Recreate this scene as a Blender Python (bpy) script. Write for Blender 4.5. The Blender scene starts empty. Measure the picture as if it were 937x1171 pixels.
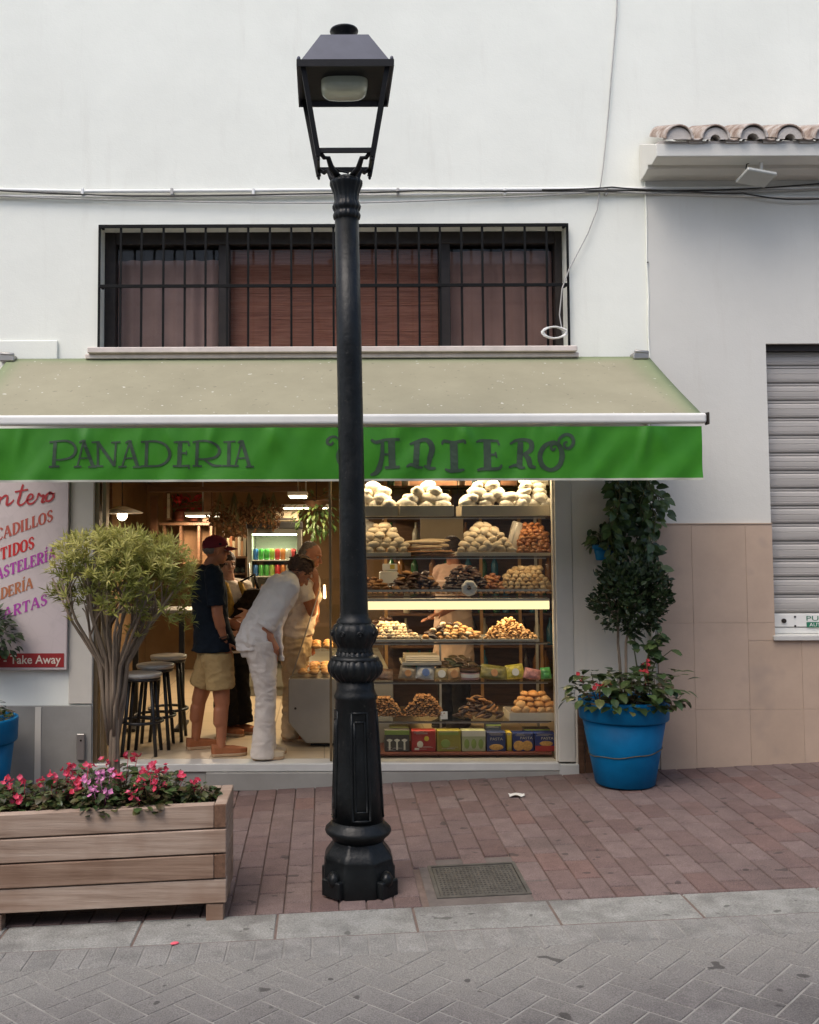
import bpy, bmesh, math, random
from mathutils import Vector, Matrix, noise
random.seed(7)
R = math.radians
PI = math.pi
scene = bpy.context.scene
C = scene.collection

# ------------------------------------------------------------------ camera
F, IW, IH = 1166.0, 937.0, 1171.0
PITCH, ROLL = R(3.4), R(-0.2)
CAM = Vector((0, -7.93, 1.72))
PPX, PPY = 370.0, 615.0 - F * math.tan(PITCH)
cam_rot = (Matrix.Rotation(PI / 2 + PITCH, 3, 'X') @ Matrix.Rotation(ROLL, 3, 'Z'))
cd = bpy.data.cameras.new('camera')
cam = bpy.data.objects.new('camera', cd)
C.objects.link(cam)
cam.matrix_world = Matrix.Translation(CAM) @ cam_rot.to_4x4()
cd.sensor_fit = 'VERTICAL'
cd.sensor_height = 36
cd.sensor_width = 36
cd.lens = F / IH * 36
cd.shift_x = (IW / 2 - PPX) / IH
cd.shift_y = (PPY - IH / 2) / IH
cd.clip_start = 0.05
cd.clip_end = 2000
scene.camera = cam


def ray(x, y):
    return cam_rot @ Vector(((x - PPX) / F, -(y - PPY) / F, -1))


def P(x, y, Y):
    """pixel -> world point at depth plane Y (metres behind the facade)"""
    d = ray(x, y)
    return CAM + d * ((Y - CAM.y) / d.y)


def PX(x, Y, y=615):
    return P(x, y, Y).x


def PZ(y, Y, x=370):
    return P(x, y, Y).z


GA, GB, GC = -0.17, 0.045, 0.02
KY = -2.50


def gz(x, y):
    return GA + GB * max(-14, min(14, x)) + GC * max(KY, min(0, y))


def G(x, y):
    d = ray(x, y)
    t = 5.0
    for _ in range(30):
        p = CAM + d * t
        t += (gz(p.x, p.y) - p.z) / d.z
    return CAM + d * t


TMP = bpy.data.scenes.new('workbench')      # meshes are grown here, away from the big scene


def evaluated_mesh(o):
    TMP.collection.objects.link(o)
    with bpy.context.temp_override(scene=TMP, view_layer=TMP.view_layers[0]):
        dg = bpy.context.evaluated_depsgraph_get()
        dg.update()
        me = bpy.data.meshes.new_from_object(o.evaluated_get(dg))
    bpy.data.objects.remove(o)
    return me


# ------------------------------------------------------------------ materials
class NT:
    def __init__(self, name):
        self.m = bpy.data.materials.new(name)
        self.m.use_nodes = True
        self.n = self.m.node_tree.nodes
        self.l = self.m.node_tree.links
        self.p = self.n['Principled BSDF']
        self.out = self.n['Material Output']

    def new(self, t, **kw):
        n = self.n.new(t)
        for k, v in kw.items():
            setattr(n, k, v)
        return n

    def coord(self, world=True):
        if world:
            g = self.new('ShaderNodeNewGeometry')
            return g.outputs['Position']
        return self.new('ShaderNodeTexCoord').outputs['Object']

    def noise(self, vec, scale, detail=4, rough=0.6, stretch=None):
        if stretch:
            mp = self.new('ShaderNodeMapping')
            mp.inputs['Scale'].default_value = stretch
            self.l.new(vec, mp.inputs['Vector'])
            vec = mp.outputs['Vector']
        n = self.new('ShaderNodeTexNoise')
        n.inputs['Scale'].default_value = scale
        n.inputs['Detail'].default_value = detail
        n.inputs['Roughness'].default_value = rough
        self.l.new(vec, n.inputs['Vector'])
        return n.outputs['Fac']

    def ramp(self, fac, stops):
        r = self.new('ShaderNodeValToRGB')
        e = r.color_ramp.elements
        while len(e) < len(stops):
            e.new(0.5)
        for el, (pos, col) in zip(e, stops):
            el.position = pos
            el.color = (col if len(col) == 4 else (*col, 1))
        self.l.new(fac, r.inputs['Fac'])
        return r.outputs['Color']

    def mix(self, fac, a, b, mode='MIX'):
        m = self.new('ShaderNodeMix', data_type='RGBA', blend_type=mode)
        for sock, v in ((m.inputs[0], fac), (m.inputs[6], a), (m.inputs[7], b)):
            if isinstance(v, (int, float)):
                sock.default_value = v
            elif isinstance(v, tuple):
                sock.default_value = v if len(v) == 4 else (*v, 1)
            else:
                self.l.new(v, sock)
        return m.outputs[2]

    def rng(self, val, a, b, top):
        m = self.new('ShaderNodeMapRange')
        m.inputs['From Min'].default_value = a
        m.inputs['From Max'].default_value = b
        m.inputs['To Max'].default_value = top
        self.l.new(val, m.inputs['Value'])
        return m.outputs['Result']

    def bump(self, h, strength, dist=0.01):
        b = self.new('ShaderNodeBump')
        b.inputs['Strength'].default_value = strength
        b.inputs['Distance'].default_value = dist
        self.l.new(h, b.inputs['Height'])
        self.l.new(b.outputs['Normal'], self.p.inputs['Normal'])

    def base(self, c):
        if isinstance(c, tuple):
            self.p.inputs['Base Color'].default_value = (*c, 1)
        else:
            self.l.new(c, self.p.inputs['Base Color'])


def sc_col(c, k):
    return tuple(min(1, x * k) for x in c)


MATS = {}


def mat(name, col, rough=0.6, spec=0.4, var=0.12, nscale=6, bump=0.0, bscale=60, metal=0.0, stretch=None, emit=None, es=0, trans=0, world=False, sheen=0, coat=0, sss=0):
    if name in MATS:
        return MATS[name]
    t = NT(name)
    p = t.p
    p.inputs['Roughness'].default_value = rough
    p.inputs['Specular IOR Level'].default_value = spec
    p.inputs['Metallic'].default_value = metal
    if coat:
        p.inputs['Coat Weight'].default_value = coat
    if sheen:
        p.inputs['Sheen Weight'].default_value = sheen
    if sss:
        p.inputs['Subsurface Weight'].default_value = sss
        p.inputs['Subsurface Radius'].default_value = (0.02, 0.01, 0.006)
    if var or bump:
        v = t.coord(world)
    if var:
        n = t.noise(v, nscale, 5, 0.6, stretch)
        t.base(t.ramp(n, [(0.3, sc_col(col, 1 - var)), (0.7, sc_col(col, 1 + var))]))
    else:
        t.base(col)
    if bump:
        t.bump(t.noise(v, bscale, 4, 0.6, stretch), bump, 0.01)
    if emit:
        p.inputs['Emission Color'].default_value = (*emit, 1)
        p.inputs['Emission Strength'].default_value = es
    MATS[name] = t.m
    return t.m


def tint_mat(name, cols, rough=0.6, spec=0.4, trans=0.0, nvar=0.15, nscale=30, bump=0.0, bscale=80, attr='tint', stains=None, spots=None, grain=None, y_blend=None):
    """colour picked per face by the 'tint' attribute"""
    if name in MATS:
        return MATS[name]
    t = NT(name)
    a = t.new('ShaderNodeAttribute', attribute_name=attr)
    k = len(cols)
    c = t.ramp(a.outputs['Fac'], [(i / max(1, k - 1), col) for i, col in enumerate(cols)])
    v = t.coord(True)
    n = t.noise(v, nscale, 5, 0.65)
    f = t.ramp(n, [(0.3, (1 - nvar,) * 3), (0.7, (1 + nvar,) * 3)])
    c = t.mix(1.0, c, f, 'MULTIPLY')
    if stains:
        n2 = t.noise(v, stains[0], 3, 0.55)
        f2 = t.ramp(n2, [(stains[1], (0, 0, 0)), (stains[2], (1, 1, 1))])
        c = t.mix(f2, c, stains[3])
    if y_blend:  # blends to a second colour as Y grows, edge broken by noise
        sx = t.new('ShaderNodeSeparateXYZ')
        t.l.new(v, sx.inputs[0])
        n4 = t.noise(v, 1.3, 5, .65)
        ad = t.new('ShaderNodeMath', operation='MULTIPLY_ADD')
        ad.inputs[1].default_value = y_blend[2]
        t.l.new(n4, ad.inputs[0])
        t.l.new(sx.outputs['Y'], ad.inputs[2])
        c = t.mix(t.ramp(ad.outputs[0], [(0, (0, 0, 0)), (1, (1, 1, 1))]) if False else t.rng(ad.outputs[0], y_blend[0], y_blend[1], y_blend[4]), c, y_blend[3])
    if grain:
        n5 = t.noise(v, grain[0], 2, .5)
        c = t.mix(1.0, c, t.ramp(n5, [(.3, (1 - grain[1],) * 3), (.7, (1 + grain[1],) * 3)]), 'MULTIPLY')
    if spots:
        nz = t.noise(v, spots[0] * 2.2, 1, .4)
        c = t.mix(t.ramp(nz, [(.715, (0, 0, 0)), (.745, (.75,) * 3)]), c, spots[2])
    t.base(c)
    t.p.inputs['Roughness'].default_value = rough
    t.p.inputs['Specular IOR Level'].default_value = spec
    if trans:
        tr = t.new('ShaderNodeBsdfTranslucent')
        t.l.new(c, tr.inputs['Color'])
        mx = t.new('ShaderNodeMixShader')
        mx.inputs[0].default_value = trans
        t.l.new(t.p.outputs[0], mx.inputs[1])
        t.l.new(tr.outputs[0], mx.inputs[2])
        t.l.new(mx.outputs[0], t.out.inputs['Surface'])
    if bump:
        t.bump(t.noise(v, bscale, 4, 0.6), bump, 0.01)
    MATS[name] = t.m
    return t.m


def glass_mat(name, tintc=(1, 1, 1), refl=1.0, rough=0.0):
    if name in MATS:
        return MATS[name]
    t = NT(name)
    tr = t.new('ShaderNodeBsdfTransparent')
    tr.inputs['Color'].default_value = (*tintc, 1)
    gl = t.new('ShaderNodeBsdfGlossy')
    gl.inputs['Roughness'].default_value = rough
    fr = t.new('ShaderNodeFresnel')
    fr.inputs['IOR'].default_value = 1.45
    ml = t.new('ShaderNodeMath', operation='MULTIPLY')
    ml.inputs[1].default_value = refl
    t.l.new(fr.outputs[0], ml.inputs[0])
    mx = t.new('ShaderNodeMixShader')
    t.l.new(ml.outputs[0], mx.inputs[0])
    t.l.new(tr.outputs[0], mx.inputs[1])
    t.l.new(gl.outputs[0], mx.inputs[2])
    t.l.new(mx.outputs[0], t.out.inputs['Surface'])
    MATS[name] = t.m
    return t.m


# ------------------------------------------------------------------ mesh builder
class MB:
    def __init__(self):
        self.v, self.f, self.t, self.s, self.mi = [], [], [], [], []

    def add(self, vs, fs, tint=0.0, smooth=False, mi=0):
        o = len(self.v)
        self.v += [Vector(a) for a in vs]
        for q in fs:
            self.f.append([i + o for i in q])
            self.t.append(tint)
            self.s.append(smooth)
            self.mi.append(mi)
        return self

    def box(self, x0, x1, y0, y1, z0, z1, tint=0.0, mi=0):
        vs = [(x0, y0, z0), (x1, y0, z0), (x1, y1, z0), (x0, y1, z0), (x0, y0, z1), (x1, y0, z1), (x1, y1, z1), (x0, y1, z1)]
        return self.add(vs, [(3, 2, 1, 0), (4, 5, 6, 7), (0, 1, 5, 4), (1, 2, 6, 5), (2, 3, 7, 6), (3, 0, 4, 7)], tint, False, mi)

    def obox(self, c, size, m=None, tint=0.0, mi=0):
        m = m or Matrix.Identity(3)
        c = Vector(c)
        vs = []
        for dz in (-1, 1):
            for dx, dy in ((-1, -1), (1, -1), (1, 1), (-1, 1)):
                vs.append(c + m @ Vector((dx * size[0] / 2, dy * size[1] / 2, dz * size[2] / 2)))
        return self.add(vs, [(3, 2, 1, 0), (4, 5, 6, 7), (0, 1, 5, 4), (1, 2, 6, 5), (2, 3, 7, 6), (3, 0, 4, 7)], tint, False, mi)

    def tube(self, pts, r, n=8, cap=True, tint=0.0, smooth=True, mi=0):
        pts = [Vector(p) for p in pts]
        k = len(pts)
        rs = [r] * k if isinstance(r, (int, float)) else list(r)
        vs, fs = [], []
        prev = None
        for i, p in enumerate(pts):
            d = (pts[min(i + 1, k - 1)] - pts[max(i - 1, 0)])
            if d.length < 1e-9:
                d = Vector((0, 0, 1))
            d.normalize()
            if prev is None:
                a = d.cross(Vector((0, 0, 1)))
                if a.length < 0.05:
                    a = d.cross(Vector((0, 1, 0)))
            else:
                a = prev - d * prev.dot(d)
                if a.length < 1e-6:
                    a = d.cross(Vector((0, 0, 1)))
            a.normalize()
            prev = a
            b = d.cross(a)
            for j in range(n):
                an = 2 * PI * j / n
                vs.append(p + (a * math.cos(an) + b * math.sin(an)) * rs[i])
        for i in range(k - 1):
            for j in range(n):
                j2 = (j + 1) % n
                fs.append((i * n + j, i * n + j2, (i + 1) * n + j2, (i + 1) * n + j))
        self.add(vs, fs, tint, smooth, mi)
        if cap:
            o = len(self.v) - k * n
            for ring, rev in ((0, True), (k - 1, False)):
                q = [o + ring * n + j for j in range(n)]
                self.f.append(q[::-1] if rev else q)
                self.t.append(tint)
                self.s.append(False)
                self.mi.append(mi)
        return self

    def lathe(self, prof, c=(0, 0), n=32, tint=0.0, smooth=True, mod=None, cap=True, mi=0):
        """prof: [(r, z)] from bottom to top"""
        vs, fs = [], []
        for i, (r, z) in enumerate(prof):
            for j in range(n):
                a = 2 * PI * j / n
                rr = r * (mod(a, z) if mod else 1)
                vs.append((c[0] + rr * math.cos(a), c[1] + rr * math.sin(a), z))
        k = len(prof)
        for i in range(k - 1):
            for j in range(n):
                j2 = (j + 1) % n
                fs.append((i * n + j, i * n + j2, (i + 1) * n + j2, (i + 1) * n + j))
        self.add(vs, fs, tint, smooth, mi)
        if cap:
            o = len(self.v) - k * n
            for ring, rev in ((0, True), (k - 1, False)):
                q = [o + ring * n + j for j in range(n)]
                self.f.append(q[::-1] if rev else q)
                self.t.append(tint)
                self.s.append(False)
                self.mi.append(mi)
        return self

    def ell(self, c, r, m=None, n=14, k=9, tint=0.0, smooth=True, pw=1.0, mi=0):
        m = m or Matrix.Identity(3)
        c = Vector(c)
        vs, fs = [], []
        sg = lambda x: math.copysign(abs(x) ** pw, x)
        for i in range(1, k):
            ph = PI * i / k - PI / 2
            for j in range(n):
                a = 2 * PI * j / n
                vs.append(c + m @ Vector((r[0] * sg(math.cos(ph)) * sg(math.cos(a)), r[1] * sg(math.cos(ph)) * sg(math.sin(a)), r[2] * sg(math.sin(ph)))))
        b = len(vs)
        vs.append(c + m @ Vector((0, 0, -r[2])))
        vs.append(c + m @ Vector((0, 0, r[2])))
        for i in range(k - 2):
            for j in range(n):
                j2 = (j + 1) % n
                fs.append((i * n + j, i * n + j2, (i + 1) * n + j2, (i + 1) * n + j))
        for j in range(n):
            j2 = (j + 1) % n
            fs.append((b, j2, j))
            fs.append((b + 1, (k - 2) * n + j, (k - 2) * n + j2))
        return self.add(vs, fs, tint, smooth, mi)

    def cap(self, a, b, ra, rb, n=12):
        a, b = Vector(a), Vector(b)
        self.ell(a, (ra,) * 3, n=n, k=8)
        self.ell(b, (rb,) * 3, n=n, k=8)
        self.tube([a, b], [ra, rb], n=n)
        return self

    def loft(self, pts, side, ws, ds, n=18, fw=None):
        """elliptic sections along a spine; side = lateral vector, ws lateral radii, ds depth radii"""
        pts = [Vector(p) for p in pts]
        k = len(pts)
        side = Vector(side).normalized()
        vs, fs = [], []
        for i, p in enumerate(pts):
            d = (pts[min(i + 1, k - 1)] - pts[max(i - 1, 0)]).normalized()
            s = (side - d * side.dot(d)).normalized()
            f = d.cross(s)
            for j in range(n):
                a = 2 * PI * j / n
                vs.append(p + s * ws[i] * math.cos(a) + f * ds[i] * math.sin(a))
        for i in range(k - 1):
            for j in range(n):
                j2 = (j + 1) % n
                fs.append((i * n + j, i * n + j2, (i + 1) * n + j2, (i + 1) * n + j))
        fs.append(tuple(range(n))[::-1])
        fs.append(tuple((k - 1) * n + j for j in range(n)))
        return self.add(vs, fs, 0, True)

    def leaf(self, b, d, up, L, W, tint=0.0, fold=0.25, curl=0.2):
        d = d.normalized()
        s = d.cross(up)
        if s.length < 1e-4:
            s = d.cross(Vector((1, 0, 0)))
        s.normalize()
        u = s.cross(d)
        m1 = b + d * L * 0.45
        t = b + d * L - u * L * curl
        e = W / 2
        self.add([b, m1 + s * e + u * e * fold, t, m1 - s * e + u * e * fold, m1], [(0, 1, 4), (1, 2, 4), (2, 3, 4), (3, 0, 4)], tint, False)

    def leafr(self, b, d, up, L, W, tint=0.0, fold=0.2, curl=0.25):
        """a rounded leaf: eight outline points folded along the midrib"""
        d = d.normalized()
        s = d.cross(up)
        if s.length < 1e-4:
            s = d.cross(Vector((1, 0, 0)))
        s.normalize()
        u = s.cross(d)
        vs = []
        for t, h in ((0, 0), (.18, .74), (.45, 1.0), (.75, .68), (1, 0)):
            c = b + d * L * t - u * L * curl * t * t
            if h:
                e = W / 2 * h
                vs += [c + s * e + u * e * fold, c, c - s * e + u * e * fold]
            else:
                vs.append(c)
        return self.add(vs, [(0, 1, 2), (0, 2, 3), (1, 4, 5, 2), (2, 5, 6, 3), (4, 7, 8, 5), (5, 8, 9, 6), (7, 10, 8), (8, 10, 9)], tint, False)

    def prism(self, poly, y0, y1, tint=0.0, mi=0):
        """poly: [(x, z)] counter-clockwise seen from -Y, extruded along Y"""
        n = len(poly)
        vs = [(x, y0, z) for x, z in poly] + [(x, y1, z) for x, z in poly]
        fs = [tuple(range(n)), tuple(range(n, 2 * n))[::-1]]
        for i in range(n):
            j = (i + 1) % n
            fs.append((i, i + n, j + n, j))
        return self.add(vs, fs, tint, False, mi)

    def map(self, fn):
        self.v = [Vector(fn(p)) for p in self.v]
        return self

    def mesh(self, name, m, origin=Vector((0, 0, 0))):
        me = bpy.data.meshes.new(name)
        me.from_pydata([tuple(p - origin) for p in self.v], [], self.f)
        for x in (m if isinstance(m, (list, tuple)) else [m]):
            me.materials.append(x)
        at = me.attributes.new('tint', 'FLOAT', 'FACE')
        at.data.foreach_set('value', self.t)
        me.polygons.foreach_set('use_smooth', self.s)
        me.polygons.foreach_set('material_index', self.mi)
        me.update()
        return me


def W0(o):
    p = Vector((0, 0, 0))
    while o:
        p = p + o.location
        o = o.parent
    return p


def obj(name, mb, m, parent=None, bevel=0, origin=None, label=None, seg=1):
    if isinstance(mb, bpy.types.Mesh) and not mb.materials:
        mb.materials.append(m)
    w = W0(parent) if parent else Vector((0, 0, 0))
    og = Vector(origin) if origin is not None else w
    me = mb if isinstance(mb, bpy.types.Mesh) else mb.mesh(name, m, og)
    o = bpy.data.objects.new(name, me)
    C.objects.link(o)
    if parent:
        o.parent = parent
        o.location = og - w
    else:
        o.location = og
    if bevel:
        b = o.modifiers.new('bevel', 'BEVEL')
        b.width = bevel
        b.segments = seg
        b.limit_method = 'ANGLE'
        b.angle_limit = R(40)
    if label:
        o['label'] = label
    return o


def tag(o, label, cat, group=None):
    o['label'] = label
    o['category'] = cat
    if group:
        o['group'] = group
    return o


def thing(name, loc, label, cat, group=None):
    o = bpy.data.objects.new(name, None)
    o.empty_display_size = 0.1
    o.location = loc
    C.objects.link(o)
    return tag(o, label, cat, group)


def kind(o, k):
    o['kind'] = k
    return o


def dup(root, loc, rotz=0, label=None, group=None, scale=None):
    r = root.copy()
    C.objects.link(r)
    r.location = loc
    r.rotation_euler = (0, 0, rotz)
    if scale:
        r.scale = (scale,) * 3 if isinstance(scale, (int, float)) else scale
    if label:
        r['label'] = label
    if group:
        r['group'] = group
    for ch in list(root.children):
        c = ch.copy()
        C.objects.link(c)
        c.parent = r
        for g in ch.children:
            d = g.copy()
            C.objects.link(d)
            d.parent = c
    return r


def remesh(mb, name, m, voxel=0.008, smooth=4, parent=None, wrinkle=0.0, wscale=14, label=None):
    """one continuous skin round overlapping shapes"""
    me = mb.mesh(name, m)
    o = bpy.data.objects.new('tmp', me)
    a = o.modifiers.new('r', 'REMESH')
    a.mode = 'VOXEL'
    a.voxel_size = voxel
    a.use_smooth_shade = True
    if smooth:
        s = o.modifiers.new('s', 'SMOOTH')
        s.iterations = smooth
        s.factor = 0.5
    nm = evaluated_mesh(o)
    w = W0(parent) if parent else Vector((0, 0, 0))
    n = len(nm.vertices)
    co = [0.0] * (3 * n)
    no = [0.0] * (3 * n)
    nm.vertices.foreach_get('co', co)
    nm.vertices.foreach_get('normal', no)
    for i in range(0, 3 * n, 3):
        k = 0.0
        if wrinkle:
            q = Vector((co[i] * wscale, co[i + 1] * wscale, co[i + 2] * wscale * 1.6))
            q += noise.noise_vector(q * 0.5) * 0.8
            k = wrinkle * (1 - 3.2 * abs(noise.noise(q)))
        for c in range(3):
            co[i + c] += no[i + c] * k - w[c]
    nm.vertices.foreach_set('co', co)
    nm.update()
    nm.name = name
    if not nm.materials:
        for x in (m if isinstance(m, (list, tuple)) else [m]):
            nm.materials.append(x)
    nm.polygons.foreach_set('use_smooth', [True] * len(nm.polygons))
    o = bpy.data.objects.new(name, nm)
    C.objects.link(o)
    if parent:
        o.parent = parent
    if label:
        o['label'] = label
    return o


def wall_holes(mb, xs, zs, y0, y1, solid):
    """a slab between y0 (front) and y1 on a grid; solid(i, j) says which cells are wall"""
    nx, nz = len(xs) - 1, len(zs) - 1
    S = lambda i, j: 0 <= i < nx and 0 <= j < nz and solid((xs[i] + xs[i + 1]) / 2, (zs[j] + zs[j + 1]) / 2)
    for i in range(nx):
        for j in range(nz):
            if not S(i, j):
                continue
            a, b, c, d = xs[i], xs[i + 1], zs[j], zs[j + 1]
            mb.add([(a, y0, c), (b, y0, c), (b, y0, d), (a, y0, d)], [(0, 1, 2, 3)])
            mb.add([(a, y1, c), (b, y1, c), (b, y1, d), (a, y1, d)], [(3, 2, 1, 0)])
            if not S(i - 1, j):
                mb.add([(a, y0, c), (a, y1, c), (a, y1, d), (a, y0, d)], [(3, 2, 1, 0)])
            if not S(i + 1, j):
                mb.add([(b, y0, c), (b, y1, c), (b, y1, d), (b, y0, d)], [(0, 1, 2, 3)])
            if not S(i, j - 1):
                mb.add([(a, y0, c), (b, y0, c), (b, y1, c), (a, y1, c)], [(3, 2, 1, 0)])
            if not S(i, j + 1):
                mb.add([(a, y0, d), (b, y0, d), (b, y1, d), (a, y1, d)], [(0, 1, 2, 3)])
    return mb


def ribbon(mb, pts, w, fn, tint=0.0, sub=6):
    """a painted stroke: 2-D polyline smoothed, width w (scalar or list), fn maps 2-D to 3-D"""
    pts = [Vector((p[0], p[1])) for p in pts]
    k = len(pts)
    ws = [w] * k if isinstance(w, (int, float)) else list(w)
    if k > 2:
        q, qw = [], []
        for i in range(k - 1):
            p0, p1, p2, p3 = pts[max(i - 1, 0)], pts[i], pts[i + 1], pts[min(i + 2, k - 1)]
            for s in range(sub):
                t = s / sub
                q.append(0.5 * ((2 * p1) + (-p0 + p2) * t + (2 * p0 - 5 * p1 + 4 * p2 - p3) * t * t + (-p0 + 3 * p1 - 3 * p2 + p3) * t ** 3))
                qw.append(ws[i] * (1 - t) + ws[i + 1] * t)
        q.append(pts[-1])
        qw.append(ws[-1])
    else:
        q = [pts[0].lerp(pts[1], i / 4) for i in range(5)]
        qw = [ws[0] + (ws[1] - ws[0]) * i / 4 for i in range(5)]
    vs = []
    for i, p in enumerate(q):
        d = (q[min(i + 1, len(q) - 1)] - q[max(i - 1, 0)])
        d = d.normalized() if d.length > 1e-9 else Vector((1, 0))
        nrm = Vector((-d.y, d.x)) * qw[i] / 2
        vs.append(fn(*(p + nrm)))
        vs.append(fn(*(p - nrm)))
    mb.add(vs, [(2 * i, 2 * i + 1, 2 * i + 3, 2 * i + 2) for i in range(len(q) - 1)], tint)


def text_polys(s, size=1.0, shear=0.0, bold=0.0):
    """the words as flat 2-D faces (builtin typeface)"""
    cu = bpy.data.curves.new('t', 'FONT')
    cu.body = s
    cu.size = size
    cu.shear = shear
    cu.offset = bold
    cu.resolution_u = 3
    o = bpy.data.objects.new('t', cu)
    me = evaluated_mesh(o)
    vs = [v.co.copy() for v in me.vertices]
    fs = [list(p.vertices) for p in me.polygons]
    bpy.data.meshes.remove(me)
    return vs, fs


def put_text(mb, s, x0, x1, z0, z1, y, fn=None, bold=0.0):
    vs, fs = text_polys(s, 1.0, 0, bold)
    ax, bx = min(v.x for v in vs), max(v.x for v in vs)
    az, bz = min(v.y for v in vs), max(v.y for v in vs)
    out = []
    for v in vs:
        u = x0 + (v.x - ax) / (bx - ax) * (x1 - x0)
        w = z0 + (v.y - az) / (bz - az) * (z1 - z0)
        out.append(fn(u, w) if fn else Vector((u, y, w)))
    mb.add(out, fs)
#@@SETTING
# ================================================================== MATERIALS
def plaster_mat(name, col, dirt=(0.5, 0.46, 0.40), dirt_amt=0.35, top=None):
    t = NT(name)
    v = t.coord(True)
    n1 = t.noise(v, 1.1, 5, 0.6)
    c = t.ramp(n1, [(0.3, sc_col(col, 0.95)), (0.7, sc_col(col, 1.04))])
    # faint vertical rain streaks and scuffs
    n2 = t.noise(v, 3.0, 6, 0.7, (2.2, 2.2, 0.25))
    f2 = t.ramp(n2, [(0.56, (0, 0, 0)), (0.8, (dirt_amt,) * 3)])
    c = t.mix(f2, c, dirt)
    n3 = t.noise(v, 26, 2, 0.5)
    f3 = t.ramp(n3, [(0.76, (0, 0, 0)), (0.80, (0.25,) * 3)])
    c = t.mix(f3, c, sc_col(col, 0.7))
    t.base(c)
    t.p.inputs['Roughness'].default_value = 0.85
    t.p.inputs['Specular IOR Level'].default_value = 0.2
    b1 = t.noise(v, 5, 6, 0.65)
    b2 = t.noise(v, 90, 3, 0.6)
    m = t.new('ShaderNodeMath', operation='MULTIPLY_ADD')
    m.inputs[1].default_value = 0.25
    t.l.new(b2, m.inputs[0])
    t.l.new(b1, m.inputs[2])
    t.bump(m.outputs[0], 0.22, 0.02)
    return t.m


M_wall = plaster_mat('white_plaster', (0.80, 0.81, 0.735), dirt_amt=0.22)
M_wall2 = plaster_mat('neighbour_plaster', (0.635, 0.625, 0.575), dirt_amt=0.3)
M_cream = plaster_mat('cream_plaster', (0.76, 0.69, 0.57), dirt_amt=0.25)
M_dado = mat('grey_dado', (0.28, 0.268, 0.24), 0.7, 0.3, 0.12, 3, 0.1, 40, world=True)
M_joint = mat('mortar', (0.15, 0.112, 0.095), 0.95, 0.1, 0.2, 12, 0.3, 150, world=True)
M_brick = tint_mat('red_pavers', [(0.128, 0.084, 0.076), (0.154, 0.108, 0.099), (0.175, 0.129, 0.119), (0.140, 0.099, 0.091), (0.166, 0.103, 0.090)], 0.8, 0.25, nvar=0.16, nscale=9, bump=0.5, bscale=140, grain=(170, .3),
                   stains=(1.6, 0.56, 0.78, (0.115, 0.085, 0.078)), spots=(5.0, .0, (0.05, 0.04, 0.036)))
M_road = tint_mat('grey_pavers', [(0.125, 0.116, 0.113), (0.14, 0.13, 0.126), (0.13, 0.121, 0.118), (0.15, 0.141, 0.136), (0.135, 0.126, 0.122)], 0.82, 0.25, nvar=0.16, nscale=9, bump=0.5, bscale=140, grain=(160, .32), y_blend=(-3.42, -2.72, .9, (0.215, 0.207, 0.19), .9),  # paver colour turns lighter towards the kerb
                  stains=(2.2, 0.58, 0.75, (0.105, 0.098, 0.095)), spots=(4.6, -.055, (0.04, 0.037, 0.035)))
M_kerb = tint_mat('kerb_stone', [(0.235, 0.233, 0.215), (0.255, 0.252, 0.232), (0.225, 0.223, 0.207)], 0.85, 0.25, nvar=0.22, nscale=7, bump=0.6, bscale=90, grain=(120, .25), spots=(6.0, -.05, (0.08, 0.078, 0.07)),
                  stains=(3.4, 0.52, 0.68, (0.165, 0.16, 0.148)))
M_terra = mat('clad_tile', (0.47, 0.36, 0.305), 0.45, 0.4, 0.06, 5, 0.05, 60, world=True)
M_alu = mat('white_frame', (0.62, 0.58, 0.50), 0.4, 0.5, 0.04, 5)
M_bronze = mat('bronze_frame', (0.22, 0.16, 0.09), 0.35, 0.5, 0.15, 8, metal=0.6)
M_black = mat('black_iron', (0.006, 0.006, 0.006), 0.6, 0.15, 0.3, 30, 0.1, 120)
M_dark = mat('dark_frame', (0.02, 0.014, 0.011), 0.5, 0.4, 0.3, 20)
M_marble = mat('white_marble', (0.54, 0.53, 0.49), 0.35, 0.5, 0.08, 5, world=True)
M_sill = mat('sill_stone', (0.62, 0.55, 0.50), 0.7, 0.3, 0.12, 8, 0.1, 50, world=True)
M_steel = mat('steel', (0.42, 0.40, 0.37), 0.38, 0.5, 0.06, 4, metal=0.85)
M_glass = glass_mat('clear_glass', (0.97, 0.97, 0.95), 0.55)
M_glass2 = glass_mat('window_glass', (0.93, 0.93, 0.93), 0.35)
M_woodd = mat('dark_wood', (0.10, 0.050, 0.026), 0.5, 0.4, 0.35, 5, 0.1, 30, stretch=(1, 1, 8), world=True)
M_warmw = mat('warm_wall', (0.20, 0.13, 0.07), 0.8, 0.2, 0.15, 3, world=True)
M_ceil = mat('cream_ceiling', (0.45, 0.36, 0.25), 0.85, 0.2, 0.05, 3)
M_soil = mat('soil', (0.04, 0.028, 0.02), 0.95, 0.1, 0.4, 25, 0.8, 60, world=True)
M_white = mat('white_plastic', (0.72, 0.71, 0.67), 0.45, 0.5, 0.05, 6)
M_black2 = mat('black_plastic', (0.012, 0.012, 0.013), 0.4, 0.5, 0.2, 20)

# ================================================================== THE GROUND
def ground_sheet(name, xs, ys, dz, m, m2):
    mb = MB()
    vs = [(x, y, gz(x, y) + (dz if y > KY - .01 else -.0035)) for y in ys for x in xs]
    n = len(xs)
    mb.add(vs, [(j * n + i, j * n + i + 1, (j + 1) * n + i + 1, (j + 1) * n + i) for j in range(len(ys) - 1) for i in range(n - 1)])
    mb.mi = [1 if ys[j + 1] <= KY - .33 else 0 for j in range(len(ys) - 1) for i in range(n - 1)]
    return kind(obj(name, mb, [m, m2]), 'structure')


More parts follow.
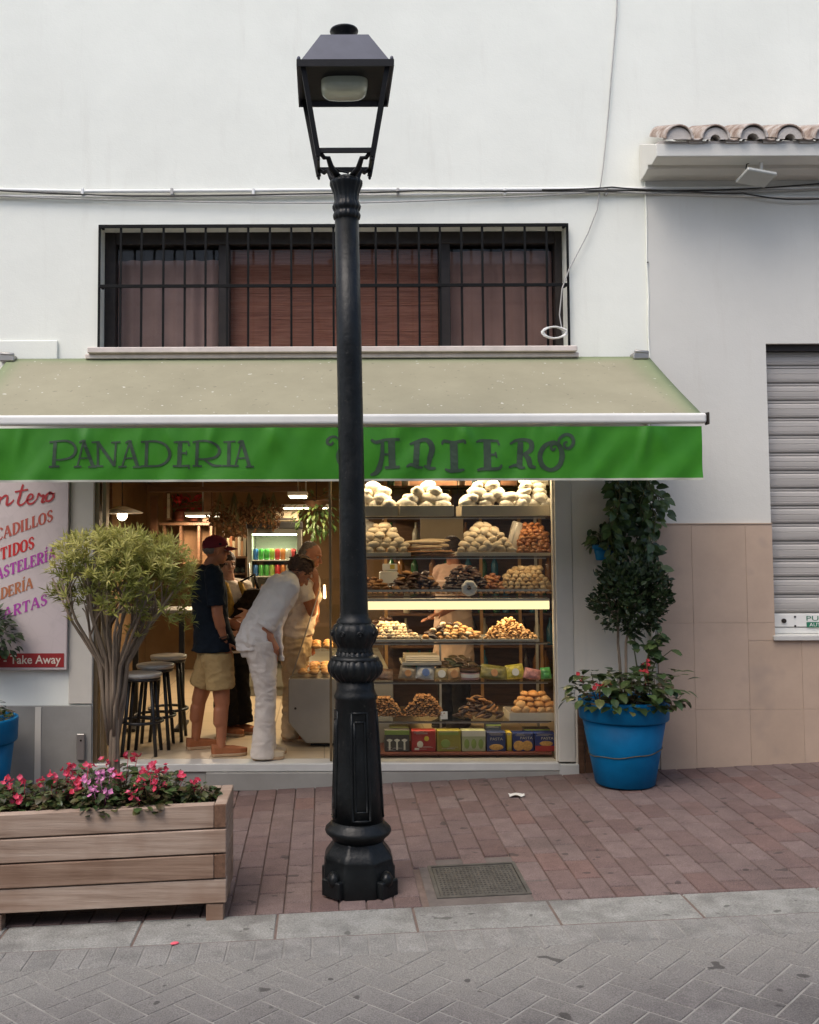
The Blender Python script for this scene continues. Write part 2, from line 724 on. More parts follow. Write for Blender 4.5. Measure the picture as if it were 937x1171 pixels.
ground_sheet('ground', [-300, -14, -8, -4, 0, 4, 8, 14, 300], [-300, -20, -8, KY - 0.335, KY - .03, KY, 0], -0.011, M_joint, mat('road_joint', (0.25, 0.24, 0.222), 0.95, 0.1, 0.25, 8, 0.3, 150, world=True))


def paver(mb, cx, cy, ux, uy, L, Wd, tint, gap=0.006, rise=0.0, tilt=0.0, e=0.005, dep=0.004):
    """one bevelled paver, long axis (ux, uy)"""
    vx, vy = -uy, ux
    a, b = L / 2 - gap / 2, Wd / 2 - gap / 2
    tx, ty = random.uniform(-tilt, tilt), random.uniform(-tilt, tilt)
    vs = []
    for q, (aa, bb, dz) in enumerate(((a, b, -0.012), (a - e * .3, b - e * .3, -dep), (a - e, b - e, 0))):
        for sx, sy in ((-1, -1), (1, -1), (1, 1), (-1, 1)):
            x = cx + ux * aa * sx + vx * bb * sy
            y = cy + uy * aa * sx + vy * bb * sy
            vs.append((x, y, gz(x, y) + dz + rise + tx * sx + ty * sy))
    fs = [(8, 9, 10, 11)]
    for k in (0, 4):
        for i in range(4):
            j = (i + 1) % 4
            fs.append((k + i, k + j, k + 4 + j, k + 4 + i))
    mb.add(vs, fs, tint)


# pavement: long pavers laid across it in a running bond, a header row along the kerb
LAMP = (0.2, -2.28)
mb = MB()
bw, bl = 0.145, 0.29
MH = None
m0, m1 = G(497, 1026), G(606, 1024)
m2, m3 = G(491, 990), G(592, 986)
mhx0, mhx1 = (m0.x + m2.x) / 2, (m1.x + m3.x) / 2
mhy0, mhy1 = (m0.y + m1.y) / 2, (m2.y + m3.y) / 2
x = -6.5 + .05
col = 0
while x < 7.0:
    y = KY + 0.003
    first = True
    while y < 0.02:
        L = bl / 2 if (first and col % 2) else bl
        first = False
        L = min(L, 0.02 - y + 0.0)
        if L > 0.03:
            cx, cy = x + bw / 2, y + L / 2
            if not (mhx0 - 0.055 < cx < mhx1 + 0.055 and mhy0 - 0.13 < cy < mhy1 + 0.1):
                paver(mb, cx, cy, 0, 1, L - .006, bw, random.random(), 0.0042, random.uniform(-.0008, .0008), 0.0005)
        y += bl if L > bl * .9 else L
        if L <= 0.03:
            break
    x += bw
    col += 1
kind(obj('pavement', mb, M_brick), 'structure')

# cement patch round the utility cover
M_cem = mat('cement', (0.125, 0.106, 0.095), 0.9, 0.2, 0.2, 10, 0.4, 60, world=True)
mb = MB()
for (a, b, c, d) in ((mhx0 - 0.05, mhx1 + 0.13, mhy0 - 0.16, mhy0), (mhx0 - 0.05, mhx0, mhy0, mhy1), (mhx1, mhx1 + 0.13, mhy0, mhy1), (mhx0 - 0.05, mhx1 + 0.13, mhy1, mhy1 + 0.1)):
    mb.add([(x, y, gz(x, y) - 0.003) for x, y in ((a, c), (b, c), (b, d), (a, d))], [(0, 1, 2, 3)])
kind(obj('cement_patch', mb, M_cem), 'structure')

# kerb band of stone slabs
KW = 0.335
mb = MB()
x = -7.0 + PX(318, KY, 1050) % 0.70 - 0.70
while x < 7.5:
    L = 0.70
    paver(mb, x + L / 2, KY - KW / 2, 1, 0, L, KW, random.random(), 0.009, random.uniform(-0.001, 0.001), 0.0006)
    x += L
kind(obj('kerb', mb, M_kerb), 'structure')

# street: a header row, then herringbone at 45 degrees
mb = MB()
y0 = KY - KW
x = -7.5
while x < 7.5:
    paver(mb, x + 0.08, y0 - 0.12, 0, 1, 0.235, 0.135, random.random(), 0.004, random.uniform(-.001, .001), 0.0005, .004, .003)
    x += 0.135
M_bord = tint_mat('border_pavers', [(0.205, 0.199, 0.185), (0.23, 0.224, 0.208), (0.218, 0.21, 0.196)], 0.82, 0.25, nvar=0.2, nscale=9, bump=0.6, bscale=140, grain=(150, .3), stains=(2.2, 0.58, 0.75, (0.16, 0.153, 0.145)))
kind(obj('road_border', mb, M_bord), 'structure')
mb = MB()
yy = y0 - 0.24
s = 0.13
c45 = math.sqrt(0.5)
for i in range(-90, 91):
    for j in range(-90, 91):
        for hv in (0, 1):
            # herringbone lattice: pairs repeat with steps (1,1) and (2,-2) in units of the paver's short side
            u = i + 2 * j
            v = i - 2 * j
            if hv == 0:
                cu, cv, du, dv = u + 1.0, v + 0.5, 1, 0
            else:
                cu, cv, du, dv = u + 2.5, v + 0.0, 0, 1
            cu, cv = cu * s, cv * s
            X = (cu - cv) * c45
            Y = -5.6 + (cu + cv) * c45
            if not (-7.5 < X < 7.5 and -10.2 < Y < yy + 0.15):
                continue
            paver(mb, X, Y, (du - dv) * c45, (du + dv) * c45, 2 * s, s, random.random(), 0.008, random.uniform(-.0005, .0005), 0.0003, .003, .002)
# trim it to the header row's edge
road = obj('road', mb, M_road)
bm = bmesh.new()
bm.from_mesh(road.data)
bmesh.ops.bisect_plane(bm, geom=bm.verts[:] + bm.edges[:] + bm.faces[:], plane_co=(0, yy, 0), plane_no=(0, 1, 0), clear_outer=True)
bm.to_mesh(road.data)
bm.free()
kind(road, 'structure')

# ================================================================== BAKERY BUILDING
WT = 0.30                                   # wall thickness
BX = PX(742, 0, 400)                        # where the two houses meet
bakery = thing('bakery_building', (0, 0, 0), 'white plastered bakery house with a barred upper window and open shopfront', 'building')
wx0, wx1 = PX(113, 0, 330), PX(651, 0, 330)
wz0, wz1 = PZ(399, 0), PZ(256, 0)
sx0, sx1 = PX(107, 0, 720), PX(656, 0, 720)   # shopfront opening
sz1 = 2.42
XL, XR = -9.0, 10.0
ez = PZ(205, 0)
xs = sorted([XL, sx0, sx1, wx0, wx1, BX, XR])
zs = sorted([-0.9, 0.0, sz1, wz0, wz1, ez, 7.6])


def solid(x, z):
    if wx0 < x < wx1 and wz0 < z < wz1:
        return False
    if sx0 < x < sx1 and z < sz1:
        return False
    if x > BX and z < ez:
        return False
    return True


mb = wall_holes(MB(), xs, zs, 0, WT, solid)
obj('wall', mb, M_wall, bakery)
obj('parapet_coping', MB().box(XL, XR, -0.06, WT + 0.1, 7.6, 7.68), M_sill, bakery, 0.01)

# upper window: reveal panels, frame, blind, curtains
fy = 0.27
win = MB()
ix0, ix1, iz0, iz1 = wx0, wx1, wz0, wz1
for a, b, c, d in ((ix0, ix0 + 0.09, iz0, iz1), (ix1 - 0.06, ix1, iz0, iz1), (ix0 + .09, ix1 - .06, iz1 - 0.10, iz1), (ix0 + .09, ix1 - .06, iz0, iz0 + 0.03),):
    win.box(a, b, fy - 0.06, WT, c, d)
mul1, mul2 = PX(257, fy, 330), PX(508, fy, 330)
for m_ in (mul1, mul2):
    win.box(m_ - 0.045, m_ + 0.045, fy - 0.05, WT - .001, iz0 + 0.03, iz1 - 0.10)
window = obj('window', win, M_dark, bakery, 0.004)
obj('window_backing', MB().box(ix0 - 0.1, ix1 + 0.1, WT + 0.09, WT + 0.15, iz0 - 0.1, iz1 + 0.1), M_dark, bakery)
M_curt = mat('mauve_curtain', (0.40, 0.27, 0.235), 0.9, 0.1, 0.12, 5, world=True)
M_curt2 = mat('brown_curtain', (0.33, 0.20, 0.165), 0.9, 0.1, 0.12, 5, world=True)


def curtain(x0, x1, z0, z1, y, folds, amp):
    mb = MB()
    n = 90
    vs = []
    for i in range(n + 1):
        u = i / n
        dy = amp * math.sin(u * folds * 2 * PI + 0.7 * math.sin(u * 9)) + amp * .5 * math.sin(u * folds * 5.1)
        vs += [(x0 + (x1 - x0) * u, y + dy, z0), (x0 + (x1 - x0) * u, y + dy * 1.2, z1)]
    mb.add(vs, [(2 * i, 2 * i + 2, 2 * i + 3, 2 * i + 1) for i in range(n)], 0, True)
    return mb


obj('curtain', curtain(ix0 + 0.09, mul1 - 0.045, iz0 + .03, iz1 - 0.2, WT + 0.03, 5, 0.012), M_curt, window)
obj('curtain', curtain(mul2 + 0.045, ix1 - 0.06, iz0 + .03, iz1 - 0.13, WT + 0.03, 3, 0.010), M_curt2, window)
# slatted wooden blind: real slats
t = NT('wood_blind')
v = t.coord(True)
n = t.noise(v, 5, 5, 0.6, (1, 1, 22))
c = t.ramp(n, [(0.3, (0.25, 0.082, 0.045)), (0.5, (0.36, 0.135, 0.08)), (0.7, (0.44, 0.19, 0.115))])
t.base(c)
t.p.inputs['Roughness'].default_value = 0.65
mb = MB()
z = iz0 + 0.03
rz = random.Random(3)
while z < iz1 - 0.12:
    mb.add([(mul1 + .045, WT + 0.02 + rz.uniform(-.002, .002), z), (mul2 - .045, WT + 0.02 + rz.uniform(-.002, .002), z), (mul2 - .045, WT + 0.026, z + 0.0155), (mul1 + .045, WT + 0.026, z + 0.0155)], [(0, 1, 2, 3)])
    z += 0.0145
obj('blind', mb, t.m, window)
obj('glass_pane', MB().box(ix0 + .09, ix1 - .06, fy - 0.01, fy - 0.004, iz0 + .03, iz1 - .1), M_glass2, window)
# sill: an upper slab and a thinner lip below it
obj('window_sill', MB().box(wx0 - 0.06, wx1 + 0.03, -0.11, 0.06, wz0 - 0.045, wz0).box(wx0 - 0.085, wx1 + 0.05, -0.075, -0.002, wz0 - 0.085, wz0 - 0.047), M_sill, bakery, 0.006)
# grille
gy = -0.035
gr = MB()
gz0, gz1 = PZ(397, gy), PZ(257, gy)
gx0, gx1 = PX(113.5, gy, 330), PX(650, gy, 330)
gm = PZ(327, gy)
for zz in (gz1 - 0.012, gm):
    gr.box(gx0 - .006, gx1 + .006, gy - 0.018, gy - 0.006, zz - 0.013, zz + 0.013)
for xx, zz in ((gx0 + .02, gz1 - .012), (gx1 - .02, gz1 - .012), (gx0 + .02, gm), (gx1 - .02, gm)):
    gr.box(xx - .01, xx + .01, gy - .006, 0.02, zz - .01, zz + .01)
grille = obj('window_grille', gr, M_black, bakery, 0.002)
bar0 = None
nb = 22
for i in range(nb + 1):
    xx = gx0 + (gx1 - gx0) * i / nb
    if bar0 is None:
        bar0 = obj('grille_bar', MB().box(-.0085, .0085, -.0055, .0085, gz0, gz1 - 0.002), M_black, grille, 0, origin=(0, 0, 0))
        bar0.location = Vector((xx, gy, 0)) - W0(grille)
    else:
        b = bar0.copy()
        C.objects.link(b)
        b.parent = grille
        b.location = Vector((xx + random.uniform(-.003, .003), gy, 0)) - W0(grille)

# shopfront ------------------------------------------------------------
fz = 0.0
lower = obj('dado', MB().box(XL, sx0 - 0.001, -0.025, -0.001, -0.9, PZ(806, -.02)), M_dado, bakery, 0.004)
obj('dado_strip', MB().box(PX(43, -.03), PX(50, -.03), -0.032, -0.026, -0.5, PZ(806, -.03) - .01), M_alu, bakery, 0.002)
obj('pilaster', MB().box(PX(80, -.02, 650), sx0 - 0.002, -0.02, -0.002, PZ(804, -.02), sz1), M_alu, bakery, 0.004)
# upper left flat board
obj('wall_board', MB().box(-4.2, PX(66, -.02, 395), -0.022, -0.002, PZ(440, -.02), PZ(388, -.02)), M_wall, bakery, 0.006)
# frames round the opening
fr = MB()
fr.box(sx0, sx0 + 0.035, 0.01, 0.12, 0, sz1 - .002)
fr.box(sx0 + 0.055, sx0 + 0.085, 0.03, 0.14, 0, sz1 - .002)
dx = PX(378, 0.05, 720)
obj('door_jamb', fr, M_bronze, bakery, 0.003)
jx0 = PX(636.5, 0.0, 720)
obj('window_jamb', MB().box(jx0, sx1 - 0.002, -0.012, 0.14, 0.0, sz1 - .002).box(jx0 - 0.012, jx0 - .001, 0.02, 0.06, 0, sz1 - .003), M_alu, bakery, 0.004)
obj('lintel', MB().box(sx0, sx1, 0.16, 0.28, 2.28, sz1 - 0.002), M_alu, bakery, 0.004)
obj('door_post', MB().box(dx - 0.008, dx + 0.012, 0.04, 0.075, 0.0, 2.28), M_bronze, bakery, 0.003)
# cream pier between shop window and neighbour, recessed dark foot
px1 = PX(752, 0, 720)
obj('pier', MB().box(sx1 + .001, BX - .001, 0.001 - .006, 0.0, -0.1, 2.6), M_cream, bakery)
obj('pipe', MB().tube([(PX(746, -.03, 700), -.03, -.2), (PX(746, -.03, 700), -.03, PZ(440, -.03))], 0.016, 10), M_cream, bakery)
obj('corner_bead', MB().box(PX(661, -.02, 830), PX(668, -.02, 830), -0.025, -0.007, gz(1.9, 0), PZ(806, -.02)).box(PX(669, -.02, 830), PX(683, -.02, 830), -0.018, -0.007, gz(1.9, 0), PZ(806, -.02)), M_woodd, bakery, .002)
# threshold and step
th = MB()
th.box(sx0, jx0, -0.03, 0.16, -0.062, -0.001)
th.box(jx0, sx1 + .02, -0.03, 0.02, -0.10, -0.013)
obj('threshold', th, M_marble, bakery, 0.006)
st = MB()
st.box(PX(236, -.02, 890), PX(432, -.02, 890), -0.05, 0.1, -0.2, -0.064)
st.box(PX(432, -.02, 890) + 0.002, sx1, -0.024, 0.1, -0.2, -0.064)
st.box(sx0 - .3, PX(236, -.02, 890) - .002, -0.012, 0.1, -0.3, -0.064)
obj('step', st, M_dado, bakery, 0.005)

# shop room
RX0, RX1, RY, RZ = -2.35, 3.1, 5.6, 2.62
t = NT('floor_tiles')
v = t.coord(True)
br = t.new('ShaderNodeTexBrick')
br.offset = 0
br.inputs['Scale'].default_value = 1
br.inputs['Brick Width'].default_value = 0.45
br.inputs['Row Height'].default_value = 0.45
br.inputs['Mortar Size'].default_value = 0.004
br.inputs['Color1'].default_value = (0.52, 0.42, 0.28, 1)
br.inputs['Color2'].default_value = (0.56, 0.45, 0.31, 1)
br.inputs['Mortar'].default_value = (0.25, 0.19, 0.12, 1)
mp = t.new('ShaderNodeMapping')
mp.inputs['Rotation'].default_value = (0, 0, R(0))
t.l.new(v, mp.inputs['Vector'])
t.l.new(mp.outputs[0], br.inputs['Vector'])
t.base(br.outputs['Color'])
t.p.inputs['Roughness'].default_value = 0.28
M_floor = t.m
obj('shop_floor', MB().box(RX0, RX1, 0.16, RY, -0.1, 0.0), M_floor, bakery)
obj('ceiling', MB().box(RX0 - .1, RX1 + .1, WT, RY + .1, RZ, RZ + 0.15), M_ceil, bakery)
obj('side_wall', MB().box(RX0 - 0.12, RX0, WT, RY + .1, -0.2, RZ), M_warmw, bakery)
obj('side_wall', MB().box(RX1, RX1 + 0.12, WT, RY + .1, -0.2, RZ), M_warmw, bakery)
obj('back_wall', MB().box(RX0, RX1, RY, RY + 0.1, -0.2, RZ), M_warmw, bakery)
obj('rear_shell', MB().box(XL, XR, RY + 0.5, RY + 0.6, -1, 7.55), M_wall, bakery)
obj('roof', MB().box(XL, XR, WT, RY + 0.5, 7.4, 7.55), M_sill, bakery)

# ================================================================== NEIGHBOUR
neigh = thing('neighbour_house', (4, 0, 0), 'low white house with tiled dado, tiled eave and closed grey shutter', 'building')
NY = -0.012
hx0 = PX(880, 0, 560)
hz0, hz1 = PZ(728, 0), PZ(395, 0)
xs = sorted([BX, hx0, hx0 + 1.7, XR])
zs = sorted([-0.6, hz0, hz1, ez + .05])
mb = wall_holes(MB(), xs, zs, NY, WT, lambda x, z: not (hx0 < x < hx0 + 1.7 and hz0 < z < hz1))
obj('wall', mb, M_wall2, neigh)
# raised plaster seam where the houses meet
obj('seam', MB().tube([(BX + 0.004 * math.sin(k * 1.3), NY - .0, 2.9 + k * 0.12) for k in range(15)], 0.007, 6), M_wall, neigh)
# tile cladding: individual tiles with fine joints
cl = MB()
tz1 = PZ(601, -.03)
rows = [tz1, PZ(714, -.03), PZ(813, -.03), -0.75]
tx0 = PX(753, -.03, 740)
cols = [tx0, PX(794, -.03, 740), PX(856, -.03, 740), PX(917, -.03, 740)]
while cols[-1] < 8:
    cols.append(cols[-1] + 0.42)
for r_ in range(3):
    for c_ in range(len(cols) - 1):
        a, b = cols[c_] + .0007, cols[c_ + 1] - .0007
        z0, z1 = rows[r_ + 1] + .0007, rows[r_] - .0007
        if b > hx0 and a < hx0 + 1.7:
            if z1 > hz0:
                if a < hx0 - .02:
                    cl.box(a, hx0 - 0.001, -0.03, NY - .001, max(z0, hz0 - 0.04), z1, random.random())
                    if z0 < hz0 - .04:
                        cl.box(a, b, -0.03, NY - .001, z0, hz0 - 0.042, random.random())
                    continue
                z1 = hz0 - 0.04
                if z0 > z1:
                    continue
        cl.box(a, b, -0.03, NY - .001, z0, z1, random.random())
M_clad = tint_mat('clad_tiles', [(0.47, 0.35, 0.26), (0.495, 0.37, 0.28), (0.48, 0.36, 0.27)], 0.42, 0.4, nvar=0.07, nscale=4, bump=0.04, stains=(2.5, .6, .8, (0.36, 0.28, 0.225)))
obj('tile_cladding', cl, M_clad, neigh, 0.0012)
obj('dado_cap', MB().box(tx0, hx0 - .001, -0.036, NY - .001, tz1 + .0, tz1 + .008), M_clad, neigh)
# roller shutter
sh = MB()
syy = 0.10
pitch = 0.139
z = hz0 + 0.0
slat = [(0, 0.0), (0.008, 0.0), (0.012, -0.006), (0.05, -0.012), (0.10, -0.012), (0.122, -0.006), (0.126, 0.010), (0.139, 0.010)]
k = 0
prof = []
z = hz0 + 0.16
while z < hz1:
    # a flat with two fine ribs, then a deep dark joint
    for dz, dy in ((0.0, 0.014), (0.012, 0.014), (0.014, -0.004), (0.03, -0.010), (0.034, -0.007), (0.038, -0.010), (0.072, -0.012), (0.076, -0.008), (0.080, -0.012), (0.108, -0.010), (0.118, -0.002), (0.119, 0.006), (0.126, 0.006), (0.127, -0.002), (0.1385, -0.002)):
        prof.append((z + dz, dy))
    z += pitch
vs = []
for zz, dy in prof:
    vs += [(hx0 + 0.0, syy + dy, zz), (hx0 + 1.7, syy + dy, zz)]
sh.add(vs, [(2 * i, 2 * i + 1, 2 * i + 3, 2 * i + 2) for i in range(len(prof) - 1)])
M_shut = mat('shutter_metal', (0.42, 0.395, 0.365), 0.5, 0.45, 0.12, 3, stretch=(.4, 1, 7), world=True)
shutter = obj('roller_shutter', sh, M_shut, neigh)
obj('bottom_bar', MB().box(hx0, hx0 + 1.7, syy - 0.02, syy + 0.02, hz0 + 0.055, hz0 + 0.157).box(hx0, hx0 + 1.7, syy - .012, syy + .02, hz0 + 0.002, hz0 + 0.05), M_white, shutter, 0.004)
ly0, ly1 = PZ(717, syy), PZ(706, syy)
lock = MB()
rv = []
lx = PX(895, syy, 712)
lock.tube([(lx, syy - .021, (ly0 + ly1) / 2), (lx, syy - .032, (ly0 + ly1) / 2)], 0.018, 14)
for zz in (PZ(707, syy), PZ(717.5, syy)):
    rv.append(MB().tube([(PX(908, syy, 712), syy - .021, zz), (PX(908, syy, 712), syy - .025, zz)], 0.008, 10))
obj('lock', lock, M_dark, shutter)
for r_ in rv:
    obj('rivet', r_, M_dark, shutter)
M_green = mat('green_print', (0.02, 0.16, 0.09), 0.5, 0.4, 0.1)
lb = MB().box(PX(921, syy, 712), PX(921, syy, 712) + 0.36, syy - .0235, syy - .0205, PZ(719, syy), PZ(713, syy))
lab = obj('maker_plate', lb, M_green, shutter)
tx = MB()
put_text(tx, 'PUERTAS', PX(921, syy, 708), PX(921, syy, 708) + 0.34, PZ(711.5, syy), PZ(706, syy), syy - .0215)
obj('plate_lettering', tx, M_green, shutter)
tx = MB()
put_text(tx, 'AUTOMATICAS', PX(921, syy, 708) + .02, PX(921, syy, 708) + 0.33, PZ(718, syy), PZ(714, syy), syy - .0247)
obj('plate_lettering', tx, M_white, shutter)
obj('shutter_guide', MB().box(hx0 + 0.001, hx0 + 1.699, 0.03, 0.16, hz1 - 0.05, hz1 - .001), M_dark, neigh)
obj('shutter_backing', MB().box(hx0 - .1, hx0 + 1.8, 0.2, 0.24, hz0 - .1, hz1 + .1), M_dark, neigh)
obj('shutter_sill', MB().box(hx0 - 0.02, hx0 + 1.75, -0.06, 0.09, hz0 - 0.038, hz0 - .001), M_marble, neigh, 0.004)
# eave: a stepped slab carrying round roof tiles
eo = -0.42
e_x0 = PX(741, eo / 2, 190)
za, zb = PZ(180, eo), PZ(166, eo)
ev = MB()
prof = [(NY - .001, ez - 0.03), (-0.12, ez - 0.02), (-0.20, ez + 0.0), (-0.205, ez + .03), (-0.30, za - 0.02), (eo, za + 0.0), (eo, zb), (NY - .001, zb + 0.16)]
vs, fs = [], []
for xx in (e_x0, XR):
    vs += [(xx, y, z) for y, z in prof]
n = len(prof)
fs = [tuple(range(n))[::-1], tuple(range(n, 2 * n))]
for i in range(n):
    j = (i + 1) % n
    fs.append((i, j, j + n, i + n))
ev.add(vs, fs)
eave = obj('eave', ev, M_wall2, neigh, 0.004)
t = NT('roof_tile')
v = t.coord(True)
n1 = t.noise(v, 9, 5, 0.7)
c = t.ramp(n1, [(0.35, (0.17, 0.11, 0.08)), (0.5, (0.33, 0.265, 0.22)), (0.62, (0.47, 0.43, 0.39))])
t.base(c)
t.p.inputs['Roughness'].default_value = 0.9
t.bump(t.noise(v, 40, 4, 0.7), 0.5, 0.01)
M_tile = t.m
M_mort = mat('mortar_plug', (0.50, 0.46, 0.42), 0.95, 0.1, 0.15, 12, 0.5, 50, world=True)
M_hole = mat('tile_hollow', (0.05, 0.035, 0.03), 0.95, 0.1, 0.2)
tsp = 0.278
tx_ = PX(774, eo, 160)


def half_tile(r0, r1, y0, y1, z0, z1, th, up=1, n=14):
    mb = MB()
    vs = []
    for (rr, y, z) in ((r0, y0, z0), (r1, y1, z1)):
        for j in range(n + 1):
            a = PI * j / n
            vs.append((rr * math.cos(a), y, z + up * rr * math.sin(a)))
        for j in range(n + 1):
            a = PI * j / n
            vs.append(((rr - th) * math.cos(a), y, z + up * (rr - th) * math.sin(a)))
    m = n + 1
    fs = []
    for j in range(n):
        fs.append((j, j + 1, 2 * m + j + 1, 2 * m + j))
        fs.append((m + j + 1, m + j, 3 * m + j, 3 * m + j + 1))
        fs.append((j + 1, j, m + j, m + j + 1))
    mb.add(vs, fs, 0, True)
    return mb


cover = channel = None
for i in range(0, 22):
    xx = tx_ + i * tsp
    if xx > XR - .1:
        break
    for kind_ in ('cover', 'channel'):
        proto = cover if kind_ == 'cover' else channel
        ox = xx if kind_ == 'cover' else xx + tsp / 2
        if proto is None:
            if kind_ == 'cover':
                mbt = half_tile(0.108, 0.088, eo - 0.06, NY - .05, zb + 0.020, zb + 0.20, 0.014)
            else:
                mbt = half_tile(0.075, 0.085, eo - 0.035, NY - .05, zb + 0.085, zb + 0.25, 0.013, -1)
            o = obj('roof_tile', mbt, M_tile, eave, 0, origin=(0, 0, zb))
            if kind_ == 'cover':
                cover = o
            else:
                channel = o
            o.location = Vector((ox, 0, zb)) - W0(eave)
        else:
            o = proto.copy()
            C.objects.link(o)
            o.parent = eave
            o.location = Vector((ox + random.uniform(-.005, .005), random.uniform(-.01, .01), zb + random.uniform(-.003, .003))) - W0(eave)
            o.rotation_euler = (0, random.uniform(-.03, .03), 0)
pl = MB()
for i in range(22):
    xx = tx_ + i * tsp
    if xx > XR - .1:
        break
    rin = 0.002 if i == 0 else random.uniform(.038, .052)
    ring = half_tile(0.0925, 0.0925, eo - .045 + random.uniform(-.008, .008), eo + .05, zb + .018, zb + .03, 0.0925 - rin)
    ring.map(lambda p: Vector((p.x + xx, p.y, p.z)))
    pl.add(ring.v, ring.f, 0, False)
    pl.box(xx - .139, xx + .139, eo + .002, NY - .06, zb + 0.001, zb + 0.022)
    pl.box(xx + tsp / 2 - .05, xx + tsp / 2 + .05, eo - .012, eo + .1, zb + .001, zb + .03)
obj('mortar_bed', pl, M_mort, eave)
# ================================================================== AWNING
AY = -1.15                                     # front bar plane
aw = thing('awning', (0, 0, PZ(410, 0)), 'green retractable awning with faded khaki top and lettered valance over the shopfront', 'awning')
ax1, az1 = PX(742, -.03, 408), PZ(409, -.03)
fx1, fz1 = PX(804, AY, 480), PZ(477, AY)
ax0 = PX(10, -.03, 412)
fx0 = ax0
t = NT('awning_top')
v = t.coord(True)
n = t.noise(v, 2.2, 5, 0.65)
c = t.ramp(n, [(0.3, (0.255, 0.236, 0.158)), (0.7, (0.31, 0.287, 0.195))])
n2 = t.noise(v, 24, 2, 0.5)
c = t.mix(t.ramp(n2, [(0.69, (0, 0, 0)), (0.74, (0.5,) * 3)]), c, (0.11, 0.095, 0.07))
n3 = t.noise(v, 31, 1, 0.5)
c = t.mix(t.ramp(n3, [(0.745, (0, 0, 0)), (0.77, (0.8,) * 3)]), c, (0.62, 0.60, 0.53))
a = t.new('ShaderNodeAttribute', attribute_name='unfaded')
c = t.mix(a.outputs['Fac'], c, (0.075, 0.19, 0.05))
t.base(c)
t.p.inputs['Roughness'].default_value = 0.8
M_awtop = t.m
mb = MB()
NXA, NYA = 80, 16
vs, uf = [], []
for j in range(NYA + 1):
    w = j / NYA
    for i in range(NXA + 1):
        u = i / NXA
        x = ax0 + (ax1 - ax0) * u
        sag = -0.014 * math.sin(PI * w) - 0.006 * math.sin(PI * w) * math.sin(u * 24)
        vs.append((x, -0.03 + (AY + 0.03) * w, az1 + (fz1 - az1) * w + sag))
        k = 0.55 * max(0, 1 - w / 0.10 - .3 * noise.noise((u * 9, 0, 0)))
        k = max(k, 0.5 * max(0, 1 - (1 - u) / (0.028 + .03 * (1 - w))), .5 * max(0, 1 - u / 0.03))
        uf.append(k)
mb.add(vs, [(j * (NXA + 1) + i, (j + 1) * (NXA + 1) + i, (j + 1) * (NXA + 1) + i + 1, j * (NXA + 1) + i + 1) for j in range(NYA) for i in range(NXA)], 0, True)
o = obj('canopy', mb, M_awtop, aw)
at = o.data.attributes.new('unfaded', 'FLOAT', 'POINT')
at.data.foreach_set('value', uf)
sd = o.modifiers.new('s', 'SOLIDIFY')
sd.thickness = 0.003
obj('front_bar', MB().box(fx0 - .01, fx1 + 0.02, AY - 0.03, AY + 0.025, fz1 - 0.052, fz1 + 0.018), M_white, aw, 0.02, seg=4)
obj('end_cap', MB().box(fx1 + 0.0215, fx1 + 0.033, AY - 0.036, AY + 0.03, fz1 - 0.06, fz1 + 0.022), M_dark, aw, 0.004)
# valance
vz1, vz0 = PZ(489, AY), PZ(550.5, AY)


def val_y(x, z):
    w = max(0, min(1, (vz1 - z) / (vz1 - vz0)))
    k = 0.012 * w * noise.noise((x * 2.1, 3.3, w * .6)) * 2
    k += 0.022 * noise.noise((x * 5.5 + w * 1.2, 8.1, w * .9)) * (0.35 + .65 * w)
    # slanting creases hanging from the bar
    for m, (fr, sl, am) in enumerate(((1.55, .55, .022), (2.35, -.4, .016))):
        q = x * fr + m * .37
        i = math.floor(q)
        amp = am * (0.4 + abs(noise.noise((i * 3.7, m, 0))) * 2)
        c = .5 + .3 * noise.noise((i * 1.9, m + 5, 0))
        d = (q - i) - c - sl * (w - .3) * .35
        k += amp * math.exp(-d * d * 130) * math.exp(-((w - .2) / .33) ** 2)
    return AY - 0.014 - k


t = NT('valance_green')
v = t.coord(True)
n = t.noise(v, 3.5, 5, 0.6)
c = t.ramp(n, [(0.3, (0.030, 0.20, 0.008)), (0.7, (0.050, 0.265, 0.013))])
c = t.mix(t.ramp(t.noise(v, 9, 4, .7, (1, 1, .4)), [(0.62, (0, 0, 0)), (0.8, (.3,) * 3)]), c, (0.09, 0.25, 0.05))
t.base(c)
t.p.inputs['Roughness'].default_value = 0.45
t.p.inputs['Specular IOR Level'].default_value = 0.5
t.bump(t.noise(v, 260, 2, .5), 0.12, .003)
tr = t.new('ShaderNodeBsdfTranslucent')
t.l.new(c, tr.inputs['Color'])
mx = t.new('ShaderNodeMixShader')
mx.inputs[0].default_value = 0.22
t.l.new(t.p.outputs[0], mx.inputs[1])
t.l.new(tr.outputs[0], mx.inputs[2])
t.l.new(mx.outputs[0], t.out.inputs['Surface'])
M_val = t.m
mb = MB()
NXV, NZV = 420, 18
vx0, vx1 = fx0, PX(802.5, AY, 520)
vs = [(vx0 + (vx1 - vx0) * i / NXV, 0, vz0 + 0.014 + (vz1 - vz0 - 0.014) * j / NZV) for j in range(NZV + 1) for i in range(NXV + 1)]
vs = [(x, val_y(x, z), z) for x, y, z in vs]
mb.add(vs, [(j * (NXV + 1) + i, j * (NXV + 1) + i + 1, (j + 1) * (NXV + 1) + i + 1, (j + 1) * (NXV + 1) + i) for j in range(NZV) for i in range(NXV)], 0, True)
val = obj('valance', mb, M_val, aw)
mb = MB()
zz0, zz1 = vz0, vz0 + 0.0145
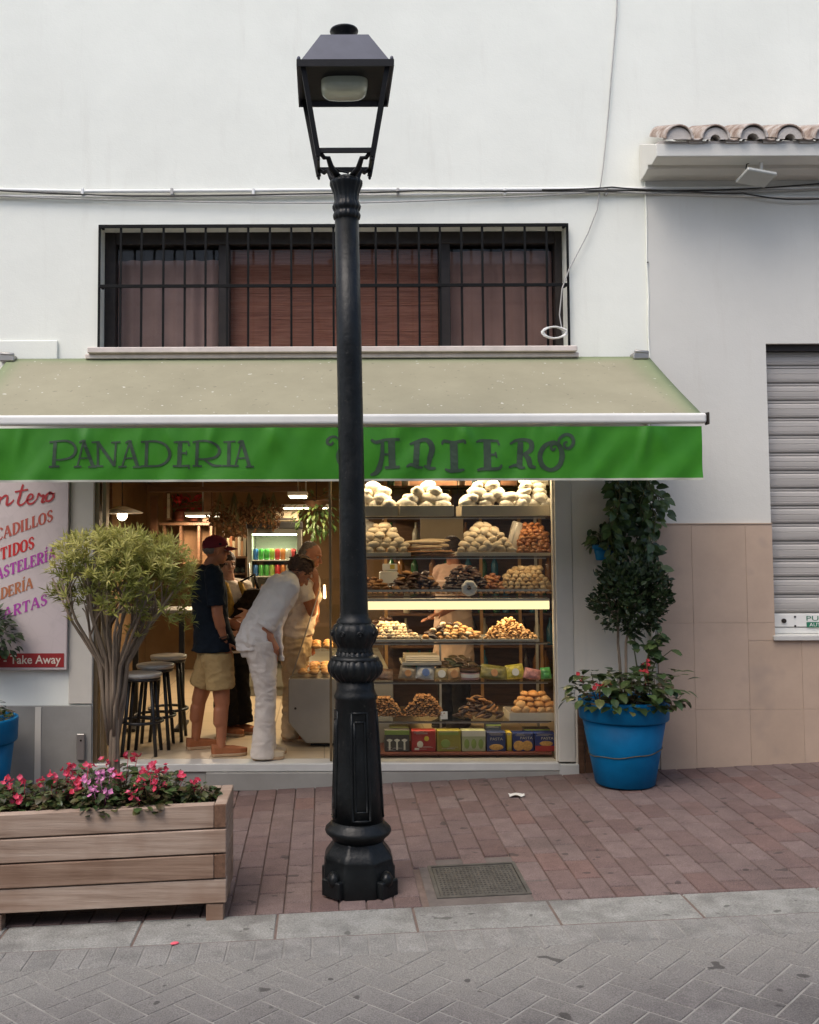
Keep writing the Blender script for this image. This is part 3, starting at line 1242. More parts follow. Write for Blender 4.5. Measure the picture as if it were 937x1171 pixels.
for i in range(NXV):
    xa, xb = vx0 + (vx1 - vx0) * i / NXV, vx0 + (vx1 - vx0) * (i + 1) / NXV
    mb.add([(xa, val_y(xa, zz0) - .002, zz0), (xb, val_y(xb, zz0) - .002, zz0), (xb, val_y(xb, zz1) - .002, zz1), (xa, val_y(xa, zz1) - .002, zz1)], [(0, 1, 2, 3)], 0, True)
obj('hem', mb, mat('hem_tape', (0.40, 0.40, 0.33), 0.7, 0.3, 0.15, 9), val)
M_letter = mat('letter_paint', (0.030, 0.055, 0.030), 0.6, 0.4, 0.35, 14, world=True)


def on_valance(sx, ox, oy):
    def fn(a, b):
        p = P(ox + a / sx, oy + b / sx, AY)
        return Vector((p.x, val_y(p.x, p.z) - 0.0035, p.z))
    return fn


PAN = [
    # P
    [([(88, 94), (82, 193)], 12), ([(62, 195), (105, 193)], 7), ([(64, 94), (90, 91)], 7), ([(86, 91), (130, 88), (160, 99), (172, 125), (160, 150), (130, 163), (92, 167)], [6, 7, 9, 11, 9, 7, 5])],
    # A
    [([(205, 95), (178, 192)], 6), ([(206, 90), (242, 193)], 12), ([(188, 160), (232, 158)], 5), ([(163, 195), (195, 193)], 6), ([(222, 195), (258, 195)], 6), ([(188, 97), (200, 89), (216, 89)], 6)],
    # N
    [([(262, 92), (262, 190)], 8), ([(240, 191), (285, 192)], 6), ([(262, 94), (330, 190)], 11), ([(336, 92), (331, 192)], 7), ([(238, 95), (270, 92)], 6), ([(316, 95), (355, 92)], 6)],
    # A
    [([(392, 95), (362, 192)], 6), ([(393, 90), (425, 193)], 12), ([(372, 160), (415, 158)], 5), ([(346, 195), (380, 193)], 6), ([(406, 196), (442, 195)], 6), ([(376, 97), (388, 89), (402, 89)], 6)],
    # D
    [([(464, 92), (460, 190)], 11), ([(440, 93), (500, 90), (540, 105), (558, 140), (545, 172), (510, 190), (440, 192)], [6, 7, 9, 12, 9, 7, 6])],
    # E
    [([(601, 92), (597, 192)], 15), ([(575, 95), (600, 92), (637, 92)], 6), ([(636, 91), (637, 110)], 5), ([(598, 140), (628, 138)], 6), ([(627, 128), (627, 148)], 4), ([(570, 192), (610, 192), (640, 190)], 7), ([(638, 188), (637, 204)], 6)],
    # R
    [([(672, 92), (668, 190)], 11), ([(652, 191), (690, 192)], 6), ([(652, 95), (672, 90), (710, 89), (748, 104), (762, 130), (745, 155), (700, 163), (675, 162)], [6, 6, 7, 9, 11, 9, 6, 5]), ([(698, 163), (735, 188), (772, 190)], [6, 9, 6])],
    # I
    [([(802, 92), (800, 190)], 12), ([(778, 93), (828, 90)], 6), ([(774, 191), (828, 191)], 6)],
    # A
    [([(852, 95), (828, 190)], 6), ([(854, 88), (886, 193)], 12), ([(834, 160), (876, 158)], 5), ([(814, 192), (842, 191)], 6), ([(870, 195), (904, 194)], 6), ([(838, 97), (848, 89), (862, 89)], 6)],
]
CAN = [
    # C
    [([(72, 86), (55, 88), (43, 98), (44, 110), (56, 113), (62, 104)], [5, 7, 8, 8, 7, 5]), ([(70, 88), (100, 102), (140, 100), (152, 88)], [6, 9, 9, 6]), ([(112, 100), (90, 125), (82, 155), (95, 185), (125, 198), (155, 186)], [8, 15, 17, 15, 9, 5]), ([(118, 108), (122, 190)], 5)],
    # A
    [([(256, 100), (259, 188)], 19), ([(188, 97), (205, 106), (235, 98), (284, 96)], [6, 10, 8, 8]), ([(226, 104), (225, 150), (216, 190), (204, 208), (186, 215)], [9, 12, 15, 12, 6]), ([(222, 146), (252, 146)], 6), ([(234, 191), (284, 188)], 8)],
    # N
    [([(342, 104), (338, 182)], 16), ([(306, 188), (322, 180), (342, 188), (362, 190)], [5, 9, 9, 5]), ([(318, 112), (340, 104), (368, 97), (386, 108), (392, 130), (384, 160), (380, 186)], [5, 9, 11, 15, 16, 14, 9]), ([(366, 184), (384, 192), (404, 192)], [6, 10, 6])],
    # T
    [([(426, 114), (432, 102), (464, 106), (496, 102), (502, 112)], [5, 9, 8, 9, 5]), ([(464, 104), (466, 196)], 21), ([(434, 195), (452, 202), (480, 200), (500, 197)], [5, 10, 10, 5])],
    # E
    [([(576, 104), (577, 194)], 20), ([(539, 106), (556, 100), (612, 101)], [5, 8, 7]), ([(610, 98), (616, 116)], 6), ([(576, 147), (606, 147)], 6), ([(603, 138), (607, 158)], 5), ([(543, 200), (560, 195), (612, 194), (624, 180)], [6, 9, 9, 5])],
    # R
    [([(688, 104), (684, 186)], 16), ([(652, 112), (672, 100), (700, 97), (722, 106), (722, 130), (702, 144), (690, 146)], [5, 8, 9, 13, 13, 9, 5]), ([(700, 144), (714, 162), (720, 184), (738, 190)], [7, 15, 13, 6]), ([(648, 190), (672, 182), (688, 190), (702, 190)], [5, 9, 9, 5])],
    # O
    [([(800, 104), (770, 116), (752, 148), (760, 182), (788, 198), (816, 184), (826, 150), (816, 118), (796, 104)], [8, 12, 14, 14, 10, 13, 15, 12, 8]), ([(812, 112), (796, 112), (788, 122), (796, 132), (804, 124)], [6, 7, 7, 7, 5]), ([(812, 116), (816, 94), (838, 80), (858, 86), (864, 106), (852, 124), (836, 124), (832, 110), (844, 104)], [7, 8, 9, 10, 10, 9, 8, 7, 5])],
]
for glyphs, (sx, ox, oy) in ((PAN, (3.604, 40, 480)), (CAN, (2.928, 360, 470))):
    for gph in glyphs:
        lt = MB()
        fn = on_valance(sx, ox, oy)
        for k, (pts, w) in enumerate(gph):
            ribbon(lt, pts, [q_ * 1.22 for q_ in w] if isinstance(w, list) else w * 1.22, lambda a, b, k=k: fn(a, b) + Vector((0, -0.0004 * k, 0)))
        obj('painted_letter', lt, M_letter, val)
# arms and wall brackets
for (x, lab) in ((PX(733, -.05, 408), None), (PX(11, -.05, 411), None)):
    b = MB().box(x - 0.07, x + 0.05, -0.10, -0.003, az1 - 0.03, az1 + 0.022).tube([(x - .06, -.09, az1 + .03), (x + .05, -.09, az1 + .02)], 0.016, 8)
    obj('wall_bracket', b, M_steel, aw, 0.006)
for x0_, x1_ in ((ax1 - 0.25, ax1 - 0.55), (ax0 + 0.25, ax0 + .55)):
    obj('folding_arm', MB().tube([(x0_, -0.05, az1 - .10), (x1_, -.55, (az1 + fz1) / 2 - .14), (x0_ + .05 * (1 if x1_ < x0_ else -1), AY + .03, fz1 - .03)], 0.018, 8), M_white, aw)
obj('roller_tube', MB().tube([(ax0, -0.045, az1 - 0.05), (ax1, -0.045, az1 - .05)], 0.035, 12), M_white, aw)

# ================================================================== STREET LAMP
LY = -2.19
lb = P(411, 1016, LY)
lt_ = P(393, 45, LY)
lz0 = gz(lb.x, LY)
lamp = thing('street_lamp', (lb.x, LY, lz0), 'tall black cast iron street lamp with a four sided lantern on the pavement', 'street lamp')
t = NT('lamp_paint')
v = t.coord(True)
c = t.ramp(t.noise(v, 9, 5, .6), [(.3, (.004, .0048, .0054)), (.7, (.009, .011, .012))])
c = t.mix(t.ramp(t.noise(v, 34, 4, .7), [(.64, (0, 0, 0)), (.70, (.55,) * 3)]), c, (.06, .055, .047))
c = t.mix(t.ramp(t.noise(v, 7, 5, .7, (1, 1, .3)), [(.58, (0, 0, 0)), (.75, (.5,) * 3)]), c, (.035, .034, .031))
t.base(c)
t.l.new(t.ramp(t.noise(v, 12, 4, .6), [(.3, (.26,) * 3), (.7, (.5,) * 3)]), t.p.inputs['Roughness'])
t.p.inputs['Specular IOR Level'].default_value = .24
t.bump(t.noise(v, 38, 4, .6), .3, .01)
M_lamp = t.m
M_lamp2 = mat('lantern_paint', (0.005, 0.005, 0.006), 0.5, 0.25, 0.25, 9, 0.08, 60, world=True)
M_hood = mat('hood_paint', (0.075, 0.078, 0.10), 0.5, 0.4, 0.12, 9, world=True)


def lean(p):
    k = (p[2] - lb.z) / (lt_.z - lb.z)
    return Vector((p[0] + (lt_.x - lb.x) * k, p[1], p[2]))


def Lz(y):
    return PZ(y, LY, 402)


def Lr(pix, y=800):
    return pix / F * (P(402, y, LY) - CAM).length * 0.985


def lathe_px(prof, mod=None, n=40):
    return MB().lathe([(Lr(r, y), Lz(y)) for y, r in prof], (lb.x, LY), n, mod=mod).map(lean)


oct_ = lambda a, z: math.cos(PI / 8) / math.cos(((a + PI / 8) % (PI / 4)) - PI / 8)
b = lathe_px([(1030, 40), (1016, 40), (1012, 41.5), (985, 40.5), (980, 39), (977, 39.5), (970, 35), (962, 29), (958, 28.5)], oct_, 64)
for a in range(4):
    an = PI / 4 + a * PI / 2
    ca, sa = math.cos(an), math.sin(an)
    b.obox((lb.x + ca * .185, LY + sa * .185, lz0 + .045), (0.09, 0.13, 0.09), Matrix.Rotation(an, 3, 'Z'))
    b.ell((lb.x + ca * .2, LY + sa * .2, lz0 + .09), (0.035, 0.05, 0.045))
obj('base', b, M_lamp, lamp, 0.006)
obj('base_collar', lathe_px([(959, 28.5), (956, 30), (951, 35.5), (948, 36.5), (945, 35.5), (940, 30), (937, 28.5)]), M_lamp, lamp)
col_ = lathe_px([(938, 28.3), (900, 26.5), (850, 24.8), (800, 23.2), (798, 24.3), (795, 24.5), (792, 23.2), (788, 21.5), (776, 21.5)], None, 48)
ped = obj('pedestal', col_, M_lamp, lamp)
# raised panel mouldings on the pedestal
for a in range(4):
    an = -PI / 2 + a * PI / 2 + 0.12
    def on_ped(u, y, off=0.0):
        fr_ = (938 - y) / (938 - 800)
        rr = Lr(28.3 - 5.1 * fr_ * 1.0, y) + off
        ang = an + u
        return lean((lb.x + rr * math.cos(ang), LY + rr * math.sin(ang), Lz(y)))
    mold = MB()
    for k, (du, ya, yb, rr) in enumerate(((0.36, 812, 932, 0.007), (0.24, 822, 922, 0.006))):
        path = [on_ped(-du, ya), on_ped(-du / 2, ya), on_ped(0, ya), on_ped(du / 2, ya), on_ped(du, ya)] + [on_ped(du, ya + (yb - ya) * q / 6) for q in range(1, 7)] + [on_ped(du / 2, yb), on_ped(0, yb), on_ped(-du / 2, yb), on_ped(-du, yb)] + [on_ped(-du, yb + (ya - yb) * q / 6) for q in range(1, 7)]
        mold.tube(path, rr, 8)
    obj('panel_moulding', mold, M_lamp, ped)
rib = lambda nn, amp: (lambda a, z: 1 + amp * (abs(math.sin(a * nn / 2)) - 0.5))
obj('lower_collar', lathe_px([(778, 21.5), (776, 23), (772, 27.5), (767, 30.5), (761, 31), (756, 29), (752, 25), (750, 22), (747, 21), (744, 20)], rib(20, 0.075), 120), M_lamp, lamp)
obj('collar_ring', lathe_px([(757, 24), (755, 27.5), (752, 28), (750, 25.5), (748, 21)]), M_lamp, lamp)
uc = lathe_px([(746, 20), (743, 20.5), (741, 19.5), (737, 21), (733, 24), (727, 25.8), (720, 25.8), (715, 23.5), (712, 20)], rib(14, 0.05), 112)
uc_o = obj('upper_collar', uc, M_lamp, lamp)
for a in range(8):
    sw = MB()
    an = a * PI / 4 + .2
    ctr = lean((lb.x + Lr(25.6) * math.cos(an), LY + Lr(25.6) * math.sin(an), Lz(724)))
    tv = Vector((-math.sin(an), math.cos(an), 0))
    sw.tube([ctr + tv * (0.018 * (1 - q / 14) * math.cos(q * .75)) + Vector((math.cos(an), math.sin(an), 0)) * .004 + Vector((0, 0, 0.018 * (1 - q / 14) * math.sin(q * .75))) for q in range(13)], 0.0055, 6)
    obj('scroll_ornament', sw, M_lamp, uc_o)
obj('shaft', lathe_px([(714, 20.5), (711, 20.5), (708, 19), (706, 16.8), (700, 16.2), (560, 14.9), (400, 14.4), (250, 13.4)]), M_lamp, lamp)
obj('capital', lathe_px([(252, 13), (250, 14.8), (247, 15.5), (244, 14.3), (242, 13.6), (240, 15), (237, 16), (234, 14.6), (230, 13.4), (222, 14.2), (214, 17), (211, 18.2), (208, 18), (206, 15), (203, 11)], rib(16, 0.05), 96), M_lamp, lamp)
# lantern
hz_rim = PZ(71, LY - 0.26, 393)
topz = hz_rim + 0.22
lc = lean((lb.x, LY, hz_rim))
cx, cy = lc.x, LY
hw = 0.265          # half width of the hood
bwid = 0.150        # half width of lower frame
zb_ = PZ(172, LY - bwid, 395)
arms = MB()
capz = Lz(205)
for sx_ in (-1, 1):
    for sy_ in (-1, 1):
        q = [(cx + sx_ * .035, cy + sy_ * .035, capz), (cx + sx_ * .075, cy + sy_ * .075, capz + 0.035), (cx + sx_ * .095, cy + sy_ * .095, capz + 0.09), (cx + sx_ * .118, cy + sy_ * .118, zb_ - .03), (cx + sx_ * (bwid - .008), cy + sy_ * (bwid - .008), zb_ - .005)]
        arms.tube(q, [0.018, 0.017, 0.014, 0.012, 0.012], 8)
obj('cradle', arms, M_lamp2, lamp)
fr = MB()
for s_ in (-1, 1):
    fr.box(cx - bwid, cx + bwid, cy + s_ * bwid - .008, cy + s_ * bwid + .008, zb_ - .013, zb_ + .013)
    fr.box(cx + s_ * bwid - .008, cx + s_ * bwid + .008, cy - bwid + .009, cy + bwid - .009, zb_ - .0125, zb_ + .0125)
ltop = 0.235
for sx_ in (-1, 1):
    for sy_ in (-1, 1):
        a_ = Vector((cx + sx_ * bwid, cy + sy_ * bwid, zb_ - .035))
        b_ = Vector((cx + sx_ * ltop, cy + sy_ * ltop, hz_rim - .004))
        d_ = (b_ - a_).normalized()
        s1 = d_.cross(Vector((0, 1, 0))).normalized()
        s2 = d_.cross(s1)
        vs = []
        for e_ in (a_, b_):
            for u_, w_ in ((-1, -1), (1, -1), (1, 1), (-1, 1)):
                vs.append(e_ + s1 * u_ * .0135 + s2 * w_ * .0135)
        fr.add(vs, [(3, 2, 1, 0), (4, 5, 6, 7), (0, 1, 5, 4), (1, 2, 6, 5), (2, 3, 7, 6), (3, 0, 4, 7)])
        fr.ell(a_ + Vector((0, 0, -.012)), (.009, .009, .014))
obj('lantern_frame', fr, M_lamp2, lamp)
hd = MB()
tw = 0.135
A = [(cx - hw, cy - hw), (cx + hw, cy - hw), (cx + hw, cy + hw), (cx - hw, cy + hw)]
B = [(cx - tw, cy - tw), (cx + tw, cy - tw), (cx + tw, cy + tw), (cx - tw, cy + tw)]
vs = [(*p, hz_rim - .025) for p in A] + [(*p, hz_rim + .012) for p in A] + [((p[0] - cx) * .93 + cx, (p[1] - cy) * .93 + cy, hz_rim + .016) for p in A] + [(*p, topz) for p in B]
fs = [(i, (i + 1) % 4, 4 + (i + 1) % 4, 4 + i) for i in range(4)] + [(4 + i, 4 + (i + 1) % 4, 8 + (i + 1) % 4, 8 + i) for i in range(4)] + [(8 + i, 8 + (i + 1) % 4, 12 + (i + 1) % 4, 12 + i) for i in range(4)] + [(12, 13, 14, 15)]
hd.add(vs, fs)
for p in A:
    hd.ell((p[0] * .97 + cx * .03, p[1] * .97 + cy * .03, hz_rim + .022), (.01, .01, .014))
hood = obj('hood', hd, M_hood, lamp)
sd = hood.modifiers.new('s', 'SOLIDIFY')
sd.thickness = 0.006
sd.offset = -1
obj('hood_rim', MB().box(cx - hw - .004, cx + hw + .004, cy - hw - .004, cy - hw - .0005, hz_rim - .026, hz_rim + .013).box(cx - hw - .004, cx + hw + .004, cy + hw + .0005, cy + hw + .004, hz_rim - .026, hz_rim + .013).box(cx - hw - .004, cx - hw - .0005, cy - hw, cy + hw, hz_rim - .026, hz_rim + .013).box(cx + hw + .0005, cx + hw + .004, cy - hw, cy + hw, hz_rim - .026, hz_rim + .013), M_lamp2, lamp)
obj('reflector_plate', MB().box(cx - hw + .02, cx + hw - .02, cy - hw + .02, cy + hw - .02, hz_rim + 0.0, hz_rim + .008), M_lamp2, lamp)
M_lens = mat('lens_glass', (0.50, 0.56, 0.45), 0.25, 0.5, 0.08, 12, coat=.5)
obj('lamp_lens', MB().ell((cx, cy + .01, hz_rim - .004), (.135, .105, .075), pw=0.55, n=32, k=13), M_lens, lamp)
ch = MB().lathe([(0.060, topz - .01), (0.053, topz + .01), (0.052, topz + .045), (0.058, topz + .06), (0.080, topz + .078), (0.083, topz + .085), (0.081, topz + .092), (0.03, topz + .10), (.002, topz + .104)], (cx, cy), 28)
obj('chimney_cap', ch, M_lamp, lamp)
# loose feed wire under the lantern
obj('feed_cable', MB().tube([(cx + .01, cy, capz), (cx + .02, cy - .02, capz + .03), (cx - .03, cy - .04, capz + .035), (cx - .06, cy - .02, capz + .06), (cx - .09, cy - .06, capz + .09)], .006, 6), M_lamp2, lamp)

# ================================================================== UTILITY COVER
uc_ = thing('utility_cover', ((mhx0 + mhx1) / 2, (mhy0 + mhy1) / 2, gz(mhx0, mhy0)), 'square grey iron utility cover set in the red pavement beside the lamp', 'utility cover')
M_cov = mat('cover_iron', (0.085, 0.08, 0.07), 0.7, 0.4, 0.25, 12, 0.3, 60, metal=.3, world=True)
sl = lambda p: Vector((p[0], p[1], p[2] + gz(p[0], p[1])))
mb = MB().box(mhx0, mhx1, mhy0, mhy0 + .02, -.02, .003).box(mhx0, mhx1, mhy1 - .02, mhy1, -.02, .003).box(mhx0, mhx0 + .02, mhy0 + .02, mhy1 - .02, -.02, .003).box(mhx1 - .02, mhx1, mhy0 + .02, mhy1 - .02, -.02, .003).map(sl)
obj('cover_frame', mb, M_cov, uc_)
mb = MB().box(mhx0 + .024, mhx1 - .024, mhy0 + .024, mhy1 - .024, -.02, -.002)
nx, ny = 20, 14
for i in range(nx):
    for j in range(ny):
        xx = mhx0 + .035 + (mhx1 - mhx0 - .07) * (i + .5) / nx
        yy_ = mhy0 + .035 + (mhy1 - mhy0 - .07) * (j + .5) / ny
        mb.obox((xx, yy_, -.001), (.014, .006, .005), Matrix.Rotation(PI / 4 * (1 if (i + j) % 2 else -1), 3, 'Z'))
mb.map(sl)
obj('cover_plate', mb, M_cov, uc_)

# litter
p = G(591, 911)
lm = MB()
vs = []
for i in range(5):
    for j in range(4):
        vs.append((p.x - .055 + .028 * i, p.y - .03 + .022 * j, gz(p.x, p.y) + .006 + .014 * abs(math.sin(i * 2.1 + j * 1.3))))
lm.add(vs, [(j * 1 + i * 4, i * 4 + j + 4, i * 4 + j + 5, i * 4 + j + 1) for i in range(4) for j in range(3)], 0, True)
tag(obj('crumpled_paper', lm, M_white), 'small crumpled white paper lying on the red pavement', 'paper')
p = G(200, 1080)
tag(obj('fallen_petal', MB().ell((p.x, p.y, p.z + .006), (.022, .014, .006), Matrix.Rotation(.5, 3, 'Z')), mat('petal', (0.75, 0.12, 0.16), 0.6, 0.3, .1)), 'pink petal fallen on the kerb in front of the wooden planter', 'petal')

# ================================================================== PLANTS
def leaf_mats():
    return (tint_mat('oleander_leaf', [(0.13, 0.14, 0.028), (0.24, 0.245, 0.05), (0.38, 0.36, 0.085), (0.52, 0.47, 0.16), (0.20, 0.21, 0.045)], 0.5, 0.35, 0.4, .15, 20),
            tint_mat('dark_leaf', [(0.018, 0.035, 0.014), (0.03, 0.055, 0.02), (0.045, 0.075, 0.025), (0.022, 0.04, 0.016)], 0.4, 0.45, 0.15, .2, 20),
            tint_mat('begonia_leaf', [(0.035, 0.065, 0.02), (0.06, 0.10, 0.03), (0.10, 0.11, 0.035), (0.085, 0.055, 0.03), (0.05, 0.085, 0.03)], 0.35, 0.5, 0.2, .15, 20),
            tint_mat('pink_petal', [(0.55, 0.035, 0.07), (0.66, 0.06, 0.12), (0.74, 0.15, 0.26), (0.62, 0.05, 0.06)], 0.5, 0.3, 0.25, .1, 40),
            tint_mat('lilac_petal', [(0.62, 0.18, 0.42), (0.75, 0.33, 0.55), (0.68, 0.25, 0.5)], 0.5, 0.3, 0.25, .1, 40),
            tint_mat('ivy_leaf', [(0.025, 0.05, 0.016), (0.045, 0.085, 0.025), (0.075, 0.125, 0.035), (0.12, 0.16, 0.05)], 0.4, 0.45, 0.2, .2, 20))


M_ole, M_dleaf, M_bleaf, M_pink, M_lilac, M_ivy = leaf_mats()
M_bark = mat('bark', (0.19, 0.145, 0.105), 0.9, 0.2, 0.4, 14, 0.5, 50, stretch=(1, 1, .2), world=True)
M_stem = mat('green_stem', (0.10, 0.10, 0.045), 0.7, 0.3, 0.2, 14)
U = random.uniform

# ---- wooden planter
PXF = Vector(tuple(G(256, 1053)))           # front right foot region
py0 = PXF.y
wx_r = PX(259, py0, 970)
wx_l = -2.95
wd = 0.42
shear = lambda p: Vector((p[0], p[1], p[2] + GB * (p[0] - wx_r)))
zt = PZ(919, py0, 254)
zbm = PZ(1034, py0, 254)
bh = (zt - zbm) / 4
pl_ = thing('wooden_planter', (wx_r, py0, gz(wx_r, py0)), 'long weathered timber planter of stacked planks full of pink begonias', 'planter')
t = NT('weathered_timber')
v = t.coord(True)
n = t.noise(v, 1.6, 6, 0.62, (1.2, 6, 26))
c = t.ramp(n, [(0.28, (0.21, 0.145, 0.105)), (0.5, (0.345, 0.262, 0.205)), (0.72, (0.43, 0.345, 0.28))])
n2 = t.noise(v, 1.5, 4, 0.6)
c = t.mix(t.ramp(n2, [(0.46, (0, 0, 0)), (0.66, (.75,) * 3)]), c, (0.20, 0.118, 0.075))
n3 = t.noise(v, 5.5, 3, 0.55, (1, 1, 1.6))
c = t.mix(t.ramp(n3, [(0.70, (0, 0, 0)), (0.78, (.5,) * 3)]), c, (0.12, 0.07, 0.045))
at = t.new('ShaderNodeAttribute', attribute_name='tint')
c = t.mix(1.0, c, t.ramp(at.outputs['Fac'], [(0, (.72, .62, .55)), (1, (1.12, 1.12, 1.12))]), 'MULTIPLY')
t.base(c)
t.p.inputs['Roughness'].default_value = 0.8
t.bump(t.noise(v, 3, 6, .7, (1.5, 8, 40)), 0.35, .008)
M_timb = t.m
M_endg = mat('end_grain', (0.15, 0.085, 0.055), 0.85, 0.2, 0.25, 40, 0.3, 120, world=True)
th_ = 0.062
tints = [0.65, 0.75, 0.0, 0.95]
for k in range(4):
    z1 = zt - bh * k - 0.002
    z0 = zt - bh * (k + 1) + 0.006
    out = (k % 2 == 1)                     # front plank runs through to the corner
    fo = U(-.004, .004)
    xe = wx_r if out else wx_r - th_ - .002
    obj('plank', MB().box(wx_l, xe, py0 + fo, py0 + th_ + fo, z0, z1, tints[k]).map(shear), M_timb, pl_, 0.004)
    obj('plank', MB().box(wx_l, xe, py0 + wd - th_, py0 + wd, z0, z1, U(0, 1)).map(shear), M_timb, pl_, 0.004)
    ya, yb = (py0 + th_ + .003, py0 + wd - th_ - .003) if out else (py0 - .002, py0 + wd)
    m_ = MB().box(wx_r - th_, wx_r + U(-.002, .003), ya, yb, z0, z1, U(.3, 1)).map(shear)
    if not out:
        m_.mi = [1 if i == 2 else 0 for i in range(6)]
    obj('plank', m_, [M_timb, M_endg], pl_, 0.004)
    obj('plank', MB().box(wx_l - th_, wx_l - .002, py0, py0 + wd, z0, z1, U(0, 1)).map(shear), M_timb, pl_, 0.004)
fzt = zbm + .002
for xx in (wx_r - .105, wx_r - 1.25, wx_l + .05):
    for yy_ in (py0 + .01, py0 + wd - .1):
        g_ = gz(xx, yy_) - .004
        obj('foot', MB().box(xx, xx + .09, yy_, yy_ + .08, g_, fzt + GB * (xx - wx_r), .35), M_timb, pl_, 0.004)
soil_z = zt - 0.05
obj('soil', MB().box(wx_l, wx_r - th_, py0 + th_, py0 + wd - th_, zbm + .03, soil_z).map(shear), M_soil, pl_)


def begonia_meshes(seed, n_leaf=90, rad=.13, hgt=.17, nbl=7, petal=M_pink, lm=M_bleaf):
    rnd = random.Random(seed)
    fol = MB()
    for k in range(9):
        an = rnd.uniform(0, 2 * PI)
        r = rnd.uniform(.2, .8) * rad
        fol.tube([(0, 0, -.03), (r * .5 * math.cos(an), r * .5 * math.sin(an), hgt * .4), (r * math.cos(an), r * math.sin(an), hgt * rnd.uniform(.6, .95))], [.005, .004, .002], 5, tint=.7)
    for k in range(n_leaf):
        an = rnd.uniform(0, 2 * PI)
        q = rnd.random() ** .5
        r = rad * q
        z = hgt * (rnd.uniform(.1, 1.0) * (1 - .55 * q * q)) + .005
        b_ = Vector((r * math.cos(an), r * math.sin(an), z))
        d_ = Vector((math.cos(an + rnd.uniform(-.9, .9)), math.sin(an + rnd.uniform(-.9, .9)), rnd.uniform(-.35, .7)))
        s_ = rnd.uniform(.035, .06)
        fol.leafr(b_, d_, Vector((rnd.uniform(-.4, .4), rnd.uniform(-.4, .4), 1)).normalized(), s_, s_ * .85, rnd.random(), .15, .25)
    bl = []
    for k in range(nbl):
        an = rnd.uniform(0, 2 * PI)
        r = rad * rnd.uniform(.2, .95)
        z = hgt * rnd.uniform(.75, 1.25) * (1 - .35 * (r / rad) ** 2)
        m_ = MB()
        c0 = Vector((r * math.cos(an), r * math.sin(an), z))
        for f_ in range(rnd.randint(3, 6)):
            c_ = c0 + Vector((rnd.uniform(-.028, .028), rnd.uniform(-.028, .028), rnd.uniform(-.024, .024)))
            fa = rnd.uniform(0, 2 * PI)
            nrm = Vector((rnd.uniform(-.8, .8), rnd.uniform(-1, .3), rnd.uniform(.2, 1))).normalized()
            a1 = nrm.orthogonal().normalized()
            a2 = nrm.cross(a1)
            for pp in range(4):
                d_ = a1 * math.cos(fa + pp * PI / 2) + a2 * math.sin(fa + pp * PI / 2)
                m_.leaf(c_, d_ + nrm * .35, nrm, rnd.uniform(.017, .026), .024, rnd.random(), .2, -.2)
        m_.tube([(c0.x * .6, c0.y * .6, z * .4), c0], .002, 4, tint=.2)
        bl.append(m_)
    return fol, bl


def plant(name, loc, label, cat, fol, bl, lm, petal, group=None, rz=0):
    o = thing(name, (0, 0, 0), label, cat, group)
    obj('foliage', fol, lm, o)
    for b_ in bl:
        obj('blossom', b_, petal, o)
    o.location = loc
    o.rotation_euler = (0, 0, rz)
    return o


pyc = py0 + wd / 2
beg_labels = ['fully pink begonia in the planter, at the left picture edge', 'red pink begonia in the planter left of the taller bunches', 'bushy begonia with coral pink blossoms under the sign side of planter',
              'tall begonia with red blossoms just left of the shrub trunk', 'lilac pink begonia low at the planter front edge', 'tall pink begonia hiding the foot of the shrub trunk',
              'begonia with bright red blossom hanging over the front plank', 'pink begonia behind the red one, right of the trunk', 'small sparse green begonia at the right end of planter']
spots = [(-8, .30, 1.0, M_pink, 5, .15), (28, .24, .95, M_pink, 5, .15), (62, .2, .95, M_pink, 6, .17), (95, .28, 1.0, M_pink, 5, .22), (117, .12, .85, M_lilac, 6, .17), (140, .32, 1.05, M_pink, 5, .22), (172, .13, .95, M_pink, 5, .18), (190, .28, 1.0, M_pink, 6, .19), (226, .2, .75, M_pink, 3, .11)]
for i, (px_, dy, scl, pet, nb_, hh) in enumerate(spots):
    yy_ = py0 + dy
    xx = PX(px_, yy_, 900)
    fol, bl = begonia_meshes(20 + i, 170, .145, hh, nb_)
    o = plant('begonia_plant', (xx, yy_, soil_z + GB * (xx - wx_r) - .0), beg_labels[i], 'flower', fol, bl, M_bleaf, pet, 'begonias growing in the wooden planter', U(0, .5))
    o.scale = (scl, scl, 1)
for i, px_ in enumerate((-60, -120, -180)):
    yy_ = py0 + .2
    xx = PX(px_, yy_, 900)

# ---- oleander standard in the planter
ty = py0 + wd - .13
tb = P(133, 872, ty)
tree = thing('standard_shrub', (tb.x, ty, soil_z + GB * (tb.x - wx_r)), 'yellow green narrow leaved shrub trained to a round head on a bare trunk', 'shrub')
rnd = random.Random(11)
tk = MB()
tzs = tree.location.z - .03
fork = P(130, 795, ty)
nbun = 6
for k in range(nbun):
    an = 2 * PI * k / nbun
    q = []
    for i in range(7):
        w_ = i / 6
        a_ = an + w_ * 1.3
        rr = .014 + .008 * w_ ** 2 + .004 * math.sin(i * 1.7 + k)
        base_ = Vector((tb.x, ty, tzs)).lerp(fork, w_)
        q.append(base_ + Vector((rr * math.cos(a_), rr * math.sin(a_), 0)))
    tk.tube(q, [.020, .017, .0155, .015, .0145, .014, .013], 8)
tk.tube([(tb.x, ty, tzs), (tb.x, ty, (tzs + fork.z) / 2), fork], [.018, .018, .008], 8)
tips = []
nst = 22
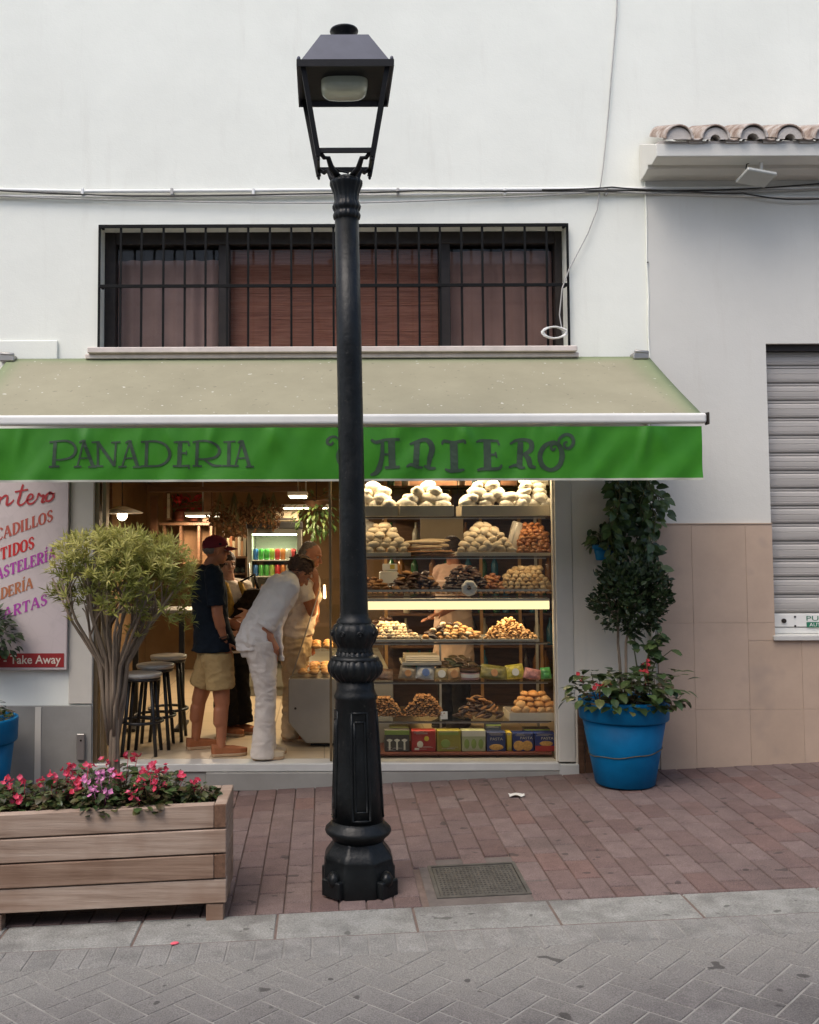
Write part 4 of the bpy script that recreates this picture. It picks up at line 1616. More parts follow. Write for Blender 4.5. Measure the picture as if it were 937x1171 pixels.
for k in range(nst):
    an = 2 * PI * k / nst + rnd.uniform(-.15, .15)
    rr = (0.38 if k % 2 else .22) * rnd.uniform(.75, 1.05)
    ex, ey = rr * math.cos(an), rr * .75 * math.sin(an)
    zt_ = PZ(rnd.uniform(640, 690), ty)
    p0 = fork + Vector((.022 * math.cos(an), .022 * math.sin(an), rnd.uniform(-.30, -.06)))
    p1 = fork + Vector((ex * .22, ey * .22, (zt_ - fork.z) * .28))
    p2 = fork + Vector((ex * .62, ey * .62, (zt_ - fork.z) * .62)) + Vector((rnd.uniform(-.02, .02), 0, 0))
    p3 = Vector((fork.x + ex + .03, ty + ey, zt_))
    tk.tube([p0, (p0 + p1) / 2 + Vector((.008 * math.cos(an), 0, 0)), p1, p2, p3], [.011, .0115, .0105, .008, .005], 7)
    tips.append((p2, p3))
    for q in range(3):
        e_ = p2.lerp(p3, rnd.uniform(.1, .7))
        f_ = e_ + Vector((rnd.uniform(-.13, .13), rnd.uniform(-.1, .1), rnd.uniform(.08, .2)))
        tk.tube([e_, e_.lerp(f_, .5) + Vector((0, 0, .02)), f_], [.006, .005, .003], 5)
obj('trunk', tk, M_bark, tree)
cr = MB()
ccx = PX(137, ty, 650)
zc0, zc1 = PZ(712, ty), PZ(604, ty)
crw = (PX(226, ty) - PX(50, ty)) / 2
n_ros = 0
while n_ros < 590:
    u_, v_, w_ = rnd.uniform(-1, 1), rnd.uniform(-1, 1), rnd.uniform(0, 1)
    rr = math.hypot(u_, v_)
    if rr > 1:
        continue
    edge = (1 - rr ** 2.6)
    top = zc0 + (zc1 - zc0) * (0.62 + .38 * math.sqrt(max(0, edge)) + .05 * noise.noise((u_ * 3, v_ * 3, 1)))
    bot = zc0 + (zc1 - zc0) * (0.30 - 0.18 * rr - .20 * max(0, u_)  + .16 * noise.noise((u_ * 2.5, v_ * 2.5, 5)))
    zz = bot + (top - bot) * w_ ** .65
    if noise.noise((u_ * 3.2, v_ * 3.2, w_ * 2.4)) < -.06:
        continue
    c_ = Vector((ccx + u_ * crw * .97, ty + v_ * crw * .75, zz))
    ax_ = Vector((u_ * .9 + rnd.uniform(-.4, .4), v_ * .9 + rnd.uniform(-.4, .4), .75 + rnd.uniform(-.3, .3))).normalized()
    a1 = ax_.orthogonal().normalized()
    a2 = ax_.cross(a1)
    young = w_ > .55
    base_t = (rnd.uniform(.35, .8) if young else rnd.uniform(0, .35))
    for q in range(rnd.randint(10, 15)):
        an = rnd.uniform(0, 2 * PI)
        d_ = (a1 * math.cos(an) + a2 * math.sin(an)) * rnd.uniform(.5, 1.1) + ax_ * rnd.uniform(.3, 1.0)
        cr.leaf(c_ - ax_ * rnd.uniform(0, .035), d_, ax_, rnd.uniform(.038, .078), rnd.uniform(.007, .0115), min(1, max(0, base_t + rnd.uniform(-.15, .15))), .3, .12)
    n_ros += 1
for k in range(7):                                  # low sprigs on the bare stems
    a_, b_ = tips[rnd.randrange(nst)]
    c_ = a_.lerp(b_, rnd.uniform(-.3, .3)) + Vector((0, -.03, 0))
    for q in range(12):
        an = rnd.uniform(0, 2 * PI)
        cr.leaf(c_, Vector((math.cos(an), math.sin(an), rnd.uniform(.1, 1))), Vector((0, 0, 1)), rnd.uniform(.05, .08), .012, rnd.uniform(.3, .6), .3, .1)
obj('crown', cr, M_ole, tree)

# ---- blue pot on the right with its plants
M_blue = mat('blue_glaze', (0.001, 0.125, 0.29), 0.5, 0.16, 0.14, 7, 0.08, 30, world=True)


def pot(loc, rr, rb, h, label, group=None, wire=True):
    o = thing('flower_pot', loc, label, 'flower pot', group)
    x, y, z = loc
    rim = h * .235
    m_ = MB().lathe([(rb * .92, z + .002), (rb, z + .012), (rb + (rr - .03 - rb) * .5, z + (h - rim) * .5), (rr - .028, z + h - rim + .005)], (x, y), 48)
    obj('body', m_, M_blue, o)
    m_ = MB().lathe([(rr - .035, z + h - rim - .002), (rr - .012, z + h - rim), (rr - .006, z + h - rim + .008), (rr, z + h - .012), (rr - .004, z + h), (rr - .022, z + h), (rr - .03, z + h - .07)], (x, y), 48, cap=False)
    obj('rim', m_, M_blue, o)
    obj('soil', MB().lathe([(rr - .032, z + h - .075), (rr - .034, z + h - .06), (.01, z + h - .05)], (x, y), 24), M_soil, o)
    if wire:
        m_ = MB()
        pts = []
        for k in range(49):
            an = 2 * PI * k / 48
            zz = z + h * .40 + .03 * math.cos(an - .1) + .004 * math.sin(an * 7)
            r_ = rb + (rr - .028 - rb) * ((zz - z) / (h - rim)) + .004
            pts.append((x + r_ * math.cos(an), y + r_ * math.sin(an), zz))
        m_.tube(pts, .0032, 6)
        obj('wire_band', m_, mat('rusty_wire', (0.10, 0.075, 0.03), .6, .4, .3, 30), o)
    return o


rp = (PX(714, -.37, 850), -.37)
pz = gz(*rp)
ph = PZ(806, rp[1] - .31, 714) - pz
pot((rp[0], rp[1], pz), .325, .212, ph, 'large bright blue flower pot with wire band by the neighbour wall')
lp = (PX(-28, -.45, 850), -.45)
lpz = gz(*lp)
lph = PZ(826, lp[1] - .2, -10) - lpz
pot((lp[0], lp[1], lpz), .30, .21, lph, 'blue flower pot cut by the left picture edge, below the sign', None, False)
fol, bl = begonia_meshes(77, 150, .24, .17, 8)
plant('begonia_plant', (lp[0], lp[1], lpz + lph - .04), 'pink begonia in the blue pot below the menu sign', 'flower', fol, bl, M_bleaf, M_pink)

# begonias in the right pot: broad leaves overhanging the rim
M_red = tint_mat('red_petal', [(0.42, 0.03, 0.035), (0.52, 0.045, 0.05), (0.45, 0.05, 0.07)], 0.5, 0.3, 0.25, .1, 40)
for i, (dx_, dy_, sd_, lab) in enumerate(((-.2, -.12, 31, 'red flowered begonia on the left side of the large blue pot'), (.17, -.14, 32, 'broad leaved begonia leaning over the right rim of blue pot'), (-.01, -.2, 33, 'begonia with red blossoms at the front middle of blue pot'))):
    fol, bl = begonia_meshes(sd_, 90, .21, .27, 2)
    rn = random.Random(sd_)
    for k in range(75):
        an = rn.uniform(0, 2 * PI)
        r_ = rn.uniform(.04, .25)
        fol.leafr(Vector((r_ * math.cos(an), r_ * math.sin(an), rn.uniform(.02, .28))), Vector((math.cos(an), math.sin(an), rn.uniform(-.6, .6))), Vector((0, 0, 1)), rn.uniform(.06, .1), rn.uniform(.055, .08), rn.uniform(0, .5), .1, .35)
    plant('begonia_plant', (rp[0] + dx_, rp[1] + dy_, pz + ph - .06), lab, 'flower', fol, bl, M_bleaf, M_red, 'begonias in the large blue pot')

# topiary shrub: two bare stems and a dense dark head
sh_ = thing('topiary_shrub', (rp[0], rp[1], pz + ph - .05), 'dark green ball headed shrub on two thin stems in the blue pot', 'shrub')
rnd = random.Random(5)
tk = MB()
hc = P(722, 682, rp[1])
for px0, px1 in ((711, 707), (715, 726)):
    a_ = P(px0, 800, rp[1])
    b_ = P(px1 if px1 < 720 else 716, 735, rp[1])
    c_ = P(px1, 690, rp[1])
    tk.tube([a_, a_.lerp(b_, .5) + Vector((.004, 0, 0)), b_, c_, c_ + Vector((rnd.uniform(-.05, .05), 0, .12))], [.012, .011, .010, .008, .003], 8)
    for q in range(6):
        d_ = c_ + Vector((rnd.uniform(-.2, .2), rnd.uniform(-.15, .15), rnd.uniform(-.02, .22)))
        tk.tube([b_.lerp(c_, rnd.uniform(.3, 1)), d_], [.006, .002], 5)
obj('trunk', tk, M_bark, sh_)
cr = MB()
k = 0
while k < 3000:
    u_ = Vector((rnd.uniform(-1, 1), rnd.uniform(-1, 1), rnd.uniform(-1, 1)))
    if u_.length > 1 or u_.length < .35:
        continue
    if noise.noise(u_ * 3.1 + Vector((3, 1, 7))) < -.12:
        continue
    lump = 1 + .22 * noise.noise(u_.normalized() * 2.2)
    rx = .275 if u_.z > -.2 else .29
    c_ = hc + Vector((u_.x * rx * lump, u_.y * .24 * lump, u_.z * .29 * lump + .02))
    d_ = (u_ + Vector((rnd.uniform(-.7, .7), rnd.uniform(-.7, .7), rnd.uniform(-.3, .9))))
    cr.leafr(c_, d_, u_.normalized(), rnd.uniform(.032, .055), rnd.uniform(.020, .032), rnd.random(), .25, .1)
    k += 1
obj('crown', cr, M_dleaf, sh_)

# climbing plant trailing down from under the awning
cl_ = thing('trailing_plant', (PX(720, -.18, 560), -.18, PZ(560, -.18)), 'leafy green climbing plant hanging beside the blue pot below the awning', 'plant')
rnd = random.Random(9)
vn, lf = MB(), MB()
for k in range(23):
    px0 = rnd.uniform(696, 738)
    y0_ = rnd.uniform(-.27, -.05)
    top = P(px0, rnd.uniform(535, 560), y0_)
    ln = rnd.uniform(.25, .80)
    pts = []
    dxk = rnd.uniform(-.10, .14)
    for q in range(9):
        w_ = q / 8
        pts.append(top + Vector((dxk * math.sin(w_ * 2.2) + .03 * math.sin(q * 1.1 + k), -.05 * math.sin(w_ * PI), -ln * w_)))
    vn.tube(pts, [.005 - .0035 * q / 8 for q in range(9)], 5)
    for q in range(int(ln * 44)):
        w_ = rnd.random()
        i0 = min(7, int(w_ * 8))
        b_ = pts[i0].lerp(pts[i0 + 1], w_ * 8 - i0)
        an = rnd.uniform(0, 2 * PI)
        d_ = Vector((math.cos(an), math.sin(an) * .8 - .2, rnd.uniform(-1.1, .2)))
        s_ = rnd.uniform(.05, .105)
        st_ = b_ + d_.normalized() * rnd.uniform(.01, .06)
        lf.leafr(st_, d_, Vector((rnd.uniform(-.3, .3), -.9, .5)).normalized(), s_, s_ * .62, rnd.random() ** 1.3, .18, .3)
for (a_, b_) in (((733, 600), (722, 672)), ((742, 560), (733, 600)), ((708, 640), (707, 700))):
    vn.tube([P(*a_, -.2), P((a_[0] + b_[0]) / 2 + 3, (a_[1] + b_[1]) / 2, -.22), P(*b_, -.22)], .004, 5)
obj('vines', vn, M_stem, cl_)
obj('leaves', lf, M_ivy, cl_)

# leafy branch right of the topiary
br_ = thing('broad_leaf_plant', (PX(735, rp[1] + .02, 790), rp[1] + .02, pz + ph - .05), 'tall broad leaved plant behind the topiary at the right of blue pot', 'plant')
st_, lf = MB(), MB()
for k in range(7):
    e_ = P(rnd.uniform(725, 772), rnd.uniform(715, 770), rp[1] + rnd.uniform(-.1, .12))
    b_ = Vector(br_.location)
    mid = b_.lerp(e_, .55) + Vector((-.03, 0, .08))
    st_.tube([b_, mid, e_], [.007, .005, .003], 6)
    for q in range(9):
        w_ = rnd.uniform(.35, 1)
        c_ = mid.lerp(e_, (w_ - .35) / .65)
        d_ = Vector((rnd.uniform(-1, 1), rnd.uniform(-1, .3), rnd.uniform(-.5, .6)))
        s_ = rnd.uniform(.06, .10)
        lf.leafr(c_, d_, Vector((0, -.4, 1)).normalized(), s_, s_ * .7, rnd.random(), .15, .3)
obj('stems', st_, M_stem, br_)
obj('leaves', lf, M_ivy, br_)

# small wall pot
wp = P(691, 634, -.14)
wpt = thing('wall_pot', (wp.x, -.14, wp.z), 'small blue wall pot hung beside the trailing plant', 'flower pot')
obj('body', MB().lathe([(.055, wp.z - .045), (.06, wp.z - .04), (.075, wp.z + .04)], (wp.x, -.14), 24), M_blue, wpt)
obj('rim', MB().lathe([(.076, wp.z + .038), (.086, wp.z + .042), (.088, wp.z + .072), (.074, wp.z + .074)], (wp.x, -.14), 24), M_blue, wpt)
obj('hanger', MB().box(wp.x - .015, wp.x + .015, -.066, -.008, wp.z + .03, wp.z + .045), M_black, wpt)
sp = thing('potted_plant', (wp.x, -.14, wp.z + .06), 'drooping green plant growing from the small blue wall pot', 'plant')
lf, vn = MB(), MB()
for k in range(13):
    an = rnd.uniform(0, 2 * PI)
    e_ = Vector((wp.x + .085 * math.cos(an), -.14 + .08 * math.sin(an), wp.z + rnd.uniform(.1, .26)))
    vn.tube([(wp.x, -.14, wp.z + .05), (Vector((wp.x, -.14, wp.z + .06)) + e_) / 2 + Vector((0, 0, .04)), e_], .003, 5)
    for q in range(7):
        d_ = Vector((math.cos(an + rnd.uniform(-.8, .8)), math.sin(an) - .3, rnd.uniform(-1.3, .1)))
        lf.leafr(e_ + Vector((rnd.uniform(-.03, .03), rnd.uniform(-.03, .03), rnd.uniform(-.07, .02))), d_, Vector((0, -.6, 1)).normalized(), rnd.uniform(.045, .075), rnd.uniform(.03, .045), rnd.random(), .15, .3)
obj('stems', vn, M_stem, sp)
obj('leaves', lf, M_ivy, sp)

# wall plant at the left edge, over the sign
wl = P(-14, 742, -.2)
wq = thing('hanging_pot', (wl.x, -.2, wl.z), 'dark pot hanging at the left edge in front of menu sign', 'flower pot')
obj('body', MB().lathe([(.07, wl.z - .12), (.10, wl.z), (.108, wl.z + .01), (.105, wl.z + .02)], (wl.x, -.2), 24), M_black2, wq)
obj('hanger', MB().tube([(wl.x, -.11, wl.z), (wl.x, -.07, wl.z + .0), (wl.x, -.055, wl.z + .03)], .006, 6), M_black, wq)
sp = thing('potted_plant', (wl.x, -.2, wl.z + .01), 'dark green bushy plant spilling past the left edge of the sign', 'plant')
lf, vn = MB(), MB()
for k in range(700):
    u_ = Vector((rnd.uniform(-1, 1), rnd.uniform(-1, 1), rnd.uniform(-.6, 1)))
    if u_.length > 1:
        continue
    c_ = Vector((wl.x, -.2, wl.z + .13)) + Vector((u_.x * .245, u_.y * .17, u_.z * .2 - .08 * abs(u_.x)))
    lf.leafr(c_, u_ + Vector((0, 0, rnd.uniform(-.8, .3))), Vector((0, -.3, 1)).normalized(), rnd.uniform(.04, .075), rnd.uniform(.025, .04), rnd.random(), .2, .3)
for k in range(10):
    an = k * .63
    vn.tube([(wl.x, -.2, wl.z), (wl.x + .15 * math.cos(an), -.2 + .1 * math.sin(an), wl.z + .17)], .004, 5)
obj('stems', vn, M_stem, sp)
obj('leaves', lf, M_dleaf, sp)

# ================================================================== MENU SIGN
SY = -0.055
sgx1 = PX(77.5, SY, 650)
sgz0, sgz1 = PZ(765, SY), PZ(520, SY)
sgx0 = sgx1 - 1.55
sign = thing('menu_sign', ((sgx0 + sgx1) / 2, SY, sgz0), 'pale mauve menu board with slanted coloured words and a red Take Away band', 'sign')
t = NT('sign_print')
v = t.coord(True)
n = t.noise(v, 9, 2, .5)
vo = t.new('ShaderNodeTexVoronoi', feature='DISTANCE_TO_EDGE')
vo.inputs['Scale'].default_value = 7
t.l.new(v, vo.inputs['Vector'])
c = t.ramp(vo.outputs['Distance'], [(0.01, (0.555, 0.478, 0.462)), (0.03, (0.58, 0.50, 0.485))])
c = t.mix(t.ramp(n, [(.55, (0, 0, 0)), (.62, (.5,) * 3)]), c, (0.52, 0.45, 0.435))
t.base(c)
t.p.inputs['Roughness'].default_value = .5
obj('board', MB().box(sgx0, sgx1, SY, -.022, sgz0, sgz1), t.m, sign, .003)
M_cr = mat('crimson_print', (0.30, 0.022, 0.022), .5, .4, .06, 4)
M_ink = {'a': mat('red_ink', (0.42, 0.045, 0.05), .5, .4, .05), 'b': mat('brick_ink', (0.45, 0.10, 0.07), .5, .4, .05), 'c': mat('scarlet_ink', (0.55, 0.03, 0.03), .5, .4, .05), 'd': mat('magenta_ink', (0.42, 0.06, 0.36), .5, .4, .05), 'e': mat('orange_ink', (0.45, 0.16, 0.07), .5, .4, .05), 'w': mat('cream_ink', (0.70, 0.62, 0.52), .5, .4, .05)}
obj('band', MB().box(sgx0 + .01, PX(73.5, SY, 750), SY - .003, SY - .0005, PZ(762, SY), PZ(746, SY)), M_cr, sign)
tm = MB()
put_text(tm, 'Para llevar - Take Away', PX(70, SY, 750) - .82, PX(70, SY, 750), PZ(761, SY), PZ(748, SY), SY - .0045, bold=.012)
obj('lettering', tm, M_ink['w'], sign)
GL = {
    'A': (.9, [([(.40, 1), (.08, 0)], .10), ([(.42, 1), (.80, 0)], .2), ([(.2, .35), (.65, .35)], .09), ([(0, .03), (.24, .03)], .09), ([(.6, .03), (.92, .03)], .09)]),
    'B': (.8, [([(.18, 1), (.18, 0)], .2), ([(.05, .97), (.45, .98), (.66, .85), (.6, .62), (.2, .53)], [.09, .1, .18, .16, .08]), ([(.2, .53), (.6, .48), (.76, .27), (.55, .04), (.05, .03)], [.08, .12, .2, .12, .09])]),
    'C': (.8, [([(.74, .78), (.62, .95), (.4, .98), (.16, .75), (.12, .4), (.3, .06), (.55, .02), (.76, .2)], [.2, .12, .1, .2, .22, .12, .1, .08])]),
    'D': (.85, [([(.2, 1), (.2, 0)], .2), ([(.05, .97), (.45, .97), (.75, .75), (.78, .4), (.5, .05), (.05, .03)], [.09, .1, .2, .22, .12, .09])]),
    'E': (.75, [([(.2, 1), (.2, 0)], .2), ([(.05, .96), (.66, .96)], .09), ([(.64, 1), (.66, .76)], .09), ([(.2, .52), (.5, .52)], .08), ([(.5, .64), (.5, .4)], .07), ([(.05, .04), (.7, .04)], .09), ([(.68, 0), (.7, .26)], .09)]),
    'I': (.45, [([(.22, 1), (.22, 0)], .2), ([(.04, .97), (.42, .97)], .08), ([(.04, .03), (.42, .03)], .08)]),
    'L': (.7, [([(.2, 1), (.2, 0)], .2), ([(.04, .97), (.4, .97)], .08), ([(.04, .04), (.66, .04)], .09), ([(.63, 0), (.65, .3)], .09)]),
    'M': (1.05, [([(.18, 1), (.14, 0)], .1), ([(.2, 1), (.5, .1)], .18), ([(.5, .1), (.82, 1)], .09), ([(.84, 1), (.86, 0)], .2), ([(.02, .03), (.28, .03)], .08), ([(.7, .03), (1.02, .03)], .08)]),
    'N': (.9, [([(.18, 1), (.18, 0)], .1), ([(.18, .97), (.7, .05)], .19), ([(.72, 1), (.72, 0)], .1), ([(.02, .03), (.34, .03)], .08), ([(.56, .97), (.88, .97)], .08), ([(.02, .97), (.24, .97)], .08)]),
    'O': (.9, [([(.45, .98), (.18, .8), (.12, .5), (.2, .15), (.45, .02), (.7, .15), (.78, .5), (.7, .82), (.45, .98)], [.09, .17, .22, .17, .09, .17, .22, .17, .09])]),
    'P': (.75, [([(.2, 1), (.2, 0)], .2), ([(.05, .97), (.45, .98), (.7, .8), (.65, .55), (.4, .44), (.2, .45)], [.09, .1, .2, .18, .1, .08]), ([(.04, .03), (.4, .03)], .08)]),
    'R': (.85, [([(.2, 1), (.2, 0)], .2), ([(.05, .97), (.45, .98), (.68, .82), (.64, .6), (.4, .49), (.2, .5)], [.09, .1, .2, .18, .1, .08]), ([(.42, .5), (.72, .02)], .18), ([(.04, .03), (.38, .03)], .08), ([(.66, .03), (.86, .03)], .08)]),
    'S': (.7, [([(.58, .76), (.5, .94), (.3, .96), (.14, .8), (.2, .6), (.48, .44), (.58, .24), (.42, .04), (.22, .04), (.1, .26)], [.14, .1, .1, .16, .18, .2, .17, .1, .1, .14])]),
    'T': (.8, [([(.4, 1), (.4, 0)], .2), ([(.06, .95), (.74, .95)], .1), ([(.08, 1), (.06, .72)], .08), ([(.72, 1), (.74, .72)], .08), ([(.22, .03), (.58, .03)], .08)]),
    'U': (.88, [([(.2, 1), (.18, .35), (.3, .06), (.5, .03), (.66, .2), (.7, .5), (.7, 1)], [.2, .2, .16, .1, .1, .1, .1]), ([(.04, .97), (.36, .97)], .08), ([(.56, .97), (.86, .97)], .08)]),
}


def sign_word(word, xe, ye, slope, hpx, ink, gap=.06, width=1.0):
    """word set so that it ends at source pixel (xe, ye); slope = rise per px"""
    adv = [(GL['I' if ch_ == 'Í' else ch_][0] + gap) * width for ch_ in word]
    tot = sum(adv)
    mb_ = MB()
    x = -tot
    s_ = hpx
    for ch_, a_ in zip(word, adv):
        strokes = GL['I' if ch_ == 'Í' else ch_][1] + ([([(.2, 1.12), (.38, 1.3)], [.08, .14])] if ch_ == 'Í' else [])
        for k_, (pts, w) in enumerate(strokes):
            def fn(u, v, x=x, k_=k_):
                uu, vv = (x + u) * s_, v * s_
                q = P(xe + uu, ye - slope * uu - vv, SY)
                return Vector((q.x, SY - .0025 - .0003 * k_, q.z))
            ribbon(mb_, [(a * width, b) for a, b in pts], w, fn, sub=4)
        x += a_
    obj('lettering', mb_, ink, sign)


sc3 = 3.446
sign_word('BOCADILLOS', 212 / sc3, 540 + 190 / sc3, .36, 45 / sc3, M_ink['b'], .06, .78)
sign_word('EMBUTIDOS', 138 / sc3, 540 + 298 / sc3, .36, 47 / sc3, M_ink['c'], .06, .72)
sign_word('PASTELERÍA', 222 / sc3, 540 + 340 / sc3, .36, 45 / sc3, M_ink['d'], .04, .74)
sign_word('PANADERÍA', 132 / sc3, 540 + 455 / sc3, .36, 43 / sc3, M_ink['e'], .05, .74)
sign_word('TARTAS', 190 / sc3, 540 + 520 / sc3, .34, 43 / sc3, M_ink['d'], .06, .92)
sc_ = MB()
script = [([(-78, 60), (-98, 52), (-120, 75), (-120, 115), (-98, 132), (-73, 115)], [6, 8, 10, 10, 8, 5]),
          ([(-36, 98), (-54, 96), (-64, 118), (-51, 136), (-32, 118), (-26, 98), (-34, 132), (-16, 128), (-6, 112)], [6, 8, 10, 8, 6, 8, 10, 5, 4]),
          ([(-6, 132), (4, 96)], 9), ([(0, 112), (18, 94), (30, 96), (28, 128), (44, 122), (56, 108)], [5, 8, 9, 10, 7, 4]),
          ([(92, 48), (80, 90), (72, 120), (82, 130), (98, 120), (106, 108)], [8, 10, 10, 8, 6, 4]), ([(60, 78), (112, 68)], 7),
          ([(106, 112), (126, 104), (130, 90), (118, 88), (108, 108), (114, 124), (130, 122), (146, 106)], [5, 7, 8, 7, 9, 9, 7, 4]),
          ([(146, 106), (154, 84), (162, 94), (174, 92), (166, 118), (180, 114)], [4, 8, 8, 9, 9, 5]),
          ([(200, 78), (184, 92), (184, 112), (198, 112), (212, 94), (202, 80), (196, 86), (218, 82)], [7, 9, 9, 8, 9, 8, 5, 4])]
for k_, (pts, w) in enumerate(script):
    def fn(u, v, k_=k_):
        q = P(u / sc3, 540 + v / sc3, SY)
        return Vector((q.x, SY - .0025 - .0003 * k_, q.z))
    ribbon(sc_, pts, w, fn)
obj('lettering', sc_, M_ink['a'], sign)
# small steel catch on the grey dado
bk = thing('wall_catch', (PX(93, -.03, 850), -.03, PZ(850, -.03)), 'small upright steel catch box on the grey wall base left of the door', 'catch')
obj('body', MB().box(PX(88, -.04, 850), PX(97, -.04, 850), -.055, -.0255, PZ(868, -.04), PZ(838, -.04)), M_steel, bk, .005)
obj('screw', MB().tube([(PX(92.5, -.06, 850), -.054, PZ(846, -.06)), (PX(92.5, -.06, 850), -.059, PZ(846, -.06))], .008, 10), M_dark, bk)

# ================================================================== CABLES, FLOODLIGHT
def cable(name, pts, r, m, label, sag=0):
    mb_ = MB()
    q = []
    for i in range(len(pts) - 1):
        for s_ in range(8):
            w_ = s_ / 8
            a_, b_ = Vector(pts[i]), Vector(pts[i + 1])
            q.append(a_.lerp(b_, w_) - Vector((0, 0, sag * 4 * w_ * (1 - w_))))
    q.append(Vector(pts[-1]))
    mb_.tube(q, r, 6)
    return tag(obj(name, mb_, m, None, 0, origin=pts[0]), label, 'cable')


M_cab = mat('black_cable', (0.045, 0.043, 0.04), .6, .3, .2)
M_gcab = mat('grey_cable', (0.40, 0.39, 0.37), .6, .3, .15)
M_wcab = mat('white_cable', (0.74, 0.74, 0.71), .5, .4, .06)
cp = lambda *l: [P(x, y, yy_) for x, y, yy_ in l]
cable('conduit', cp((-150, 215, -.025), (0, 217, -.025), (95, 219, -.025), (200, 218.5, -.025), (290, 218, -.025), (400, 217, -.025), (560, 217, -.025), (700, 216, -.025), (830, 215, -.03), (1500, 214, -.03)), .015, M_wcab, 'white conduit clipped along the wall above the barred window')
cable('conduit', cp((-150, 222, -.022), (0, 224, -.022), (180, 224.5, -.022), (380, 223, -.022), (640, 220, -.022), (720, 220, -.022), (900, 225, -.025), (1500, 226, -.03)), .009, M_wcab, 'thinner white conduit just below the main conduit on the wall', .004)
cable('power_cable', cp((-150, 212, -.055), (0, 218, -.05), (150, 224, -.05), (330, 222, -.05), (480, 218, -.05), (720, 218, -.05), (830, 217, -.05), (937, 210, -.05), (1200, 204, -.05), (1500, 202, -.05)), .0065, M_cab, 'thick black cable running along the wall up to the eave', .005)
cable('power_cable', cp((-150, 222, -.04), (0, 224, -.04), (190, 230, -.04), (400, 232, -.04), (560, 226, -.04), (690, 219, -.04), (760, 221, -.04), (840, 219, -.04), (960, 214, -.04), (1500, 206, -.04)), .006, M_gcab, 'grey cable sagging lowest along the wall under the conduits', .006)
cable('power_cable', cp((620, 217, -.06), (700, 214, -.06), (790, 219, -.06), (850, 221, -.06), (900, 228, -.06), (960, 226, -.06), (1500, 210, -.05)), .006, M_cab, 'loose black cable drooping below the eave floodlight', .006)
cable('drop_wire', cp((707, -30, -.02), (705, 20, -.02), (699, 90, -.02), (696, 130, -.02), (690, 190, -.03), (683, 240, -.03), (672, 268, -.03), (651, 308, -.05), (643, 330, -.06), (640, 360, -.06), (644, 384, -.06)), .0052, M_gcab, 'thin grey wire dropping from the top of wall to the barred window')
mb_ = MB()
cc = P(631, 382, -.075)
q = []
for k in range(60):
    an = k * .42
    rr = .075 + .012 * math.sin(k * .9)
    q.append(cc + Vector((rr * 1.15 * math.cos(an) + .02, .012 * math.sin(k * .7), .045 * math.sin(an) + .012)))
mb_.tube(q, .006, 6)
tag(obj('cable_coil', mb_, M_wcab, None, 0, origin=cc), 'coil of white cable hung at the lower right corner of window grille', 'cable')
# clips on the conduit
for i, px_ in enumerate((95, 197, 290, 455, 577, 693)):
    c_ = P(px_, 219, -.02)
    clp = MB().box(c_.x - .011, c_.x + .011, -.043, -.001, c_.z - .032, c_.z + .022)
    tag(obj('cable_clip', clp, M_gcab if i % 2 else M_wcab, None, .003, origin=c_), ['cable clip nearest the left edge, over the blank wall', 'cable clip above the left end of the barred window', 'cable clip above the window left of the lamp', 'cable clip just right of the lamp head', 'cable clip above the right part of the barred window', 'cable clip where the drop wire crosses the conduit'][i], 'clip', 'clips holding the wall cables')
fl = thing('floodlight', tuple(P(868, 190, -.3)), 'small grey square floodlight hanging below the tiled eave', 'floodlight')
pa, pb = P(871, 178, -.32), P(871, 197, -.32)
obj('arm', MB().tube([pa + Vector((0, 0, .06)), pb], .012, 8), M_wcab, fl)
rot = Matrix.Rotation(R(-20), 3, 'X') @ Matrix.Rotation(R(14), 3, 'Z')
obj('lamp_head', MB().obox(P(865, 203, -.34), (.25, .16, .03), rot), mat('flood_grey', (0.42, 0.43, 0.40), .5, .4, .05), fl, .006)
obj('flex', MB().tube(cp((853, 196, -.3), (854, 188, -.31), (862, 184, -.31), (869, 186, -.32)), .005, 6), M_cab, fl)
# nail in the wall and old screw hole
tag(obj('wall_hook', MB().tube([P(741, 300, -.001), P(741, 300, -.03)], .006, 8), M_dark), 'tiny dark hook in the white wall right of the window', 'hook')
# ================================================================== DISPLAY WINDOW
DY = 0.16                                      # front edge of the shelves
gx0d, gx1d = dx + 0.013, jx0 - 0.013
obj('shop_window', MB().box(gx0d, gx1d, 0.032, 0.038, 0.0, 2.28), M_glass, bakery)
# glass panel of the sliding door, half open
dgx0 = PX(292, 0.09, 720)
M_shelf = glass_mat('shelf_glass', (0.95, 0.96, 0.94), 0.25)
M_shedge = mat('shelf_edge', (0.10, 0.075, 0.05), .3, .5, .1)
rack = thing('display_rack', ((gx0d + gx1d) / 2, .35, 0), 'glass shelved bakery display rack filling the shop window', 'display rack')
SX0, SX1 = PX(392, .3, 720), jx0 - 0.016
SD = 0.46
shelf_y = [591, 637, 682, 735, 780, 825]
sz = {}
for i, py in enumerate(shelf_y):
    z = PZ(py, DY)
    sz[i] = z
    mb = MB().box(SX0, SX1, DY, DY + SD, z - .009, z - .001)
    obj('shelf', mb, M_shelf, rack)
    obj('shelf_edge', MB().box(SX0, SX1, DY - .004, DY - .0005, z - .011, z - .0005), M_shedge if i not in (2,) else M_woodd, rack)
M_redw = mat('red_brown_board', (0.17, 0.05, 0.03), .5, .4, .2, 5)
obj('base_board', MB().box(SX0, SX1, DY - .01, DY + SD, 0.02, PZ(861, DY)), M_redw, rack, .003)
sz[6] = PZ(861, DY)
for xx in (SX0 + .01, SX1 - .012):
    obj('upright', MB().box(xx - .01, xx + .01, DY + SD - .03, DY + SD - .01, .02, 2.3), M_steel, rack)
ux = PX(504, DY + SD, 830)
